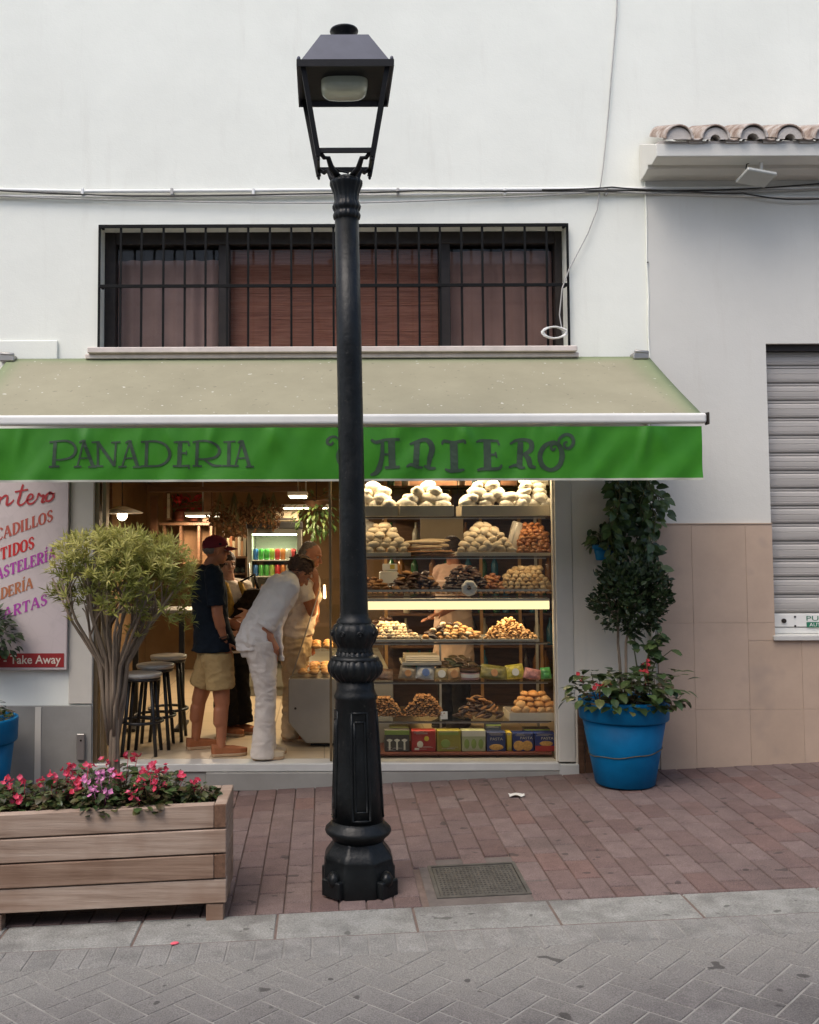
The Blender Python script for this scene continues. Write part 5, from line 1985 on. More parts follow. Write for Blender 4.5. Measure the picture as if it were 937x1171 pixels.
obj('upright', MB().box(ux - .008, ux + .008, DY + SD - .03, DY + SD - .01, .02, sz[3] - .02), M_steel, rack)
# lit strip under the third shelf
M_strip = mat('lit_strip', (0.5, 0.42, 0.3), .5, .3, 0, emit=(1.0, 0.78, 0.42), es=.72)
zs0, zs1 = PZ(697.5, DY), PZ(688, DY)
strip = thing('strip_light', ((SX0 + SX1) / 2, DY, zs0), 'glowing warm strip light under the middle display shelf', 'strip light')
obj('diffuser', MB().box(SX0, SX1 - .0, DY - .005, DY + .05, zs0, zs1), M_strip, strip, .004)
obj('housing', MB().box(SX0, SX1, DY - .008, DY + .10, zs1 + .001, zs1 + .018), M_steel, strip)


def lamp_area(name, loc, sx, sy, power, col=(1, .78, .48), rot=(0, 0, 0), parent=None, spread=180):
    l = bpy.data.lights.new(name, 'AREA')
    l.shape = 'RECTANGLE'
    l.size, l.size_y = sx, sy
    l.energy = power
    l.color = col
    l.spread = R(spread)
    o = bpy.data.objects.new(name, l)
    C.objects.link(o)
    o.rotation_euler = rot
    if parent:
        o.parent = parent
        o.location = Vector(loc) - W0(parent)
    else:
        o.location = loc
    return o


LW = SX1 - SX0
lamp_area('strip_glow', ((SX0 + SX1) / 2, DY + .10, zs0 - .004), LW * .95, .08, 3.6, parent=strip)
topl = thing('display_lamp', ((SX0 + SX1) / 2, DY + .15, 2.27), 'warm tube light above the top display shelf behind the awning', 'display lamp')
obj('tube', MB().tube([(SX0 + .05, DY + .12, 2.255), (SX1 - .05, DY + .12, 2.255)], .014, 10), mat('warm_tube', (.9, .85, .7), .5, .3, 0, emit=(1, .82, .55), es=6), topl)
obj('batten', MB().box(SX0, SX1, DY + .10, DY + .14, 2.27, 2.285), M_white, topl)
lamp_area('tube_glow', ((SX0 + SX1) / 2, DY + .06, 2.235), LW * .95, .12, 7.0, col=(1, .80, .52), parent=topl)
# slim fill lights and bars added under the other shelves to brighten the goods
for i_, pw_ in ((0, 1.15), (1, .8), (3, .75), (4, .8), (5, .75)):
    zz_ = sz[i_] - .013
    obj('added_light_bar', MB().box(SX0 + .02, SX1 - .02, DY + .004, DY + .016, zz_ - .006, zz_), M_steel, rack)
    lamp_area('added_shelf_fill', ((SX0 + SX1) / 2, DY + .03, zz_ - .008), LW * .94, .02, pw_, (1, .78, .50), rot=(R(28), 0, 0), parent=rack)

# ---- baked goods ------------------------------------------------------
M_flour = tint_mat('floury_crust', [(0.72, 0.66, 0.56), (0.80, 0.75, 0.66), (0.66, 0.57, 0.44), (0.78, 0.72, 0.62)], .9, .1, 0, .16, 26, .5, 45, stains=(18, .58, .75, (0.46, 0.31, 0.17)))
M_bun = tint_mat('pale_crust', [(0.50, 0.37, 0.22), (0.56, 0.43, 0.27), (0.44, 0.30, 0.16)], .75, .2, 0, .14, 30, .3, 60)
M_brown = tint_mat('brown_crust', [(0.34, 0.125, 0.035), (0.40, 0.16, 0.05), (0.28, 0.09, 0.025), (0.44, 0.20, 0.07)], .4, .45, 0, .2, 40, .3, 60)
M_golden = tint_mat('golden_crust', [(0.52, 0.27, 0.09), (0.58, 0.33, 0.13), (0.46, 0.20, 0.055), (0.62, 0.38, 0.17)], .5, .35, 0, .2, 40, .3, 60)
M_cookie = tint_mat('almond_cookie', [(0.52, 0.36, 0.19), (0.60, 0.45, 0.27), (0.42, 0.27, 0.13)], .75, .2, 0, .25, 50, .6, 60)
M_choc = tint_mat('chocolate', [(0.045, 0.018, 0.009), (0.07, 0.028, 0.013), (0.035, 0.014, 0.008)], .4, .45, 0, .2, 30, .4, 60)
M_rusk = tint_mat('rusk', [(0.30, 0.15, 0.06), (0.36, 0.19, 0.08), (0.25, 0.115, 0.045)], .7, .2, 0, .2, 40, .3, 60)
M_tray = mat('tray_white', (0.66, 0.57, 0.43), .5, .4, .08, 7)
M_tray2 = mat('tray_steel', (0.45, 0.42, 0.36), .35, .5, .08, 7, metal=.6)


def bread_mesh(name, r, m, kind_='loaf', seed=0, tint=.5):
    rnd = random.Random(seed)
    mb = MB()
    mb.ell((0, 0, 0), r, n=16, k=10, tint=tint)
    off = Vector((rnd.uniform(0, 50), rnd.uniform(0, 50), 0))
    def fn(p):
        q = Vector((p.x / r[0], p.y / r[1], p.z / r[2]))
        k = 1 + .17 * noise.noise(q * 1.5 + off) + .05 * noise.noise(q * 4 + off)
        p = Vector((p.x * k, p.y * k, p.z * k))
        if kind_ == 'loaf':                  # slashes on top
            if p.z > 0:
                p.z -= r[2] * .20 * math.exp(-((q.y + .25 * q.x) / .16) ** 2)
        elif kind_ == 'bun':
            if p.z < 0:
                p.z *= .55
        elif kind_ == 'cookie':
            if p.z < 0:
                p.z *= .3
            else:
                p.z *= 1 + .25 * noise.noise(q * 3 + off)
        elif kind_ == 'crois':
            w = .68 + .42 * math.cos(q.x * 1.5) + .07 * math.sin(q.x * 11)
            p.y = p.y * w + .25 * r[1] * (q.x * q.x)
            p.z *= w
        return p
    mb.map(fn)
    me = mb.mesh(name, m)
    return me


def pile(name, label, group, cat, meshes, x0p, x1p, ybase, ytop, size, shelf_i=None, yfront=None, depth=.26, rows=2, jit=.15, yaw=None, taper=.85, extra=None, zbase=None, tilt=.35, exact=False):
    """heap pieces into a mound; every piece is an object of its own"""
    rnd = random.Random(int(x0p * 7 + ybase))
    yf = DY + .02 if yfront is None else yfront
    a, b, c = size
    zb = PZ(ybase, yf) if zbase is None else zbase
    zt = PZ(ytop, yf + depth * .4)
    x0, x1 = PX(x0p, yf, ybase), PX(x1p, yf, ybase)
    w, h = x1 - x0, max(.01, zt - zb)
    nl = max(1, int(math.ceil(h / (c * 1.35))))
    cnt = 0
    for k in range(nl):
        fr = 1 - taper * (k / max(1, nl)) ** 1.25
        wk = w * fr
        nx = max(1, int(round(wk / (a * 1.72))))
        cx = (x0 + x1) / 2 + (w * .04 * rnd.uniform(-1, 1) if k else 0)
        dk = depth * (1 - .75 * k / max(1, nl))
        ny = min(rows, max(1, int(dk / (b * 1.8))))
        yk = yf + depth * .42 * k / nl
        for j in range(ny):
            for i in range(nx):
                me = meshes[rnd.randrange(len(meshes))]
                o = bpy.data.objects.new(name, me)
                C.objects.link(o)
                x = cx + (i - (nx - 1) / 2) * (wk / nx) + rnd.uniform(-1, 1) * a * jit + (a * .4 if (k + j) % 2 and nx > 2 else 0) * .6
                y = yk + b + j * b * 1.9 + rnd.uniform(-1, 1) * b * jit
                z = zb + c * (1.0 if True else 0) + k * c * 1.35 + rnd.uniform(-.12, .12) * c
                o.location = (x, y, z)
                yw = rnd.uniform(0, 2 * PI) if yaw is None else yaw + rnd.uniform(-.3, .3)
                o.rotation_euler = (rnd.uniform(-tilt, tilt), rnd.uniform(-tilt, tilt), yw)
                s_ = rnd.uniform(.82, 1.14)
                o.scale = (s_, s_, s_)
                tag(o, label, cat, group)
                cnt += 1
    return cnt


def tray(label, x0p, x1p, y0p, y1p, m, yf=None, d=.34, group=None):
    yf = DY + .0 if yf is None else yf
    x0, x1 = PX(x0p, yf, y1p), PX(x1p, yf, y1p)
    z0, z1 = PZ(y1p, yf), PZ(y0p, yf)
    o = thing('tray', ((x0 + x1) / 2, yf, z0), label, 'tray', group)
    t_ = .005
    mb = MB().box(x0, x1, yf + t_, yf + d - t_, z0, z0 + .004)
    obj('tray_base', mb, m, o)
    mb = MB().box(x0, x1, yf, yf + t_, z0, z1).box(x0, x1, yf + d - t_, yf + d, z0, z1).box(x0, x0 + t_, yf + t_, yf + d - t_, z0 + .0045, z1).box(x1 - t_, x1, yf + t_, yf + d - t_, z0 + .0045, z1)
    obj('tray_rim', mb, m, o, .0015)
    return o


def varieties(name, r, m, kind_, n=4, seed=0):
    rnd = random.Random(seed)
    return [bread_mesh(name, (r[0] * rnd.uniform(.85, 1.16), r[1] * rnd.uniform(.88, 1.12), r[2] * rnd.uniform(.88, 1.12)), m, kind_, seed + i * 13, rnd.random()) for i in range(n)]


# row 1: white floury loaves in white trays
tr_g = 'white trays on the top display shelf'
for lab, a, b in (('white tray at the lamp end of the top shelf', 398, 455.5), ('white tray second from the lamp on the top shelf', 457, 519.5), ('long white tray at the right of the top display shelf', 528, 634)):
    tray(lab, a, b, 578.5, 590.5, M_tray, group=tr_g)
loaf = varieties('floury_loaf', (.085, .055, .043), M_flour, 'loaf', 5, 1)
loafb = varieties('floury_loaf', (.07, .055, .045), M_flour, 'loaf', 5, 2)
zt1 = PZ(583, DY)
pile('floury_loaf', 'white floury loaf in the top shelf pile nearest the lamp', 'floury loaves nearest the lamp', 'bread', loaf, 402, 455, 583, 560, (.08, .05, .038), depth=.24, zbase=zt1)
pile('floury_loaf', 'white floury loaf in the pointed top shelf pile left of middle', 'floury loaves in the pointed pile', 'bread', loaf, 458, 518, 583, 556, (.08, .05, .038), depth=.24, zbase=zt1)
pile('floury_loaf', 'white floury loaf in the widest top shelf pile', 'floury loaves in the widest pile', 'bread', loaf, 524, 592, 583, 549, (.085, .05, .038), depth=.24, zbase=zt1)
pile('floury_loaf', 'white floury loaf in the top shelf pile at the white jamb', 'floury loaves by the jamb', 'bread', loafb, 590, 633, 583, 552, (.068, .05, .038), depth=.24, zbase=zt1, taper=.4)
# row 2
roll = varieties('bread_roll', (.052, .038, .034), M_bun, 'bun', 4, 3)
rollw = varieties('bread_roll', (.058, .036, .027), M_flour, 'bun', 4, 4)
bunb = varieties('glazed_bun', (.031, .027, .025), M_brown, 'bun', 4, 5)
M_paleroll = tint_mat('floury_roll', [(0.60, 0.49, 0.34), (0.66, 0.56, 0.41), (0.53, 0.41, 0.26)], .9, .1, 0, .12, 26, .3, 45)
rollp = varieties('bread_roll', (.053, .038, .036), M_paleroll, 'bun', 4, 6)
tray('low white tray under the left roll mound on second shelf', 414, 470, 632, 636.5, M_tray, group='low trays on the second shelf')
tray('low white tray under the right roll mound on second shelf', 523, 591, 632, 636.5, M_tray, group='low trays on the second shelf')
tray('low white tray under the brown buns on second shelf', 591.5, 634, 633, 636.5, M_tray, group='low trays on the second shelf')
pile('bread_roll', 'pale bread roll in the left mound of the second shelf', 'rolls in the left second shelf mound', 'bread roll', rollp, 404, 468, 634, 604, (.048, .036, .028), depth=.26, tilt=.5)
pile('bread_roll', 'pale oval bread roll in the big mound right of middle', 'rolls in the right second shelf mound', 'bread roll', rollp, 524, 590, 634, 602, (.048, .036, .028), depth=.28, tilt=.5)
pile('glazed_bun', 'shiny brown bun heaped on the second shelf at the jamb', 'brown buns on the second shelf', 'bun', bunb, 592, 634, 635, 603, (.028, .025, .020), depth=.24, taper=.6, tilt=.5)
pile('floury_loaf', 'white loaf at the far left of the second shelf', 'white loaves behind the lamp', 'bread', loafb, 396, 430, 612, 598, (.06, .045, .03), depth=.2, yfront=DY + .25)
# flat baguettes
bag = varieties('baguette', (.16, .028, .020), M_bun, 'loaf', 3, 8)
for k in range(4):
    o = bpy.data.objects.new('baguette', bag[k % 3])
    C.objects.link(o)
    o.location = (PX(484 + (k % 2) * 10, DY + .2), DY + .12 + .06 * (k % 2), sz[1] + .04 + .038 * (k // 2 + .3 * (k % 2)) + .035)
    o.rotation_euler = (0, 0, U(-.1, .1))
    tag(o, 'pale stick loaf stacked behind the left roll mound', 'bread', 'stick loaves on the second shelf')
slab = varieties('flat_loaf', (.11, .05, .014), M_rusk, 'loaf', 2, 9)
for k in range(4):
    o = bpy.data.objects.new('flat_loaf', slab[k % 2])
    C.objects.link(o)
    o.location = (PX(481 + (k % 2) * 26, DY + .05, 632), DY + .07, sz[1] + .015 + .02 * (k // 2))
    o.rotation_euler = (0, 0, U(-.1, .1))
    tag(o, 'flat brown loaf lying between the two roll mounds', 'bread', 'flat loaves on the second shelf')
# white paper bag leaning between the mounds
pb = MB()
rot = Matrix.Rotation(R(17), 3, 'Y') @ Matrix.Rotation(R(-8), 3, 'X')
pbc = P(590, 614, DY + .2)
pb.obox(pbc, (.11, .05, .24), rot)
o = thing('paper_bag', tuple(pbc), 'white paper bag leaning beside the shiny brown buns', 'bag')
bagm = obj('bag_body', pb, mat('white_paper', (0.62, 0.56, 0.47), .8, .2, .06, 8), o, .004)
obj('printed_band', MB().obox(pbc + rot @ Vector((-.022, -.0262, 0)), (.012, .0015, .225), rot), M_tray2, o)
# row 3: dark pastries
dp = varieties('chocolate_pastry', (.05, .032, .02), M_choc, 'bun', 3, 10)
rp3 = varieties('brown_pastry', (.04, .03, .02), M_rusk, 'bun', 3, 12)
ck = varieties('almond_bun', (.031, .030, .027), M_cookie, 'bun', 4, 14)
pile('chocolate_pastry', 'chocolate coated pastry in the dark left heap of third shelf', 'chocolate pastries left', 'pastry', dp + rp3[:1], 447, 505, 676, 656, (.046, .03, .017), depth=.25, taper=.6)
pile('chocolate_pastry', 'chocolate coated pastry in the middle heap behind the white ring', 'chocolate pastries middle', 'pastry', dp, 508, 560, 676, 652, (.046, .03, .017), depth=.25, taper=.6)
pile('brown_pastry', 'small reddish brown pastry between chocolate heap and almond buns', 'reddish pastries on the third shelf', 'pastry', varieties('brown_pastry', (.035, .028, .02), M_brown, 'bun', 3, 15), 553, 578, 676, 660, (.032, .026, .018), depth=.22)
pile('almond_bun', 'knobbly almond bun heaped on the third shelf at the jamb', 'almond buns on the third shelf', 'bun', ck, 574, 634, 677, 652, (.029, .027, .022), depth=.26, taper=.55, tilt=.5)
pile('brown_pastry', 'brown pastry at the lamp end of the third shelf', 'brown pastries by the lamp', 'pastry', rp3, 405, 446, 676, 664, (.038, .03, .018), depth=.2)
# little row of small cakes along the rail
scake = varieties('small_cake', (.022, .018, .012), M_golden, 'bun', 3, 16)
pile('small_cake', 'tiny golden cake lined up along the third shelf front', 'small cakes along the shelf front', 'cake', scake, 420, 632, 680.5, 677, (.024, .016, .011), depth=.03, rows=1, yfront=DY + .0, tilt=.1)
obj('front_rail', MB().box(SX0, SX1, DY - .012, DY - .0045, PZ(677, DY), PZ(674.5, DY)), M_tray2, rack)
# white ring shaped bread hung in the middle
rc = P(536.5, 672.5, DY - .01)
mb = MB()
ringp = [(rc.x + .040 * math.cos(k * PI / 12), rc.y - .012 + .004 * math.sin(k), rc.z + .040 * math.sin(k * PI / 12)) for k in range(25)]
mb.tube(ringp, [.0225 + .003 * math.sin(k * 1.9) for k in range(25)], 12, cap=False, tint=.5)
tag(obj('ring_doughnut', mb, mat('sugar_white', (.8, .76, .68), .8, .2, .1, 30, .3, 60), None, 0, origin=rc), 'white sugared ring standing against the third shelf rail', 'doughnut')
# row 4 trays under the strip
for lab, a, b in (('steel tray of light topped buns under the strip light', 405, 481), ('steel tray of chocolate striped pastries under the strip light', 483, 552), ('steel tray of golden biscuits under the strip light', 553, 617)):
    tray(lab, a, b, 731.5, 734.5, M_tray2, group='steel trays under the strip light', d=.38)
M_top = tint_mat('cream_topped', [(0.66, 0.50, 0.30), (0.72, 0.58, 0.38), (0.58, 0.38, 0.2)], .5, .4, 0, .15, 40)
tb1 = varieties('cream_bun', (.022, .021, .019), M_top, 'bun', 4, 17)
tb2 = varieties('cream_bun', (.026, .024, .021), M_choc, 'bun', 2, 18)
cs = varieties('striped_pastry', (.036, .024, .018), M_golden, 'crois', 3, 19) + varieties('striped_pastry', (.036, .024, .018), M_choc, 'bun', 1, 20) + varieties('striped_pastry', (.036, .024, .018), M_top, 'bun', 2, 21)
gb = varieties('golden_biscuit', (.022, .016, .011), M_golden, 'cookie', 4, 22)
pile('cream_bun', 'little light topped bun in the tray nearest the lamp', 'light topped buns', 'bun', tb1 * 2 + tb2[:1], 411, 480, 732, 715, (.0215, .021, .015), depth=.25, rows=2, jit=.08, tilt=.15)
pile('chocolate_bun', 'dark chocolate bun behind the light topped buns', 'chocolate buns under the strip light', 'bun', tb2, 420, 462, 722, 711, (.03, .026, .018), depth=.1, yfront=DY + .2)
pile('striped_pastry', 'chocolate striped pastry heaped in the middle steel tray', 'striped pastries', 'pastry', cs, 483, 551, 732, 715, (.034, .024, .017), depth=.25, tilt=.45)
pile('golden_biscuit', 'golden biscuit heaped in the right steel tray', 'golden biscuits', 'biscuit', gb, 553, 616, 733, 710, (.0215, .016, .012), depth=.25, rows=2, tilt=.8, taper=.95)
# row 5: bags of sweets
bagcols = [('clear bag of brown nuts', (0.20, 0.11, 0.06), 424, 449), ('silver and brown printed snack bag', (0.30, 0.24, 0.17), 458, 476), ('white and blue printed snack bag', (0.42, 0.42, 0.42), 478, 497), ('snack bag with a cream round label', (0.42, 0.33, 0.17), 498, 513), ('snack bag with an orange round label', (0.40, 0.26, 0.13), 513, 527), ('pale pink round tin with dark lid', (0.46, 0.28, 0.28), 527, 549), ('olive green bag of crackers', (0.22, 0.19, 0.045), 552, 580), ('yellow bag of crisps', (0.60, 0.50, 0.07), 580, 600), ('pink bag of sweets', (0.62, 0.28, 0.26), 601, 619), ('bright green snack bag', (0.10, 0.42, 0.13), 620, 631)]
for i, (lab, colr, a, b) in enumerate(bagcols):
    yf = DY + .07 + .02 * (i % 2)
    cx_ = PX((a + b) / 2, yf, 770)
    w_ = (PX(b, yf, 770) - PX(a, yf, 770)) * 1.08
    h_ = [.09, .105, .12, .09, .09, .08, .11, .115, .085, .09][i]
    zc = sz[4] + .012
    rnd = random.Random(i)
    o = thing('tin' if 'tin' in lab else 'snack_bag', (cx_, yf, zc), lab + (' on the fifth display shelf' if i < 9 else ' at the right end of fifth shelf'), 'tin' if 'tin' in lab else 'snack bag', None)
    if 'tin' in lab:
        obj('body', MB().lathe([(w_ * .46, zc - .01), (w_ * .48, zc - .005), (w_ * .48, zc + .045)], (cx_, yf + .05), 28), mat('bagcol%d' % i, colr, .4, .4, .12, 20), o)
        obj('lid', MB().lathe([(w_ * .49, zc + .046), (w_ * .5, zc + .05), (w_ * .5, zc + .064), (w_ * .44, zc + .072)], (cx_, yf + .05), 28), M_choc, o)
        obj('paper_label', MB().lathe([(w_ * .485, zc + .008), (w_ * .485, zc + .035)], (cx_, yf + .05), 28, cap=False), M_white, o)
        continue
    mb = MB()
    n_, k_ = 14, 14
    vs = []
    lean_ = rnd.uniform(.1, .45)
    rollz = rnd.uniform(-.35, .35)
    for sd in (-1, 1):
        for j in range(k_ + 1):
            for q in range(n_ + 1):
                u_, v_ = q / n_ * 2 - 1, j / k_ * 2 - 1
                bulge = (1 - u_ ** 4) * (1 - v_ ** 4)
                crk = .005 * noise.noise((u_ * 3 + i * 5, v_ * 3, sd))
                x_, y_, z_ = u_ * w_ / 2 * (1 - .05 * v_), sd * .03 * bulge + crk, (v_ + 1) / 2 * h_
                x_, z_ = x_ * math.cos(rollz * .6) + (z_ - h_ / 2) * math.sin(rollz * .6), h_ / 2 + (z_ - h_ / 2) * math.cos(rollz * .6) - x_ * math.sin(rollz * .6)
                vs.append((cx_ + x_, yf + .03 + y_ + z_ * lean_, zc - .012 + max(0, z_)))
    nn = (n_ + 1) * (k_ + 1)
    fs = []
    for sd in (0, 1):
        for j in range(k_):
            for q in range(n_):
                a0 = sd * nn + j * (n_ + 1) + q
                f_ = (a0, a0 + 1, a0 + n_ + 2, a0 + n_ + 1)
                fs.append(f_ if sd == 0 else f_[::-1])
    mb.add(vs, fs, 0, True)
    obj('packet', mb, mat('bagcol%d' % i, colr, .28, .5, .45, 28, .3, 40), o)
    if i in (1, 2, 3, 4, 6, 7):
        zc_ = zc + h_ * .42
        lr = min(w_, h_) * (.34 if i in (3, 4) else .25)
        lb_ = MB()
        lb_.lathe([(.001, 0), (lr, 0.0015)], (0, 0), 20, cap=False)
        lb_.map(lambda p: Vector((cx_ + p.x, yf + .03 - .0335 + (zc_ + p.y - zc) * lean_ - p.z, zc_ + p.y)))
        obj('round_label', lb_, [M_white, mat('label_orange', (.5, .25, .1), .5, .4, .2, 30), mat('label_blue', (.08, .14, .34), .5, .4, .2, 30)][(0, 1, 2, 0, 1, 0, 1, 0)[i]], o)
pile('snack_packet', 'small dark packet piled behind the round labelled bags', 'dark packets on the fifth shelf', 'packet', varieties('snack_packet', (.045, .03, .018), tint_mat('packet_dark', [(.10, .06, .04), (.16, .10, .04), (.09, .10, .05)], .3, .5, 0, .3, 30), 'bun', 3, 25), 497, 552, 768, 752, (.042, .028, .016), depth=.12, yfront=DY + .2)
# row 6
stick = varieties('rusk_stick', (.017, .05, .014), M_rusk, 'bun', 3, 30)
pile('rusk_stick', 'brown rusk in the stepped heap nearest the lamp', 'rusks in the heap by the lamp', 'rusk', stick, 420, 461, 821, 800, (.0145, .045, .012), depth=.1, rows=1, yaw=0, jit=.05, tilt=.12, taper=.75)
pile('rusk_stick', 'brown rusk in the larger stepped heap left of middle', 'rusks in the larger heap', 'rusk', stick, 462, 510, 821, 798, (.0145, .045, .012), depth=.1, rows=1, yaw=0, jit=.05, tilt=.12, taper=.75)
twist = varieties('dried_twist', (.05, .015, .013), M_choc, 'crois', 3, 33) + varieties('dried_twist', (.05, .015, .013), M_rusk, 'crois', 2, 34)
pile('dried_twist', 'dark twisted pastry stick in the loose heap on sixth shelf', 'dark twists on the sixth shelf', 'pastry', twist, 522, 575, 822, 799, (.044, .018, .014), depth=.2, rows=2, tilt=.6, yaw=.6, jit=.5)
tray('white plastic tray of round buns at the right of the sixth shelf', 583, 637, 816, 825.5, M_tray, d=.3)
rb = varieties('round_bun', (.040, .038, .032), M_golden, 'bun', 3, 36)
pile('round_bun', 'round golden bun in the white tray on sixth shelf', 'round buns in the sixth shelf tray', 'bun', rb, 588, 634, 819, 798, (.04, .036, .03), depth=.2, rows=2, taper=.5, tilt=.2)
tag(obj('price_card', MB().obox(P(508, 818, DY + .03), (.055, .003, .06), Matrix.Rotation(-.2, 3, 'X')), M_white), 'small blank white price card beside the dark twists', 'price card')
# clear wrap over the twists' end
# row 7: cartons and pasta packs
def pack(label, x0p, x1p, y0p, y1p, colr, parts, cat='carton', yf=None, d=.10, name='carton'):
    yf = DY + .03 if yf is None else yf
    x0, x1 = PX(x0p, yf, 845), PX(x1p, yf, 845) - .004
    z0, z1 = sz[6] + .001, PZ(y0p, yf)
    o = thing(name, ((x0 + x1) / 2, yf, z0), label, cat)
    lines = MB()
    rl = random.Random(int(x0p))
    for q in range(5):
        u0 = rl.uniform(.08, .5)
        v0 = rl.uniform(.04, .12) + q * .035
        lines.box(x0 + (x1 - x0) * u0, x0 + (x1 - x0) * rl.uniform(u0 + .1, .92), yf - .0012, yf - .0002, z0 + (z1 - z0) * v0, z0 + (z1 - z0) * (v0 + .014))
    for q in range(3):
        v0 = .84 + q * .045
        lines.box(x0 + (x1 - x0) * rl.uniform(.06, .2), x0 + (x1 - x0) * rl.uniform(.5, .93), yf - .0012, yf - .0002, z0 + (z1 - z0) * v0, z0 + (z1 - z0) * (v0 + .02))
    obj('fine_print', lines, M_tray2, o)
    obj('box', MB().box(x0, x1, yf, yf + d, z0, z1), mat('pack_' + label.replace(' ', '_'), colr, .45, .45, .06, 9), o, .003)
    for nm, fn_, m_ in parts:
        mb_ = MB()
        fn_(mb_, lambda u: x0 + (x1 - x0) * u, lambda v: z0 + (z1 - z0) * v, yf - .0015)
        obj(nm, mb_, m_, o)
    return o


def rect(u0, u1, v0, v1):
    return lambda mb_, X, Z, y: mb_.box(X(u0), X(u1), y - .0012, y, Z(v0), Z(v1))


def blob(us, v, ru, rv):
    def fn(mb_, X, Z, y):
        for u in us:
            mb_.ell((X(u), y, Z(v)), ((X(ru) - X(0)), .002, (Z(rv) - Z(0))), n=16, k=8)
    return fn


def words(s, u0, u1, v0, v1):
    return lambda mb_, X, Z, y: put_text(mb_, s, X(u0), X(u1), Z(v0), Z(v1), y - .0022)


M_cy = mat('carton_yellow', (0.52, 0.40, 0.05), .5, .4, .1)
M_cr2 = mat('carton_cream', (0.60, 0.56, 0.42), .5, .4, .08)
M_cg = mat('carton_green', (0.20, 0.27, 0.06), .5, .4, .1)
M_cb = mat('carton_navy', (0.012, 0.03, 0.13), .5, .4, .1)
M_cred = mat('carton_red', (0.42, 0.035, 0.025), .5, .4, .1)
M_pasta = mat('pasta_print', (0.55, 0.30, 0.08), .6, .3, .35, 60)


def figures(mb_, X, Z, y):
    for u in (.2, .5, .8):
        mb_.box(X(u - .035), X(u + .035), y - .0012, y, Z(.08), Z(.5))
        mb_.ell((X(u), y, Z(.52)), (X(.09) - X(0), .002, Z(.07) - Z(0)), n=14, k=8)
        mb_.box(X(u - .11), X(u + .11), y - .002, y - .0013, Z(.5), Z(.56))


pack('dark carton with three white figures at the lamp end of bottom shelf', 440, 469, 835, 862, (0.06, 0.055, 0.045), [('figure_print', figures, M_cr2), ('top_band', rect(0, 1, .78, .98), M_cg)])
pack('red carton with pale round print on the bottom shelf', 471, 499, 836, 862, (0.30, 0.03, 0.022), [('print', blob((.35,), .35, .13, .16), M_cr2), ('print', blob((.62,), .62, .1, .12), M_cy), ('print', rect(.12, .3, .08, .18), M_cr2)])
pack('yellow carton with olive print on the bottom shelf', 500, 528, 836, 862, (0.25, 0.21, 0.03), [('print', blob((.35,), .38, .2, .2), M_cg), ('print', rect(.1, .9, .8, .92), M_cg)])
pack('cream and green carton with three pictures on the bottom shelf', 528.5, 556, 836, 862, (0.36, 0.37, 0.20), [('top_band', rect(0, 1, .72, 1), M_cr2), ('print', blob((.2, .5, .8), .36, .11, .24), M_cg)])
pack('navy pasta pack with brown base beside the cream carton', 557, 579, 838, 862, (0.02, 0.035, 0.11), [('brand_lettering', words('PASTA', .18, .85, .58, .72), M_cr2), ('picture', blob((.5,), .22, .38, .16), M_pasta)], 'pasta pack', name='pasta_pack')
pack('small yellow carton between the navy and blue packs', 580, 586, 838, 862, (0.52, 0.38, 0.04), [], yf=DY + .05)
pack('blue pasta pack with large orange picture on bottom shelf', 587, 611, 839, 862, (0.010, 0.028, 0.13), [('brand_lettering', words('PASTA', .35, .95, .66, .8), M_cr2), ('picture', blob((.28, .68), .30, .27, .28), M_pasta)], 'pasta pack', name='pasta_pack')
pack('blue pasta pack with red base at the right end of bottom shelf', 612, 636, 839, 862, (0.012, 0.03, 0.14), [('brand_lettering', words('PASTA', .3, .9, .64, .78), M_cr2), ('base_band', rect(0, 1, 0, .3), M_cred), ('picture', blob((.55,), .42, .33, .14), M_pasta)], 'pasta pack', name='pasta_pack')
for k, (a, b, y_) in enumerate(((556, 574, 826), (446, 468, 829), (600, 630, 832))):
    pack(['dark blue pack standing behind the navy pasta pack', 'olive carton standing behind the dark figure carton', 'dark carton standing behind the two blue pasta packs'][k], a, b, y_ + 2, 862, [(.03, .045, .07), (.10, .09, .03), (.05, .04, .03)][k], [('top_band', rect(0, 1, .9, .96), M_cg)], yf=DY + .18)

# ================================================================== SHOP INSIDE
# counter: steel end panel with a bevelled foot, sloped glass, cakes inside
cY0, cY1 = 0.55, 2.9
kx = lambda x, y=800: PX(x, cY0, y)
kz = lambda y: PZ(y, cY0)
ctr = thing('display_counter', (kx(360), cY0, 0), 'steel sided bakery counter with sloped glass behind the street lamp', 'counter')
prof = [(kx(330), kz(779)), (kx(330), kz(826)), (kx(350), kz(850)), (kx(450), kz(850)), (kx(450), kz(776)), (kx(331.5), kz(776))]
obj('end_panel', MB().prism(prof[::-1], cY0, cY0 + .04), mat('panel_steel', (0.30, 0.285, 0.255), .45, .5, .08, 4, metal=.5), ctr, .006)
obj('lock', MB().tube([(kx(338), cY0 - .004, kz(810)), (kx(338), cY0 + .002, kz(810))], .010, 12), M_dark, ctr)
obj('body', MB().prism([(x, z) for x, z in prof][::-1], cY0 + .042, cY1), M_steel, ctr)
obj('plinth', MB().box(kx(355), kx(450), cY0 + .1, cY1, 0, kz(851)), M_black2, ctr)
for d_ in (0.0, .9):
    obj('glass_end', MB().prism([(kx(334), kz(775)), (kx(450), kz(775)), (kx(450), kz(676)), (kx(366), kz(676))], cY0 + .02 + d_, cY0 + .026 + d_), M_glass, ctr) if d_ == 0 else None
obj('front_glass', MB().prism([(kx(333), kz(775)), (kx(334.5), kz(775)), (kx(366.5), kz(676)), (kx(365), kz(676))], cY0 + .03, cY1), M_glass, ctr)
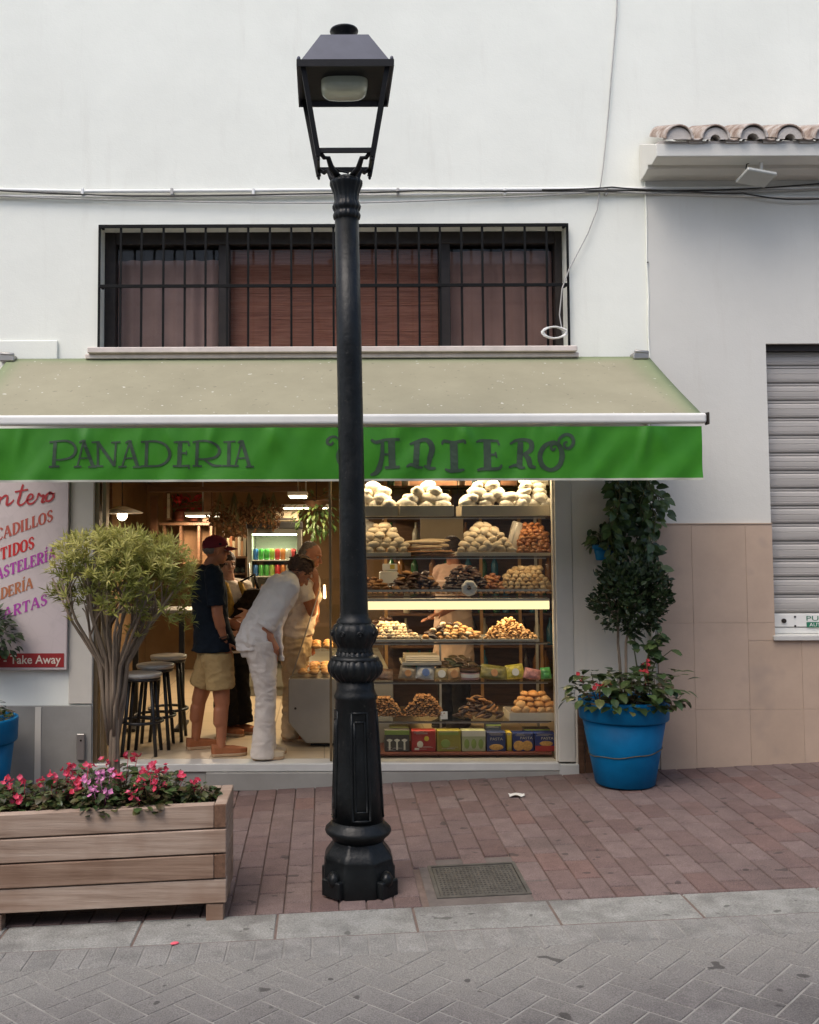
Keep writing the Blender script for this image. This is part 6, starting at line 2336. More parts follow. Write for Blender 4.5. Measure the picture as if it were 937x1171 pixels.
obj('glass_edge', MB().tube([(kx(333.5), cY0 + .022, kz(775)), (kx(365.7), cY0 + .022, kz(676))], .006, 6), M_steel, ctr)
obj('top_shelf', MB().box(kx(366), kx(450), cY0 + .03, cY1, kz(676), kz(674)), M_shelf, ctr)
for i, y_ in enumerate((745, 712)):
    obj('counter_shelf', MB().box(kx(352 + i * 10), kx(450), cY0 + .05, cY1, kz(y_) - .006, kz(y_)), M_shelf, ctr)
cake = varieties('counter_cake', (.045, .04, .026), M_golden, 'bun', 4, 40)
M_tart = tint_mat('fruit_tart', [(0.52, 0.12, 0.03), (0.58, 0.24, 0.06), (0.48, 0.30, 0.10)], .3, .5, 0, .2, 40)
tart = varieties('counter_cake', (.045, .04, .02), M_tart, 'bun', 3, 41)
for r_ in range(7):
    for c_ in range(3):
        o = bpy.data.objects.new('counter_cake', (cake + tart)[(r_ * 3 + c_) % 7])
        C.objects.link(o)
        o.location = (kx(346) + .095 * c_ + U(-.01, .01), cY0 + .12 + .11 * r_, kz(775) + .024)
        o.rotation_euler = (0, 0, U(0, 6))
        tag(o, 'orange glazed cake laid out in the counter behind sloped glass', 'cake', 'cakes in the counter bottom')
        if r_ < 4 and c_ < 2:
            o2 = o.copy()
            C.objects.link(o2)
            o2.location = (kx(362) + .1 * c_, cY0 + .12 + .14 * r_, kz(745) + .022)
            tag(o2, 'cake on the upper shelf inside the counter', 'cake', 'cakes on the counter shelf')
lamp_area('counter_glow', (kx(400), cY0 + .8, kz(690)), .2, 1.4, 11, (1, .62, .28), parent=ctr)
obj('counter_lamp', MB().tube([(kx(372), cY0 + .1, kz(684)), (kx(372), cY1 - .1, kz(684))], .012, 8), mat('orange_tube', (.9, .7, .4), .5, .3, 0, emit=(1, .62, .28), es=4), ctr)

# drinks cooler
fY = 3.3
f_x0, f_x1 = PX(283, fY, 700), PX(345, fY, 700)
f_z1 = PZ(604, fY)
fr_ = thing('drinks_cooler', ((f_x0 + f_x1) / 2, fY, 0), 'lit drinks cooler with glass door at the back of shop', 'cooler')
w_ = .05
M_cool = mat('cooler_grey', (0.20, 0.20, 0.17), .5, .4, .06)
body = MB().box(f_x0, f_x0 + w_, fY, fY + .6, .1, f_z1).box(f_x1 - w_, f_x1, fY, fY + .6, .1, f_z1).box(f_x0 + w_, f_x1 - w_, fY, fY + .6, .1, .3).box(f_x0 + w_, f_x1 - w_, fY + .55, fY + .6, .3, f_z1).box(f_x0 + w_, f_x1 - w_, fY, fY + .55, f_z1 - .06, f_z1).box(f_x0 + .02, f_x1 - .02, fY + .03, fY + .55, .0, .099)
obj('cabinet', body, M_cool, fr_, .004)
obj('header', MB().box(f_x0 - .01, f_x1 + .01, fY - .03, fY + .6, f_z1 + .001, f_z1 + .07), M_black2, fr_, .004)
obj('glass_door', MB().box(f_x0 + .03, f_x1 - .03, fY - .014, fY - .008, .3, f_z1 - .05), M_glass, fr_)
obj('door_handle', MB().tube([(f_x0 + .035, fY - .04, 1.0), (f_x0 + .035, fY - .04, 1.45)], .01, 8), M_steel, fr_)
fshelf = [PZ(640, fY), PZ(658.5, fY), PZ(684, fY), PZ(725, fY)]
for z in fshelf:
    obj('shelf', MB().box(f_x0 + w_, f_x1 - w_, fY + .03, fY + .54, z - .012, z), M_white, fr_)
lz = f_z1 - .075
obj('lamp_tube', MB().box(f_x0 + w_, f_x1 - w_, fY + .04, fY + .07, lz, lz + .014), mat('cool_tube', (.9, .95, .8), .5, .3, 0, emit=(.85, 1, .62), es=7), fr_)
lamp_area('cooler_glow', ((f_x0 + f_x1) / 2, fY + .12, lz - .01), .4, .1, 5, (.85, 1.0, .65), parent=fr_)
canm = {}
for nm, colr in (('blue', (.03, .15, .42)), ('green', (.07, .42, .07)), ('lime', (.30, .50, .08)), ('red', (.55, .05, .05)), ('orange', (.60, .22, .05)), ('white', (.62, .62, .55))):
    canm[nm] = mat('can_' + nm, colr, .3, .5, .15, 30, metal=.2)
order = ['blue', 'green', 'green', 'lime', 'red', 'orange', 'white', 'red']
cmesh = {}
for nm in canm:
    mb = MB().lathe([(.026, 0), (.031, .006), (.031, .105), (.025, .117), (.025, .12)], (0, 0), 16)
    cmesh[nm] = mb.mesh('drink_can', canm[nm])
cz = [fshelf[1], fshelf[0]]
cn = {}
for row, z in enumerate(cz):
    for i, nm in enumerate(order):
        o = bpy.data.objects.new('drink_can', cmesh[nm])
        C.objects.link(o)
        o.location = (f_x0 + w_ + .035 + i * (f_x1 - f_x0 - 2 * w_ - .07) / 7, fY + .08, z)
        k_ = (PZ(624, fY) - fshelf[0]) / .12 if row else (fshelf[0] - fshelf[1] - .02) / .12
        o.scale = (.93, .93, min(1.0, k_))
        tag(o, '%s drink can in the lit %s row of the cooler' % (nm, ('top' if row else 'second')), 'can', '%s cans in the %s cooler row' % (nm, 'top' if row else 'second'))
bm_ = MB().lathe([(.03, 0), (.032, .01), (.032, .1), (.026, .125), (.011, .15), (.011, .175)], (0, 0), 14).mesh('drink_bottle', mat('bottle_amber', (.30, .14, .04), .3, .5, .2, 20))
bm2 = MB().lathe([(.03, 0), (.032, .01), (.032, .1), (.026, .125), (.011, .15), (.011, .175)], (0, 0), 14).mesh('drink_bottle', mat('bottle_red', (.40, .04, .03), .3, .5, .2, 20))
for row, z in enumerate((fshelf[2], fshelf[3])):
    for i in range(7):
        o = bpy.data.objects.new('drink_bottle', (bm_ if row == 0 or i > 2 else bm2))
        C.objects.link(o)
        o.location = (f_x0 + w_ + .035 + i * (f_x1 - f_x0 - 2 * w_ - .07) / 6, fY + .08, z)
        if row == 0:
            o.scale = (1, 1, .85)
        tag(o, 'amber bottle on the third cooler shelf' if row == 0 else ('red bottle at the left of the lowest cooler shelf' if i <= 2 else 'amber bottle at the right of the lowest cooler shelf'), 'bottle', 'bottles row %s in the cooler' % ('upper' if row == 0 else ('red' if i <= 2 else 'lower amber')))

# bar table and stools
M_top_ = mat('table_top', (0.42, 0.40, 0.36), .35, .5, .1, 6)
tY = 1.25
tbz = PZ(697, tY)
tb_ = thing('bar_table', (PX(192, tY, 700), tY, 0), 'tall black bar table behind the round shrub inside the shop', 'table')
obj('table_top', MB().box(PX(128, tY, 700), PX(236, tY, 700), tY - .02, tY + .5, tbz - .03, tbz), M_top_, tb_, .006)
for xx in (PX(204, tY, 760), PX(150, tY, 760)):
    obj('leg', MB().box(xx - .025, xx + .025, tY + .2, tY + .25, .03, tbz - .031), M_black2, tb_, .003)
    obj('foot_plate', MB().box(xx - .04, xx + .04, tY - .0, tY + .46, .001, .03), M_black2, tb_, .006)
labs = ['black bar stool nearest the man in the cap', 'black bar stool in the middle of the three', 'black bar stool nearest the door frame']
for i, (px_, py_, y_) in enumerate(((193, 748, .95), (178, 758, .62), (163, 768, .36))):
    xx = PX(px_, y_, py_)
    zz = PZ(py_, y_)
    s_ = thing('bar_stool', (xx, y_, 0), labs[i], 'stool', 'bar stools along the tall table')
    obj('seat', MB().lathe([(.150, zz - .035), (.158, zz - .02), (.156, zz - .004), (.14, zz)], (xx, y_), 28), M_top_, s_)
    obj('seat_frame', MB().lathe([(.145, zz - .06), (.148, zz - .036)], (xx, y_), 28), M_black2, s_)
    for a in range(4):
        an = PI / 4 + a * PI / 2
        obj('leg', MB().tube([(xx + .12 * math.cos(an), y_ + .12 * math.sin(an), zz - .05), (xx + .19 * math.cos(an), y_ + .19 * math.sin(an), 0)], .015, 8), M_black2, s_)
    q = [(xx + .165 * math.cos(k * PI / 12), y_ + .165 * math.sin(k * PI / 12), .26) for k in range(25)]
    obj('foot_ring', MB().tube(q, .012, 8, cap=False), M_black2, s_)

# ceiling lamps
M_panel = mat('lamp_panel', (.9, .85, .75), .5, .3, 0, emit=(1, .84, .58), es=5)
for i, (px_, py_, y_, sx_, sy_, lab) in enumerate(((341, 569, 2.0, .16, .4, 'bright square ceiling lamp left of the street lamp post'), (232, 591, 3.6, .34, .3, 'bright ceiling lamp above the man in the cap'), (350, 582, 3.4, .5, .06, 'thin bright tube lamp above the cooler'))):
    c_ = P(px_, py_, y_)
    o = thing('ceiling_lamp', tuple(c_), lab, 'ceiling lamp')
    obj('panel', MB().box(c_.x - sx_ / 2, c_.x + sx_ / 2, y_ - sy_ / 2, y_ + sy_ / 2, c_.z, c_.z + .012), M_panel, o)
    obj('housing', MB().box(c_.x - sx_ / 2 - .015, c_.x + sx_ / 2 + .015, y_ - sy_ / 2 - .015, y_ + sy_ / 2 + .015, c_.z + .013, c_.z + .05), M_white, o)
    obj('rod', MB().tube([(c_.x, y_, c_.z + .05), (c_.x, y_, RZ)], .008, 6), M_steel, o)
    lamp_area('lamp_glow', (c_.x, y_, c_.z - .006), sx_, sy_, (22, 22, 12)[i], (1, .76, .50), parent=o)
o = thing('ceiling_lamp', (1.4, 2.6, 2.45), 'ceiling lamp deep in the shop behind the display rack', 'ceiling lamp')
obj('panel', MB().box(.9, 1.9, 2.5, 2.7, 2.45, 2.462), M_panel, o)
obj('housing', MB().box(.88, 1.92, 2.48, 2.72, 2.463, 2.5), M_white, o)
obj('rod', MB().tube([(1.4, 2.6, 2.5), (1.4, 2.6, RZ)], .008, 6), M_steel, o)
lamp_area('lamp_glow', (1.4, 2.6, 2.44), 1.0, .2, 26, (1, .72, .44), parent=o)

# tall wall shelves on the left, with books, bottles and a red flower pot
wY = 3.9
ws = thing('wall_shelf', (PX(200, wY, 600), wY, PZ(612, wY)), 'dark wooden wall shelf with red flowers and frames high at the left', 'shelf')
obj('board', MB().box(PX(182, wY, 600), PX(244, wY, 600), wY, wY + .28, PZ(600, wY), PZ(597, wY)), M_woodd, ws)
for xx in (186, 205, 226, 240):
    obj('bracket', MB().box(PX(xx, wY, 600), PX(xx + 2.5, wY, 600), wY + .02, wY + .26, PZ(640, wY), PZ(600.2, wY)), M_woodd, ws)
obj('back_board', MB().box(PX(182, wY, 600), PX(244, wY, 600), wY + .281, wY + .3, PZ(645, wY), PZ(555, wY)), mat('shelf_back', (.20, .11, .055), .7, .3, .2, 4), ws)
for i, px_ in enumerate((205, 222)):
    c_ = P(px_, 596, wY + .1)
    fp = thing('poinsettia', tuple(c_), ['red flowers in a pot on the wall shelf, left', 'red flowers in a pot on the wall shelf, beside the lamp'][i], 'flower')
    obj('pot', MB().lathe([(.05, c_.z), (.075, c_.z + .12)], (c_.x, c_.y), 18), M_redw, fp)
    lf = MB()
    fl_ = MB()
    for k in range(50):
        u_ = Vector((U(-1, 1), U(-1, 1), U(-.2, 1)))
        (fl_ if k % 3 else lf).leaf(c_ + Vector((0, 0, .16)) + u_ * .1, u_, Vector((0, 0, 1)), .09, .05, U(0, 1))
    obj('leaves', lf, M_ivy, fp)
    obj('petals', fl_, M_red, fp)
for i, (a, b, y0_, y1_, colr) in enumerate(((190, 196, 562, 594, (.42, .40, .32)), (232, 243, 560, 596, (.20, .12, .07)), (172, 181, 566, 610, (.09, .04, .02)))):
    xx0, xx1 = PX(a, wY - .02, 580), PX(b, wY - .02, 580)
    o = thing('picture_frame', ((xx0 + xx1) / 2, wY, PZ(y1_, wY)), ['narrow pale picture standing on the wall shelf', 'dark framed picture at the right end of wall shelf', 'tall dark panel left of the wall shelf'][i], 'picture')
    obj('frame', MB().box(xx0, xx1, wY - .03, wY - .008, PZ(y1_, wY), PZ(y0_, wY)), M_woodd, o)
    obj('picture', MB().box(xx0 + .015, xx1 - .015, wY - .034, wY - .0305, PZ(y1_, wY) + .02, PZ(y0_, wY) - .02), mat('pic%d' % i, colr, .6, .3, .3, 9), o)
# mirror on the left wall with bright reflections, as a framed looking glass
my = 1.6
mi_ = thing('wall_mirror', (RX0 + .02, my, 1.6), 'framed mirror on the left shop wall beside the door', 'mirror')
obj('mirror_glass', MB().box(RX0 + .02, RX0 + .026, .75, 3.2, .9, 2.4), mat('mirror', (.7, .65, .55), .03, .5, 0, metal=1), mi_)
obj('mirror_frame', MB().box(RX0 + .001, RX0 + .04, .70, .745, .85, 2.45).box(RX0 + .001, RX0 + .04, 3.205, 3.25, .85, 2.45).box(RX0 + .001, RX0 + .04, .75, 3.2, 2.405, 2.45), M_woodd, mi_)
pend = thing('pendant_lamp', tuple(P(140, 586, 1.9)), 'white disc pendant lamp at the left of shop, above the shrub', 'pendant lamp')
pc = P(140, 586, 1.9)
obj('shade', MB().lathe([(.19, pc.z - .012), (.2, pc.z), (.12, pc.z + .03), (.03, pc.z + .06)], (pc.x, 1.9), 28), M_white, pend)
obj('bulb', MB().ell((pc.x, 1.9, pc.z - .03), (.05, .05, .05)), M_panel, pend)
obj('cord', MB().tube([(pc.x, 1.9, pc.z + .06), (pc.x, 1.9, RZ)], .006, 6), M_black2, pend)

# bunches of dried flowers / hams hung from a beam at the back
beam = thing('hanging_beam', (PX(285, 3.0, 570), 3.0, PZ(562, 3.0)), 'dark wooden beam under the shop ceiling with hooks', 'beam')
obj('beam_board', MB().box(PX(170, 3.0, 562), PX(345, 3.0, 562), 2.97, 3.05, PZ(562, 3.0), PZ(556, 3.0)), M_woodd, beam, .004)
M_dry = tint_mat('dried_flower', [(0.10, 0.045, 0.02), (0.16, 0.08, 0.035), (0.07, 0.035, 0.018), (0.20, 0.11, 0.05)], .8, .2, .1, .3, 20)
for i, (px_, w_, h_) in enumerate(((252, .22, .34), (268, .25, .46), (285, .2, .36), (302, .26, .38), (313, .18, .28))):
    c_ = P(px_, 563, 3.0)
    o = thing('dried_bunch', (c_.x, 3.0, c_.z - h_), ['dried bunch at the left end of the beam', 'longest dried bunch hanging from the beam', 'narrow dried bunch in the middle of the beam', 'wide dried bunch right of the middle of beam', 'short dried bunch at the right above the cooler'][i], 'dried flowers')
    st_, lf = MB(), MB()
    for k in range(16):
        e_ = c_ + Vector((U(-.5, .5) * w_, U(-.3, .3) * w_, -h_ * U(.5, 1)))
        st_.tube([c_, (c_ + e_) / 2 + Vector((0, 0, -.03)), e_], .004, 5)
        for q in range(12):
            d_ = Vector((U(-1, 1), U(-1, 1), U(-1, .3)))
            lf.leaf(e_ + Vector((U(-.04, .04), U(-.04, .04), U(-.02, .1))), d_, Vector((U(-1, 1), U(-1, 1), 1)), U(.03, .07), U(.02, .04), U(0, 1))
    obj('stems', st_, M_stem, o)
    obj('blossom', lf, M_dry, o)
# air conditioner above the cooler
ac0, ac1 = PX(312, 3.9, 590), PX(342, 3.9, 590)
ac = thing('air_conditioner', ((ac0 + ac1) / 2, 3.9, PZ(596, 3.9)), 'beige air conditioner box on the wall above the cooler', 'air conditioner')
obj('casing', MB().box(ac0, ac1, 3.7, 3.95, PZ(596, 3.9), PZ(580, 3.9)), mat('beige_plastic', (.40, .33, .22), .5, .4, .05), ac, .012)
obj('outlet', MB().box(ac0 + .03, ac1 - .03, 3.69, 3.699, PZ(594.5, 3.9), PZ(592.5, 3.9)), M_dark, ac)
# wine rack behind the woman
rk0, rk1 = PX(258, 3.6, 660), PX(283, 3.6, 660)
rk = thing('wine_rack', ((rk0 + rk1) / 2, 3.6, 0), 'dark wine rack with bottle ends left of the drinks cooler', 'wine rack')
mb = MB().box(rk0, rk0 + .02, 3.6, 3.9, 0, PZ(636, 3.6)).box(rk1 - .02, rk1, 3.6, 3.9, 0, PZ(636, 3.6)).box(rk0 + .021, rk1 - .021, 3.88, 3.9, 0, PZ(636, 3.6))
for k in range(8):
    z = .2 + k * (PZ(636, 3.6) - .22) / 7
    mb.box(rk0 + .021, rk1 - .021, 3.6, 3.879, z, z + .015)
obj('rack_frame', mb, M_woodd, rk)
bend = MB().tube([(0, 0, 0), (0, .2, 0)], .035, 12).tube([(0, -.09, 0), (0, -.01, 0)], [.014, .018], 10).mesh('wine_bottle', mat('wine_glass', (.015, .02, .012), .2, .5, .1))
for k in range(7):
    for q in range(3):
        o = bpy.data.objects.new('wine_bottle', bend)
        C.objects.link(o)
        o.location = (rk0 + .05 + q * (rk1 - rk0 - .1) / 2, 3.66, .2 + k * (PZ(636, 3.6) - .22) / 7 + .052)
        tag(o, 'dark wine bottle lying in the rack left of the cooler', 'bottle', 'wine bottles in the rack')
# books standing on top of the rack
for k in range(7):
    a_ = rk0 + .015 + k * (rk1 - rk0 - .03) / 7
    z = PZ(636, 3.6) + .002
    colr = [(.35, .28, .18), (.28, .12, .06), (.40, .33, .22), (.18, .10, .05), (.42, .38, .30), (.30, .17, .09), (.22, .20, .15)][k]
    mb = MB().box(a_, a_ + (rk1 - rk0) / 8.5, 3.62, 3.8, z, z + .2 + .03 * math.sin(k * 2.2))
    tag(obj('recipe_book', mb, mat('book%d' % k, colr, .7, .3, .1), None, .002, origin=(a_, 3.62, z)), 'book standing upright on top of the dark wine rack', 'book', 'books on top of the wine rack')
# green leafy plant hanging behind the bending man
gp = thing('hanging_fern', tuple(P(362, 575, 2.6)), 'dark green fern hanging inside above the bending man', 'plant')
gc = P(362, 578, 2.6)
lf = MB()
for k in range(420):
    u_ = Vector((U(-1, 1), U(-1, 1), U(-1, 1)))
    if u_.length > 1:
        continue
    lf.leaf(gc + Vector((u_.x * .26, u_.y * .2, u_.z * .26 - .08)), u_ + Vector((0, 0, -.5)), Vector((0, -.3, 1)), U(.05, .1), .03, U(0, 1))
obj('fronds', lf, M_ivy, gp)
obj('basket', MB().lathe([(.05, gc.z - .05), (.13, gc.z + .04), (.135, gc.z + .06)], (gc.x, 2.6), 20), M_woodd, gp)
obj('hanger', MB().tube([(gc.x, 2.6, gc.z + .06), (gc.x, 2.6, RZ)], .005, 5), M_black2, gp)
# shelving at the back right, seen between the display shelves
bY = 2.3
bs = thing('back_shelving', (1.6, bY, 0), 'tall dark wooden shelving with bottles behind the counter', 'shelving')
bx0, bx1 = PX(440, bY, 700), 2.9
obj('back_board', MB().box(bx0, bx1, bY + .33, bY + .35, 0, 2.4), M_woodd, bs)
for k in range(7):
    z = .3 + k * .32
    obj('shelf_board', MB().box(bx0, bx1, bY, bY + .329, z, z + .02), M_woodd, bs)
for xx in (bx0, PX(548, bY), PX(592, bY), PX(616, bY), bx1 - .03):
    obj('post', MB().box(xx, xx + .03, bY - .005, bY - .001, 0, 2.4), mat('light_wood', (.36, .21, .09), .6, .3, .2, 6), bs)
tall = {}
for nm, colr in (('green', (.03, .10, .04)), ('amber', (.22, .10, .03)), ('blue', (.03, .13, .20)), ('clear', (.35, .33, .26)), ('dark', (.03, .02, .02))):
    tall[nm] = MB().lathe([(.035, 0), (.038, .01), (.038, .16), (.028, .19), (.013, .22), (.013, .27), (.015, .272)], (0, 0), 14).mesh('shelf_bottle', mat('sb_' + nm, colr, .2, .5, .15, 10))
rnd = random.Random(2)
rowname = ['lowest', 'second lowest', 'third', 'fourth', 'fifth', 'sixth', 'highest']
for k in range(7):
    xx = bx0 + .08
    while xx < min(bx1, PX(640, bY)) - .06:
        if rnd.random() < .72:
            nm = rnd.choice(list(tall))
            o = bpy.data.objects.new('shelf_bottle', tall[nm])
            C.objects.link(o)
            o.location = (xx, bY + .1, .32 + k * .32)
            tag(o, '%s glass bottle on the %s shelf behind the display' % (nm, rowname[k]), 'bottle', '%s bottles on the %s back shelf' % (nm, rowname[k]))
        xx += rnd.uniform(.09, .16)
# pale slatted board (price list) seen in the gap of the second shelf
sl0, sl1 = PX(481, 1.9, 610), PX(530, 1.9, 610)
pl2 = thing('price_board', ((sl0 + sl1) / 2, 1.9, PZ(632, 1.9)), 'pale slatted price board hanging behind the second display shelf', 'board')
mb = MB()
for k in range(7):
    z = PZ(632 - k * 5.6, 1.9)
    mb.box(sl0, sl1, 1.9, 1.91, z, z + .052)
obj('slats', mb, mat('board_cream', (.36, .30, .20), .7, .3, .08, 5), pl2, .002)
tm = MB()
for k, (a_, b_) in enumerate(((485, 500), (503, 516), (518, 527))):
    tm.box(PX(a_, 1.89, 622), PX(b_, 1.89, 622), 1.893, 1.8985, PZ(628, 1.9), PZ(621, 1.9))
obj('price_cards', tm, mat('card', (.48, .43, .33), .7, .3, .1, 20), pl2)
for xx in (sl0 + .05, sl1 - .05):
    obj('cord', MB().tube([(xx, 1.905, PZ(594, 1.9)), (xx, 1.905, RZ)], .004, 5), M_black2, pl2)
# scale standing on the inner counter
scx = PX(445, .9, 655)
so = thing('shop_scale', (scx, .9, PZ(667, .9)), 'white shop scale with yellow sticker behind the third shelf', 'scale')
obj('scale_body', MB().box(scx - .08, scx + .08, .85, 1.0, PZ(668, .9), PZ(654, .9)), M_white, so, .01)
obj('display_head', MB().box(scx - .055, scx + .075, .9, .94, PZ(653, .9), PZ(645, .9)), M_white, so, .008)
obj('sticker', MB().box(scx + .01, scx + .05, .896, .8995, PZ(651, .9), PZ(646, .9)), M_cy, so)
obj('scale_shelf', MB().box(scx - .2, scx + .2, .8, 1.1, PZ(670, .9), PZ(668.1, .9)), M_steel, so)
# white wrapping trays in the gap under row four
for k in range(3):
    z = sz[4] + .075 + k * .016 + .07
    mb = MB().box(PX(462, DY + .3, 745), PX(500, DY + .3, 745), DY + .12, DY + .40, z, z + .006).box(PX(462, DY + .3, 745), PX(500, DY + .3, 745), DY + .12, DY + .126, z + .0062, z + .013)
    tag(obj('cake_tray', mb, M_tray, None, .001, origin=(PX(480, DY + .3), DY + .25, z)), 'white cake tray stacked under the shelf of cream buns', 'tray', 'stack of white cake trays')
mb = MB().box(PX(458, DY + .3, 750), PX(502, DY + .3, 750), DY + .1, DY + .42, sz[4] + .115, sz[4] + .14)
tag(obj('stand_board', mb, M_tray2, None, .002, origin=(PX(480, DY + .3), DY + .25, sz[4] + .115)), 'grey stand board carrying the white cake trays', 'stand')
# ================================================================== PEOPLE
def skin_mat(name, col):
    return mat(name, col, .5, .35, .10, 9, .1, 60, sss=.05)


S_tan = skin_mat('tanned_skin', (0.34, 0.13, 0.06))
S_red = skin_mat('ruddy_skin', (0.40, 0.165, 0.085))
S_pale = skin_mat('fair_skin', (0.52, 0.29, 0.20))


def cone(mb, a, b, ra, rb, n=18):
    mb.tube([a, b], [ra, rb], n)


def hand(mb, w, d, palm, thumb, s=1.0, curl=.5):
    """five fingers; w wrist, d direction of the hand, palm = normal on the palm side, thumb = side the thumb leaves"""
    d = d.normalized()
    palm = (palm - d * palm.dot(d)).normalized()
    side = d.cross(palm).normalized()
    if side.dot(thumb) < 0:
        side = -side
    L = .088 * s
    mb.loft([w - d * .01, w + d * L * .3, w + d * L * .75, w + d * L], side, [.024 * s, .034 * s, .040 * s, .037 * s], [.018 * s, .017 * s, .015 * s, .011 * s], 14)
    for k, (off, ln) in enumerate(((.030, .068), (.010, .078), (-.011, .072), (-.031, .056))):
        b_ = w + d * L * .95 + side * off * s
        dd = d
        r_ = .0088 * s
        for seg, f_ in enumerate((.45, .32, .23)):
            dd = (dd + palm * curl * (.35 + .3 * seg)).normalized()
            e_ = b_ + dd * ln * f_ * s
            mb.cap(b_, e_, r_, r_ * .9, 8)
            b_, r_ = e_, r_ * .9
    b_ = w + d * L * .3 + side * .028 * s
    dd = (d * .7 + side * .75 + palm * .25).normalized()
    for f_ in (.045, .032):
        e_ = b_ + dd * f_ * s
        mb.cap(b_, e_, .0105 * s, .009 * s, 8)
        b_ = e_
        dd = (dd + d * .5 + palm * .3).normalized()


def head_shape(mb, c, f, up, s=1.0):
    f = f.normalized()
    up = (up - f * up.dot(f)).normalized()
    r = f.cross(up)
    M = Matrix((r, f, up)).transposed()
    A = lambda x, y, z: c + M @ Vector((x, y, z)) * s
    mb.ell(A(0, -.012, .028), (.075 * s, .094 * s, .088 * s), M, 20, 12)
    mb.ell(A(0, .018, -.035), (.058 * s, .072 * s, .072 * s), M, 18, 10)
    mb.ell(A(0, .052, -.088), (.026 * s, .024 * s, .020 * s), M, 10, 8)      # chin
    mb.cap(A(0, .086, .012), A(0, .107, -.022), .009 * s, .013 * s, 8)         # nose
    for q in (-1, 1):
        mb.ell(A(q * .012, .098, -.026), (.008 * s, .009 * s, .007 * s), M, 8, 6)
        mb.ell(A(q * .076, -.008, -.005), (.010 * s, .020 * s, .032 * s), M @ Matrix.Rotation(.25 * q, 3, 'Z'), 10, 8)  # ear
        mb.ell(A(q * .034, .066, -.02), (.024 * s, .020 * s, .018 * s), M, 10, 8)   # cheek
        mb.cap(A(q * .012, .084, .032), A(q * .050, .066, .032), .009 * s, .008 * s, 8)  # brow
    mb.cap(A(-.018, .083, -.053), A(.018, .083, -.053), .0085 * s, .0085 * s, 8)   # lips
    mb.cap(A(-.015, .082, -.064), A(.015, .082, -.064), .0085 * s, .0085 * s, 8)
    return M, A


def eyes(parent, A, M, s=1.0):
    for q in (-1, 1):
        mb = MB().ell(A(q * .031, .0735, .012), (.0125 * s, .0115 * s, .0095 * s), M, 14, 9)
        e = obj('eye', mb, mat('eye_white', (.30, .25, .21), .5, .3, 0), parent)
        obj('iris', MB().ell(A(q * .031, .0815, .012), (.0058 * s, .0045 * s, .0058 * s), M, 12, 8), mat('iris_dark', (.03, .018, .012), .2, .5, 0), e)
    obj('mouth', MB().ell(A(0, .0885, -.0575), (.021 * s, .006 * s, .0045 * s), M, 12, 6), mat('lip', (.30, .08, .07), .5, .4, 0), parent)


def human(label, base, side, J, skin, fdir, up, hs=1.0, bulk=1.0):
    """J holds joints: pelvis waist chest neck head and, per side r/l, sh el wr hip kn an + hd (hand direction)"""
    side = Vector(side).normalized()
    o = thing('person', base, label, 'person')
    mb = MB()
    b = bulk
    mb.loft([J['pelvis'] - (J['waist'] - J['pelvis']).normalized() * .10, J['pelvis'], J['waist'], J['chest'], J['neck'] - (J['neck'] - J['chest']) * .12, J['neck']],
            side, [.10 * b, .165 * b, .145 * b, .165 * b, .13 * b, .06], [.08 * b, .115 * b, .100 * b, .115 * b, .075 * b, .055], 22)
    mb.cap(J['neck'] - (J['head'] - J['neck']) * .3, J['head'] - Vector(up) * .03, .058, .052, 12)
    M, A = head_shape(mb, J['head'], Vector(fdir), Vector(up), hs)
    for k in 'rl':
        sh, el, wr = J['sh' + k], J['el' + k], J['wr' + k]
        mb.cap(J['neck'].lerp(J['chest'], .25), sh, .06 * b, .055 * b)
        mb.cap(sh, el, .052 * b, .040 * b)
        mb.cap(sh.lerp(el, .15), sh.lerp(el, .6), .052 * b, .050 * b)
        mb.cap(el, wr, .039 * b, .026)
        mb.cap(el, el.lerp(wr, .4), .040 * b, .040 * b)
        hip, kn, an = J['hip' + k], J['kn' + k], J['an' + k]
        mb.cap(hip, kn, .088 * b, .058 * b)
        mb.cap(kn, an, .054 * b, .037)
        mb.cap(kn.lerp(an, .2) - Vector(J['toe' + k]) * .012, kn.lerp(an, .45) - Vector(J['toe' + k]) * .014, .052 * b, .050 * b)
        t_ = Vector(J['toe' + k]).normalized()
        mb.cap(an - t_ * .03 - Vector((0, 0, .04)), an + t_ * .07 - Vector((0, 0, .05)), .032, .026)
        mb.cap(an + t_ * .07 - Vector((0, 0, .05)), an + t_ * .115 - Vector((0, 0, .055)), .026, .020)
        hand(mb, wr, J['hd' + k], J['pm' + k], J['th' + k], hs, .45)
    body = remesh(mb, 'body', skin, .0065, 3, o)
    eyes(o, A, M, hs)
    return o, M, A


def sleeve(mb, sh, el, frac, r0, r1):
    e = sh.lerp(el, frac)
    mb.ell(sh, (r0, r0, r0), n=14, k=10)
    mb.tube([sh, sh.lerp(e, .5), e], [r0, (r0 + r1) / 2, r1], 18)


def torso_cloth(mb, J, side, hem, ws, ds):
    """hem: point where the garment ends"""
    up = (J['neck'] - J['chest']).normalized()
    mb.loft([hem, J['pelvis'] * .6 + hem * .4 if (hem - J['pelvis']).length > .05 else J['pelvis'].lerp(J['waist'], .3), J['waist'], J['chest'], J['neck'] - up * .05, J['neck'] + up * .005], side, ws, ds, 26)
    for k in 'rl':
        mb.cap(J['neck'].lerp(J['chest'], .22), J['sh' + k], .068, .064, 14)


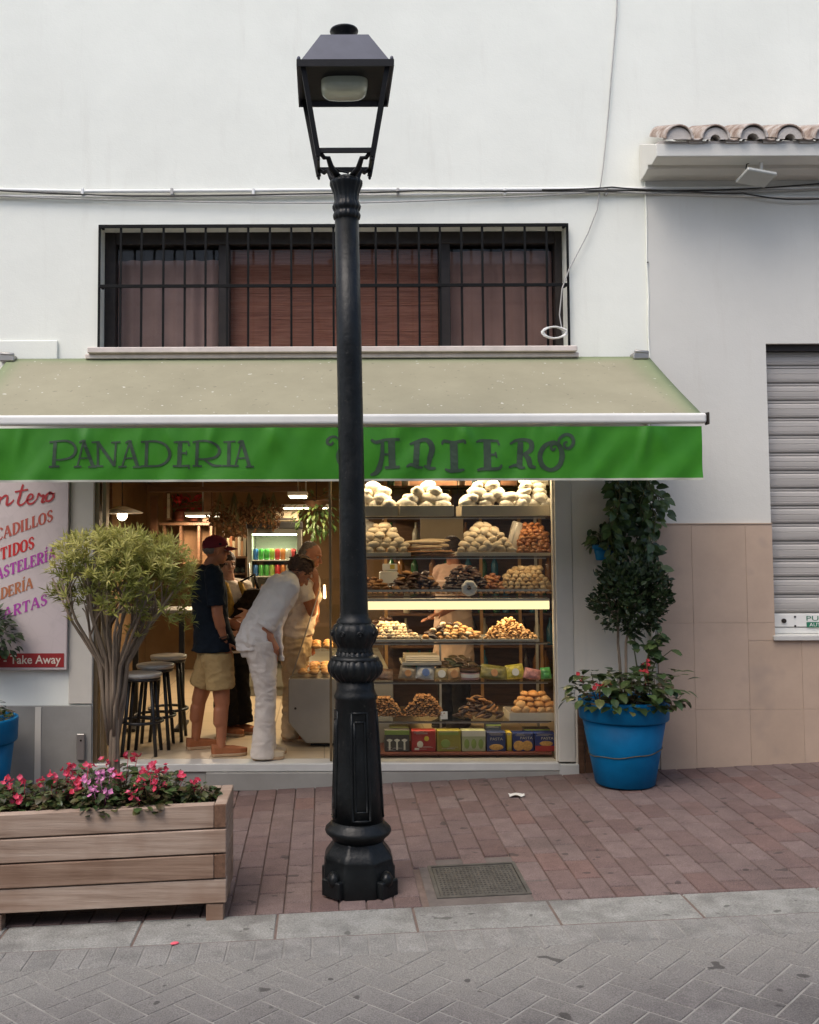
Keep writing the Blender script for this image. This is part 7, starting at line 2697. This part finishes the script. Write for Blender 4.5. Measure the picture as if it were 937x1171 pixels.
def shoe(parent, an, toe, m, sole_m, L=.27, z0=0.0, w=.047):
    t_ = Vector((toe[0], toe[1], 0)).normalized()
    s_ = Vector((-t_.y, t_.x, 0))
    heel = Vector((an.x, an.y, z0)) - t_ * .075
    outl = [(0, .6), (.06, .82), (.3, .78), (.6, 1.0), (.8, .98), (.93, .72), (1, .25)]
    def ring(z, g, h=1.0):
        pts = [heel + t_ * (u * L) + s_ * (w * v * g) for u, v in outl] + [heel + t_ * (u * L) - s_ * (w * v * g) for u, v in reversed(outl)]
        return [Vector((p.x, p.y, z if not callable(z) else z((p - heel).dot(t_) / L))) for p in pts]
    def solid(r0, r1, r2=None):
        mb = MB()
        n = len(r0)
        rs = [r0, r1] + ([r2] if r2 else [])
        vs = [p for r in rs for p in r]
        fs = [tuple(range(n))[::-1], tuple((len(rs) - 1) * n + i for i in range(n))]
        for k in range(len(rs) - 1):
            for i in range(n):
                j = (i + 1) % n
                fs.append((k * n + i, k * n + j, (k + 1) * n + j, (k + 1) * n + i))
        mb.add(vs, fs, 0, False)
        return mb
    so = obj('shoe', solid(ring(z0 + .026, .99), ring(lambda u: z0 + .065 + .03 * max(0, .35 - u) - .02 * max(0, u - .55), .88), ring(lambda u: z0 + .085 + .04 * max(0, .3 - u) - .05 * max(0, u - .45), .50)), m, parent, .008, seg=2)
    obj('sole', solid(ring(z0 + .002, 1.06), ring(z0 + .0255, 1.06)), sole_m, so, .004)
    return so


def hair_cap(parent, A, M, m, s=1.0, low=-.02, thick=.010, back=True, name='hair'):
    """close hair on the back and top of the skull"""
    mb = MB()
    mb.ell(A(0, -.022, .036), ((.075 + thick) * s, (.092 + thick) * s, (.086 + thick) * s), M, 26, 16)
    if back:
        mb.ell(A(0, -.052, -.005), (.070 * s, .058 * s, .075 * s), M, 20, 12)
    me = remesh(mb, name, m, .006, 2, parent, .003, 60)
    return me


V = Vector
Zv = V((0, 0, 1))
M_navy = mat('navy_jersey', (0.008, 0.012, 0.017), .9, .15, .2, 12, .9, 14)
M_khaki = mat('khaki_cotton', (0.40, 0.27, 0.115), .9, .15, .1, 10, .9, 17)
M_whitec = mat('white_linen', (0.66, 0.60, 0.53), .9, .15, .05, 10, 1.0, 13)
M_whitep = mat('white_trousers', (0.60, 0.53, 0.45), .9, .15, .05, 10, 1.0, 13)
M_beige = mat('beige_trousers', (0.50, 0.40, 0.27), .9, .15, .06, 10, .9, 14)
M_blackc = mat('black_cloth', (0.008, 0.007, 0.007), .9, .15, .2, 10, .1, 80)
M_maroon = mat('maroon_cap', (0.12, 0.016, 0.022), .9, .15, .12, 14, .2, 120)
M_shoe = mat('rust_canvas', (0.30, 0.11, 0.045), .8, .2, .12, 14, .2, 90)
M_sole = mat('tan_sole', (0.40, 0.27, 0.16), .8, .2, .1, 14)
M_grey_h = mat('grey_hair', (0.16, 0.13, 0.10), .7, .3, .3, 60, .5, 90)
M_brn_h = mat('brown_hair', (0.075, 0.036, 0.017), .6, .4, .5, 60, .8, 80)
M_dk_h = mat('dark_hair', (0.03, 0.016, 0.010), .6, .4, .3, 50, .5, 90)

# ---------- man in the cap
Y0 = .36
f = V((.96, .28, 0)).normalized()
r = V((f.y, -f.x, 0))
J = {'pelvis': P(247, 742, Y0), 'waist': P(241, 710, Y0), 'chest': P(239, 676, Y0), 'neck': P(240, 647, Y0), 'head': P(247, 630, Y0)}
fl_ = V((J['pelvis'].x, Y0, 0))
for k, sgn in (('r', 1), ('l', -1)):
    J['sh' + k] = J['neck'] + V((0, 0, -.065)) + r * .185 * sgn
    J['hip' + k] = J['pelvis'] + r * .095 * sgn + V((0, 0, -.03))
    J['toe' + k] = f if k == 'r' else (f * .95 - r * .1).normalized()
J['elr'] = P(249, 703, J['shr'].y - .03)
J['wrr'] = P(257, 734, J['shr'].y + .02)
J['hdr'] = V((.25, .12, -.95))
J['pmr'], J['thr'] = -r, f
J['ell'] = J['shl'] + V((-.02, .06, -.28))
J['wrl'] = J['ell'] + V((.20, .0, -.12))
J['hdl'] = V((.8, 0, -.4))
J['pml'], J['thl'] = r, Zv
J['knr'] = P(254, 803, Y0 - .10)
J['anr'] = P(253, 843, Y0 - .12)
J['anr'].z = .085
J['knl'] = P(228, 800, Y0 + .12)
J['anl'] = P(224, 840, Y0 + .16)
J['anl'].z = .085
man, M, A = human('man in a maroon cap, navy T-shirt and khaki shorts, hand in pocket', fl_, r, J, S_tan, f, Zv, 1.0, 1.08)
mb = MB()
torso_cloth(mb, J, r, J['pelvis'] + V((-.01, 0, -.01)), [.225, .21, .185, .20, .15, .075], [.185, .165, .14, .145, .10, .07])
for k in 'rl':
    sleeve(mb, J['sh' + k], J['el' + k], .78, .075, .073)
remesh(mb, 't_shirt', M_navy, .008, 4, man, .004, 10)
mb = MB()
mb.loft([J['pelvis'] + V((0, 0, -.12)), J['pelvis'], J['pelvis'] + V((-.01, 0, .06))], r, [.15, .17, .16], [.11, .13, .12], 24)
for k in 'rl':
    a_, b_ = J['hip' + k], J['hip' + k].lerp(J['kn' + k], .72)
    mb.ell(a_ + V((-.02, 0, -.03)), (.12, .12, .12))
    mb.tube([a_, a_.lerp(b_, .5), b_], [.122, .118, .115], 22)
sh_ = remesh(mb, 'shorts', M_khaki, .008, 4, man, .004, 11)
for k in 'rl':
    shoe(man, J['an' + k], J['toe' + k], M_shoe, M_sole, .285)
# cap: dome, band and visor
cmb = MB()
cmb.ell(A(0, -.006, .045), (.088, .106, .085), M, 26, 16)
cmb.mi = [0] * len(cmb.f)
bm = bmesh.new()
bm.from_mesh(cmb.mesh('cap', M_maroon))
cut = A(0, 0, .030)
bmesh.ops.bisect_plane(bm, geom=bm.verts[:] + bm.edges[:] + bm.faces[:], plane_co=cut, plane_no=-(Zv - f * .15), clear_outer=True)
me = bpy.data.meshes.new('cap')
bm.to_mesh(me)
bm.free()
for v in me.vertices:
    v.co -= W0(man)
capo = obj('cap', me, M_maroon, man)
vm = MB()
vs = []
for j in range(5):
    for i in range(11):
        an = -1.15 + 2.3 * i / 10
        rr = 1 + .0 * j
        q = j / 4
        vs.append(A(math.sin(an) * .085 * (1 - .12 * q), .02 + math.cos(an) * .086 + q * .075 * max(.25, math.cos(an)), .040 - .022 * q - .02 * (math.sin(an) ** 2)))
vm.add(vs, [(j * 11 + i, j * 11 + i + 1, (j + 1) * 11 + i + 1, (j + 1) * 11 + i) for j in range(4) for i in range(10)], 0, True)
vz = obj('visor', vm, M_maroon, capo)
vz.modifiers.new('s', 'SOLIDIFY').thickness = .005
obj('badge', MB().ell(A(.083, .02, .055), (.004, .014, .010), M), M_navy, capo)
# short hair under the cap
mb = MB()
mb.ell(A(0, -.035, .012), (.077, .074, .050), M, 20, 12)
remesh(mb, 'hair', M_grey_h, .006, 2, man, .002, 60)
# bracelet watch
wv = (J['elr'] - J['wrr']).normalized()
wc = J['wrr'] + wv * .025
a1 = wv.orthogonal().normalized()
a2 = wv.cross(a1)
obj('watch', MB().tube([wc + (a1 * math.cos(k * PI / 8) + a2 * math.sin(k * PI / 8)) * .034 for k in range(17)], .009, 8, cap=False), M_blackc, man)
wc = J['wrr'] + wv * .05
obj('bracelet', MB().tube([wc + (a1 * math.cos(k * PI / 8) + a2 * math.sin(k * PI / 8)) * .036 for k in range(17)], .005, 8, cap=False), M_woodd, man)

# ---------- woman behind him, looking out
Y0 = 1.15
f = V((.55, -.75, 0)).normalized()
r = V((f.y, -f.x, 0))
J = {'pelvis': P(266, 742, Y0), 'waist': P(265, 715, Y0), 'chest': P(264, 688, Y0), 'neck': P(262, 664, Y0), 'head': P(259.5, 646, Y0)}
for k, sgn in (('r', 1), ('l', -1)):
    J['sh' + k] = J['neck'] + V((0, 0, -.06)) + r * .165 * sgn
    J['hip' + k] = J['pelvis'] + r * .085 * sgn + V((0, 0, -.03))
    J['toe' + k] = V((.85, -.45, 0)).normalized()
    J['el' + k] = J['sh' + k] + V((0, 0, -.27)) + r * .05 * sgn
J['wrl'] = P(286, 700, Y0 - .22)
J['wrr'] = J['elr'] + V((.14, -.14, -.10))
J['hdl'], J['pml'], J['thl'] = V((-.5, -.4, -.3)), -f, Zv
J['hdr'], J['pmr'], J['thr'] = V((.8, -.3, -.1)), V((0, .5, .5)), Zv
for k, px_ in (('r', 258), ('l', 272)):
    J['kn' + k] = V((PX(px_, Y0, 795), Y0 + (.05 if k == 'l' else -.05), .48))
    J['an' + k] = V((PX(px_ + 2, Y0, 835), Y0 + (.06 if k == 'l' else -.04), .085))
fl_ = V((J['pelvis'].x, Y0, 0))
wom, M, A = human('woman with dark hair and a pale open blouse, standing behind the capped man', fl_, r, J, S_pale, V((.42, -.85, -.02)), Zv, .98, .92)
mb = MB()
torso_cloth(mb, J, r, J['pelvis'] + V((0, 0, -.03)), [.19, .18, .155, .175, .13, .065], [.135, .13, .118, .13, .085, .06])
for k in 'rl':
    sleeve(mb, J['sh' + k], J['el' + k], .95, .068, .066)
blouse = remesh(mb, 'blouse', M_whitec, .008, 4, wom, .006, 10)
# yellow striped scarf down the front
mb = MB()
for sgn in (-1, 1):
    q = [J['neck'] + V((0, 0, .0)) - f * .05 + r * .05 * sgn, J['neck'] + f * .075 + r * .075 * sgn + V((0, 0, -.035)), J['chest'] + f * .145 + r * .085 * sgn, J['waist'] + f * .135 + r * .07 * sgn, J['pelvis'] + f * .15 + r * .06 * sgn]
    mb.tube(q, [.02, .026, .030, .030, .026], 10)
obj('scarf', mb, mat('mustard_scarf', (.35, .22, .05), .9, .1, .35, 30), wom)
mb = MB()
mb.loft([J['pelvis'] + V((0, 0, -.13)), J['pelvis'], J['pelvis'] + V((0, 0, .05))], r, [.15, .175, .16], [.115, .125, .115], 22)
for k in 'rl':
    mb.ell(J['hip' + k], (.10, .10, .12))
    mb.tube([J['hip' + k], J['kn' + k], J['an' + k] + V((0, 0, .01))], [.105, .095, .115], 20)
remesh(mb, 'trousers', M_blackc, .008, 4, wom, .006, 9)
for k in 'rl':
    shoe(wom, J['an' + k], J['toe' + k], M_shoe, M_sole, .25)
hh = hair_cap(wom, A, M, M_dk_h, .98, thick=.012)
bag = thing('shoulder_bag', tuple(P(287, 705, Y0 - .25)), 'large dark patterned bag held between the woman and the bending lady', 'bag')
bc = P(285, 705, Y0 - .12)
mb = MB()
mb.loft([bc + V((-.10, 0, -.25)), bc + V((-.06, 0, -.12)), bc + V((.02, 0, .05)), bc + V((.08, 0, .2)), bc + V((.09, 0, .24))], V((.8, .5, 0)), [.10, .16, .17, .12, .06], [.05, .08, .085, .06, .03], 20)
remesh(mb, 'bag_body', mat('patterned_cloth', (.018, .012, .008), .9, .2, .6, 40), .01, 3, bag, .01, 9)
obj('strap', MB().tube([bc + V((.08, 0, .22)), bc + V((.04, .1, .36)), bc + V((-.08, .12, .30)), bc + V((-.08, .05, .05))], .012, 8), M_blackc, bag)

# ---------- lady in white, bending forward
Y0 = .16
f = V((.97, .24, 0)).normalized()
r = V((f.y, -f.x, 0))
J = {'pelvis': P(297, 727, Y0), 'waist': P(307, 702, Y0), 'chest': P(318, 680, Y0 + .03), 'neck': P(331, 662, Y0 + .06), 'head': P(343.5, 655, Y0 + .10)}
for k, sgn in (('r', 1), ('l', -1)):
    J['sh' + k] = J['neck'].lerp(J['chest'], .35) + r * .165 * sgn + V((0, 0, -.02))
    J['hip' + k] = J['pelvis'] + r * .095 * sgn + V((.0, 0, -.03))
    J['toe' + k] = f
J['elr'] = P(302, 719, J['shr'].y - .05)
J['wrr'] = P(316, 741, J['shr'].y - .03)
J['hdr'], J['pmr'], J['thr'] = V((-.45, .35, -.8)), V((-.5, .7, .2)), V((.8, -.3, 0))
J['ell'] = J['shl'] + V((-.03, .05, -.26))
J['wrl'] = J['ell'] + V((-.02, .02, -.23))
J['hdl'], J['pml'], J['thl'] = V((.1, .1, -.9)), -f, r
J['knr'] = P(304, 795, Y0 - .06)
J['anr'] = V((PX(300, Y0 - .05, 858), Y0 - .05, .085))
J['knl'] = P(305, 793, Y0 + .12)
J['anl'] = V((PX(303, Y0 + .14, 855), Y0 + .14, .085))
fl_ = V((J['anr'].x, Y0, 0))
hu = (V((.75, .15, .65))).normalized()
hf = V((.62, .25, -.74)).normalized()
lady, M, A = human('lady in loose white shirt and white trousers bending towards the counter', fl_, r, J, S_red, hf, hu, .98, 1.02)
mb = MB()
back = (J['chest'] - J['pelvis']).normalized()
hem = J['pelvis'] + V((-.03, -.01, -.075))
mb.loft([hem, J['pelvis'] + V((-.005, 0, .03)), J['waist'], J['chest'] + V((0, 0, .0)), J['neck'] - back * .06, J['neck'] + back * .01], r, [.20, .205, .195, .20, .14, .068], [.165, .152, .142, .132, .088, .064], 28)
mb.tube([hem + V((.02, 0, .1)), hem + V((.03, 0, -.02))], [.17, .185], 24)
for k in 'rl':
    mb.cap(J['neck'].lerp(J['chest'], .38), J['sh' + k] + V((-.012, 0, -.01)), .080, .072, 14)
    mb.cap(J['neck'].lerp(J['chest'], .18), J['sh' + k], .088, .078, 14)
    sleeve(mb, J['sh' + k] + V((-.01, 0, -.015)), J['el' + k], .92, .075, .074)
mb.loft([J['chest'] - back * .03, J['chest'].lerp(J['neck'], .45), J['chest'].lerp(J['neck'], .85)], r, [.195, .19, .15], [.146, .138, .108], 28)
# front tails hanging away from the body
mb.loft([J['waist'] + f * .06, P(316, 724, Y0 - .02), P(322, 755, Y0 - .02)], r, [.15, .14, .09], [.06, .04, .014], 20)
shirt = remesh(mb, 'shirt', M_whitec, .008, 5, lady, .006, 9)
mb = MB()
cuff = J['shr'].lerp(J['elr'], .93)
cd_ = (J['elr'] - J['shr']).normalized()
mb.tube([cuff - cd_ * .03, cuff + cd_ * .018], [.081, .080], 22)
obj('rolled_cuff', mb, M_whitec, shirt, .008)
mb = MB()
mb.tube([J['neck'] - back * .02, J['neck'] + back * .03], [.082, .074], 22, cap=False)
co_ = obj('collar', mb, M_whitec, shirt)
co_.modifiers.new('s', 'SOLIDIFY').thickness = .008
mb = MB()
mb.loft([J['pelvis'] + V((0, 0, -.14)), J['pelvis'] + V((-.02, 0, -.02)), J['pelvis'] + V((.0, 0, .06))], r, [.16, .185, .165], [.145, .16, .13], 24)
for k in 'rl':
    mb.ell(J['hip' + k] + V((-.025, 0, 0)), (.125, .11, .13))
    an_ = V((J['an' + k].x, J['an' + k].y, .02))
    mb.tube([J['hip' + k], J['hip' + k].lerp(J['kn' + k], .5), J['kn' + k], J['kn' + k].lerp(an_, .5), an_], [.118, .104, .080, .078, .094], 22)
remesh(mb, 'trousers', M_whitep, .008, 4, lady, .004, 11)
for k in 'rl':
    shoe(lady, J['an' + k], J['toe' + k], M_beige, M_sole, .25)
mb = MB()
mb.ell(A(0, -.032, .046), (.083, .098, .088), M, 24, 14)
mb.ell(A(0, -.085, .02), (.062, .052, .07), M, 18, 12)
mb.ell(A(.03, -.11, .05), (.035, .03, .04), M, 12, 8)
for q in range(9):
    mb.cap(A(U(-.05, .05), -.09, U(-.03, .08)), A(U(-.08, .08), -.15, U(-.06, .10)), .012, .005, 6)
hr = remesh(mb, 'hair', M_brn_h, .006, 2, lady, .006, 40)
hl = MB()
for q in range(26):
    u_ = U(-.07, .07)
    hl.tube([A(u_, .05 - abs(u_) * .4, .115), A(u_ * 1.15, -.02, .138), A(u_ * 1.0, -.09, .10), A(u_ * .6, -.125, .05)], .004, 5)
obj('blonde_streaks', hl, mat('blonde_hair', (.32, .19, .08), .6, .4, .3, 40), hr)

# ---------- older man behind her, bending to the counter glass
Y0 = .95
f = V((.97, -.22, 0)).normalized()
r = V((f.y, -f.x, 0))
J = {'pelvis': P(338, 733, Y0), 'waist': P(343, 708, Y0), 'chest': P(349, 682, Y0), 'neck': P(352, 656, Y0), 'head': P(356, 636, Y0 - .02)}
for k, sgn in (('r', 1), ('l', -1)):
    J['sh' + k] = J['neck'].lerp(J['chest'], .3) + r * .18 * sgn + V((0, 0, -.01))
    J['hip' + k] = J['pelvis'] + r * .09 * sgn + V((0, 0, -.03))
    J['toe' + k] = f
    J['kn' + k] = V((PX(337, Y0, 790), Y0 - .1 * sgn, .48))
    J['an' + k] = V((PX(334, Y0, 838), Y0 - .1 * sgn, .085))
J['elr'] = P(357, 700, J['shr'].y - .02)
J['wrr'] = P(362, 668, J['shr'].y - .0)
J['hdr'], J['pmr'], J['thr'] = V((-.1, .1, .95)), V((-.7, .6, 0)), V((-.5, -.4, 0))
J['ell'] = J['shl'] + V((.03, .02, -.28))
J['wrl'] = J['ell'] + V((-.06, .04, -.23))
J['hdl'], J['pml'], J['thl'] = V((.2, 0, -.9)), r, f
fl_ = V((J['pelvis'].x, Y0, 0))
om, M, A = human('grey haired man in white T-shirt and beige trousers, hand at his chin', fl_, r, J, S_red, V((.86, -.35, -.32)), V((.32, 0, .95)), 1.0, 1.0)
mb = MB()
torso_cloth(mb, J, r, J['pelvis'] + V((.02, 0, .03)), [.18, .18, .175, .19, .14, .07], [.14, .14, .135, .14, .095, .065])
for k in 'rl':
    sleeve(mb, J['sh' + k], J['el' + k], .62, .075, .072)
remesh(mb, 't_shirt', M_whitec, .008, 4, om, .007, 9)
mb = MB()
mb.loft([J['pelvis'] + V((0, 0, -.13)), J['pelvis'], J['pelvis'] + V((.01, 0, .06))], r, [.16, .18, .17], [.13, .14, .13], 24)
for k in 'rl':
    mb.ell(J['hip' + k], (.115, .11, .13))
    mb.tube([J['hip' + k], J['kn' + k], V((J['an' + k].x, J['an' + k].y, .03))], [.115, .092, .088], 20)
remesh(mb, 'trousers', M_beige, .008, 4, om, .007, 9)
for k in 'rl':
    shoe(om, J['an' + k], J['toe' + k], M_shoe, M_sole, .27)
mb = MB()
mb.ell(A(0, -.045, .01), (.080, .073, .066), M, 20, 12)
mb.ell(A(0, -.03, .055), (.072, .08, .066), M, 20, 12)
remesh(mb, 'hair', M_grey_h, .006, 2, om, .004, 50)

# ---------- shopkeeper behind the display
Y0 = 1.45
f = V((-.75, -.6, 0)).normalized()
r = V((f.y, -f.x, 0))
J = {'pelvis': P(519, 762, Y0), 'waist': P(519, 735, Y0), 'chest': P(518, 702, Y0), 'neck': P(518, 676, Y0), 'head': P(517, 654, Y0)}
J['pelvis'].z = .94
J['waist'].z, J['chest'].z, J['neck'].z, J['head'].z = 1.10, 1.28, 1.46, 1.60
for k, sgn in (('r', 1), ('l', -1)):
    J['sh' + k] = J['neck'] + V((0, 0, -.06)) + r * .17 * sgn
    J['hip' + k] = J['pelvis'] + r * .085 * sgn + V((0, 0, -.03))
    J['toe' + k] = f
    J['kn' + k] = V((J['pelvis'].x, Y0, .48)) + r * .09 * sgn
    J['an' + k] = V((J['pelvis'].x, Y0, .085)) + r * .09 * sgn
J['ell'] = J['shl'] + V((-.06, .0, -.27))
J['wrl'] = P(505, 702, Y0 - .25)
J['elr'] = J['shr'] + V((.0, .02, -.27))
J['wrr'] = P(499, 706, Y0 + .12)
J['hdl'], J['pml'], J['thl'] = V((-.8, -.4, -.1)), V((0, 0, -1)), V((.3, -.7, 0))
J['hdr'], J['pmr'], J['thr'] = V((-.9, -.2, -.1)), V((0, 0, -1)), V((.3, .7, 0))
fl_ = V((J['pelvis'].x, Y0, 0))
sk, M, A = human('shop assistant in a pale pink apron working behind the display shelves', fl_, r, J, S_red, V((-.6, -.7, -.45)), V((-.2, -.2, .9)), .97, .95)
mb = MB()
torso_cloth(mb, J, r, J['pelvis'] + V((0, 0, -.02)), [.175, .17, .155, .175, .13, .065], [.13, .125, .118, .13, .09, .06])
for k in 'rl':
    sleeve(mb, J['sh' + k], J['el' + k], .75, .066, .066)
remesh(mb, 'shirt', mat('pink_shirt', (.50, .33, .25), .9, .15, .06, 10, .2, 90), .008, 4, sk, .006, 10)
mb = MB()
mb.loft([J['pelvis'] + V((0, 0, -.42)), J['pelvis'] + V((0, 0, -.1)), J['waist'], J['chest'] + V((0, 0, .05))], r, [.20, .195, .178, .15], [.165, .155, .14, .142], 26)
remesh(mb, 'apron', mat('pale_apron', (.56, .42, .34), .9, .15, .05, 10, .2, 90), .008, 4, sk, .008, 8)
mb = MB()
for k in 'rl':
    mb.tube([J['hip' + k], J['kn' + k], V((J['an' + k].x, J['an' + k].y, .03))], [.105, .085, .08], 20)
remesh(mb, 'trousers', M_blackc, .009, 3, sk, .006, 9)
for k in 'rl':
    shoe(sk, J['an' + k], J['toe' + k], M_black2, M_black2, .26)
hair_cap(sk, A, M, M_dk_h, .97, thick=.013)
# ================================================================== LIGHT
w = bpy.data.worlds.new('World')
scene.world = w
w.use_nodes = True
nt = w.node_tree
sky = nt.nodes.new('ShaderNodeTexSky')
sky.sky_type = 'NISHITA'
sky.sun_disc = False
SUN_EL, SUN_AZ = R(58), R(222)
sky.sun_elevation = SUN_EL
sky.sun_rotation = SUN_AZ
sky.altitude = 20
sky.air_density = 1.0
sky.dust_density = 4
sky.ozone_density = 1.0
bg = nt.nodes['Background']
bg.inputs['Strength'].default_value = 0.13
nt.links.new(sky.outputs[0], bg.inputs['Color'])
sl_ = bpy.data.lights.new('sun', 'SUN')
sl_.energy = 0.6
sl_.angle = R(40)
sl_.color = (1.0, .985, .95)
so_ = bpy.data.objects.new('sun', sl_)
C.objects.link(so_)
# direction towards the sun; rotation 0 = +Y, clockwise seen from above
sd_ = Vector((math.sin(SUN_AZ) * math.cos(SUN_EL), math.cos(SUN_AZ) * math.cos(SUN_EL), math.sin(SUN_EL)))
so_.rotation_euler = (-sd_).to_track_quat('-Z', 'Y').to_euler()
so_.location = (0, -6, 12)
vs_ = scene.view_settings
vs_.view_transform = 'Standard'
vs_.look = 'None'
vs_.exposure = 0.92
vs_.gamma = 1
vs_.use_curve_mapping = False

# the other side of the street shades the lower part of the picture
opp = thing('opposite_house', (0, -13.5, 0), 'plain pale two storey house row across the street behind the viewer', 'building')
xs = [-22, -14, -13, -9, -8, -4, -3, 1, 2, 6, 7, 11, 12, 16, 17, 22]
zs = [-1.2, 0.6, 2.4, 4.2, 5.9, 7.4]
mb = wall_holes(MB(), xs, zs, -13.8, -13.5, lambda x, z: not ((.6 < z < 2.4 or 4.2 < z < 5.9) and any(a < x < a + 1 for a in (-14, -9, -4, 1, 6, 11, 16))))
obj('wall', mb, M_wall2, opp)
obj('backing', MB().box(-22, 22, -14.1, -14.0, -1.2, 7.4), M_woodd, opp)
obj('roof', MB().box(-22.2, 22.2, -16, -13.2, 7.401, 7.6), M_tile, opp)
for a in (-14, -9, -4, 1, 6, 11, 16):
    for z0_, z1_ in ((.6, 2.4), (4.2, 5.9)):
        obj('window', MB().box(a + .001, a + .06, -13.75, -13.7, z0_ + .001, z1_ - .001).box(a + .94, a + .999, -13.75, -13.7, z0_ + .001, z1_ - .001).box(a + .47, a + .53, -13.75, -13.7, z0_ + .001, z1_ - .001), M_alu, opp)

scene.cycles.use_denoising = True
try:
    scene.cycles.denoiser = 'OPENIMAGEDENOISE'
except Exception:
    pass
scene.cycles.max_bounces = 8
scene.cycles.diffuse_bounces = 4
scene.cycles.glossy_bounces = 3
scene.cycles.transparent_max_bounces = 16
scene.cycles.caustics_reflective = False
scene.cycles.caustics_refractive = False
scene.cycles.sample_clamp_indirect = 4

bpy.data.scenes.remove(TMP)
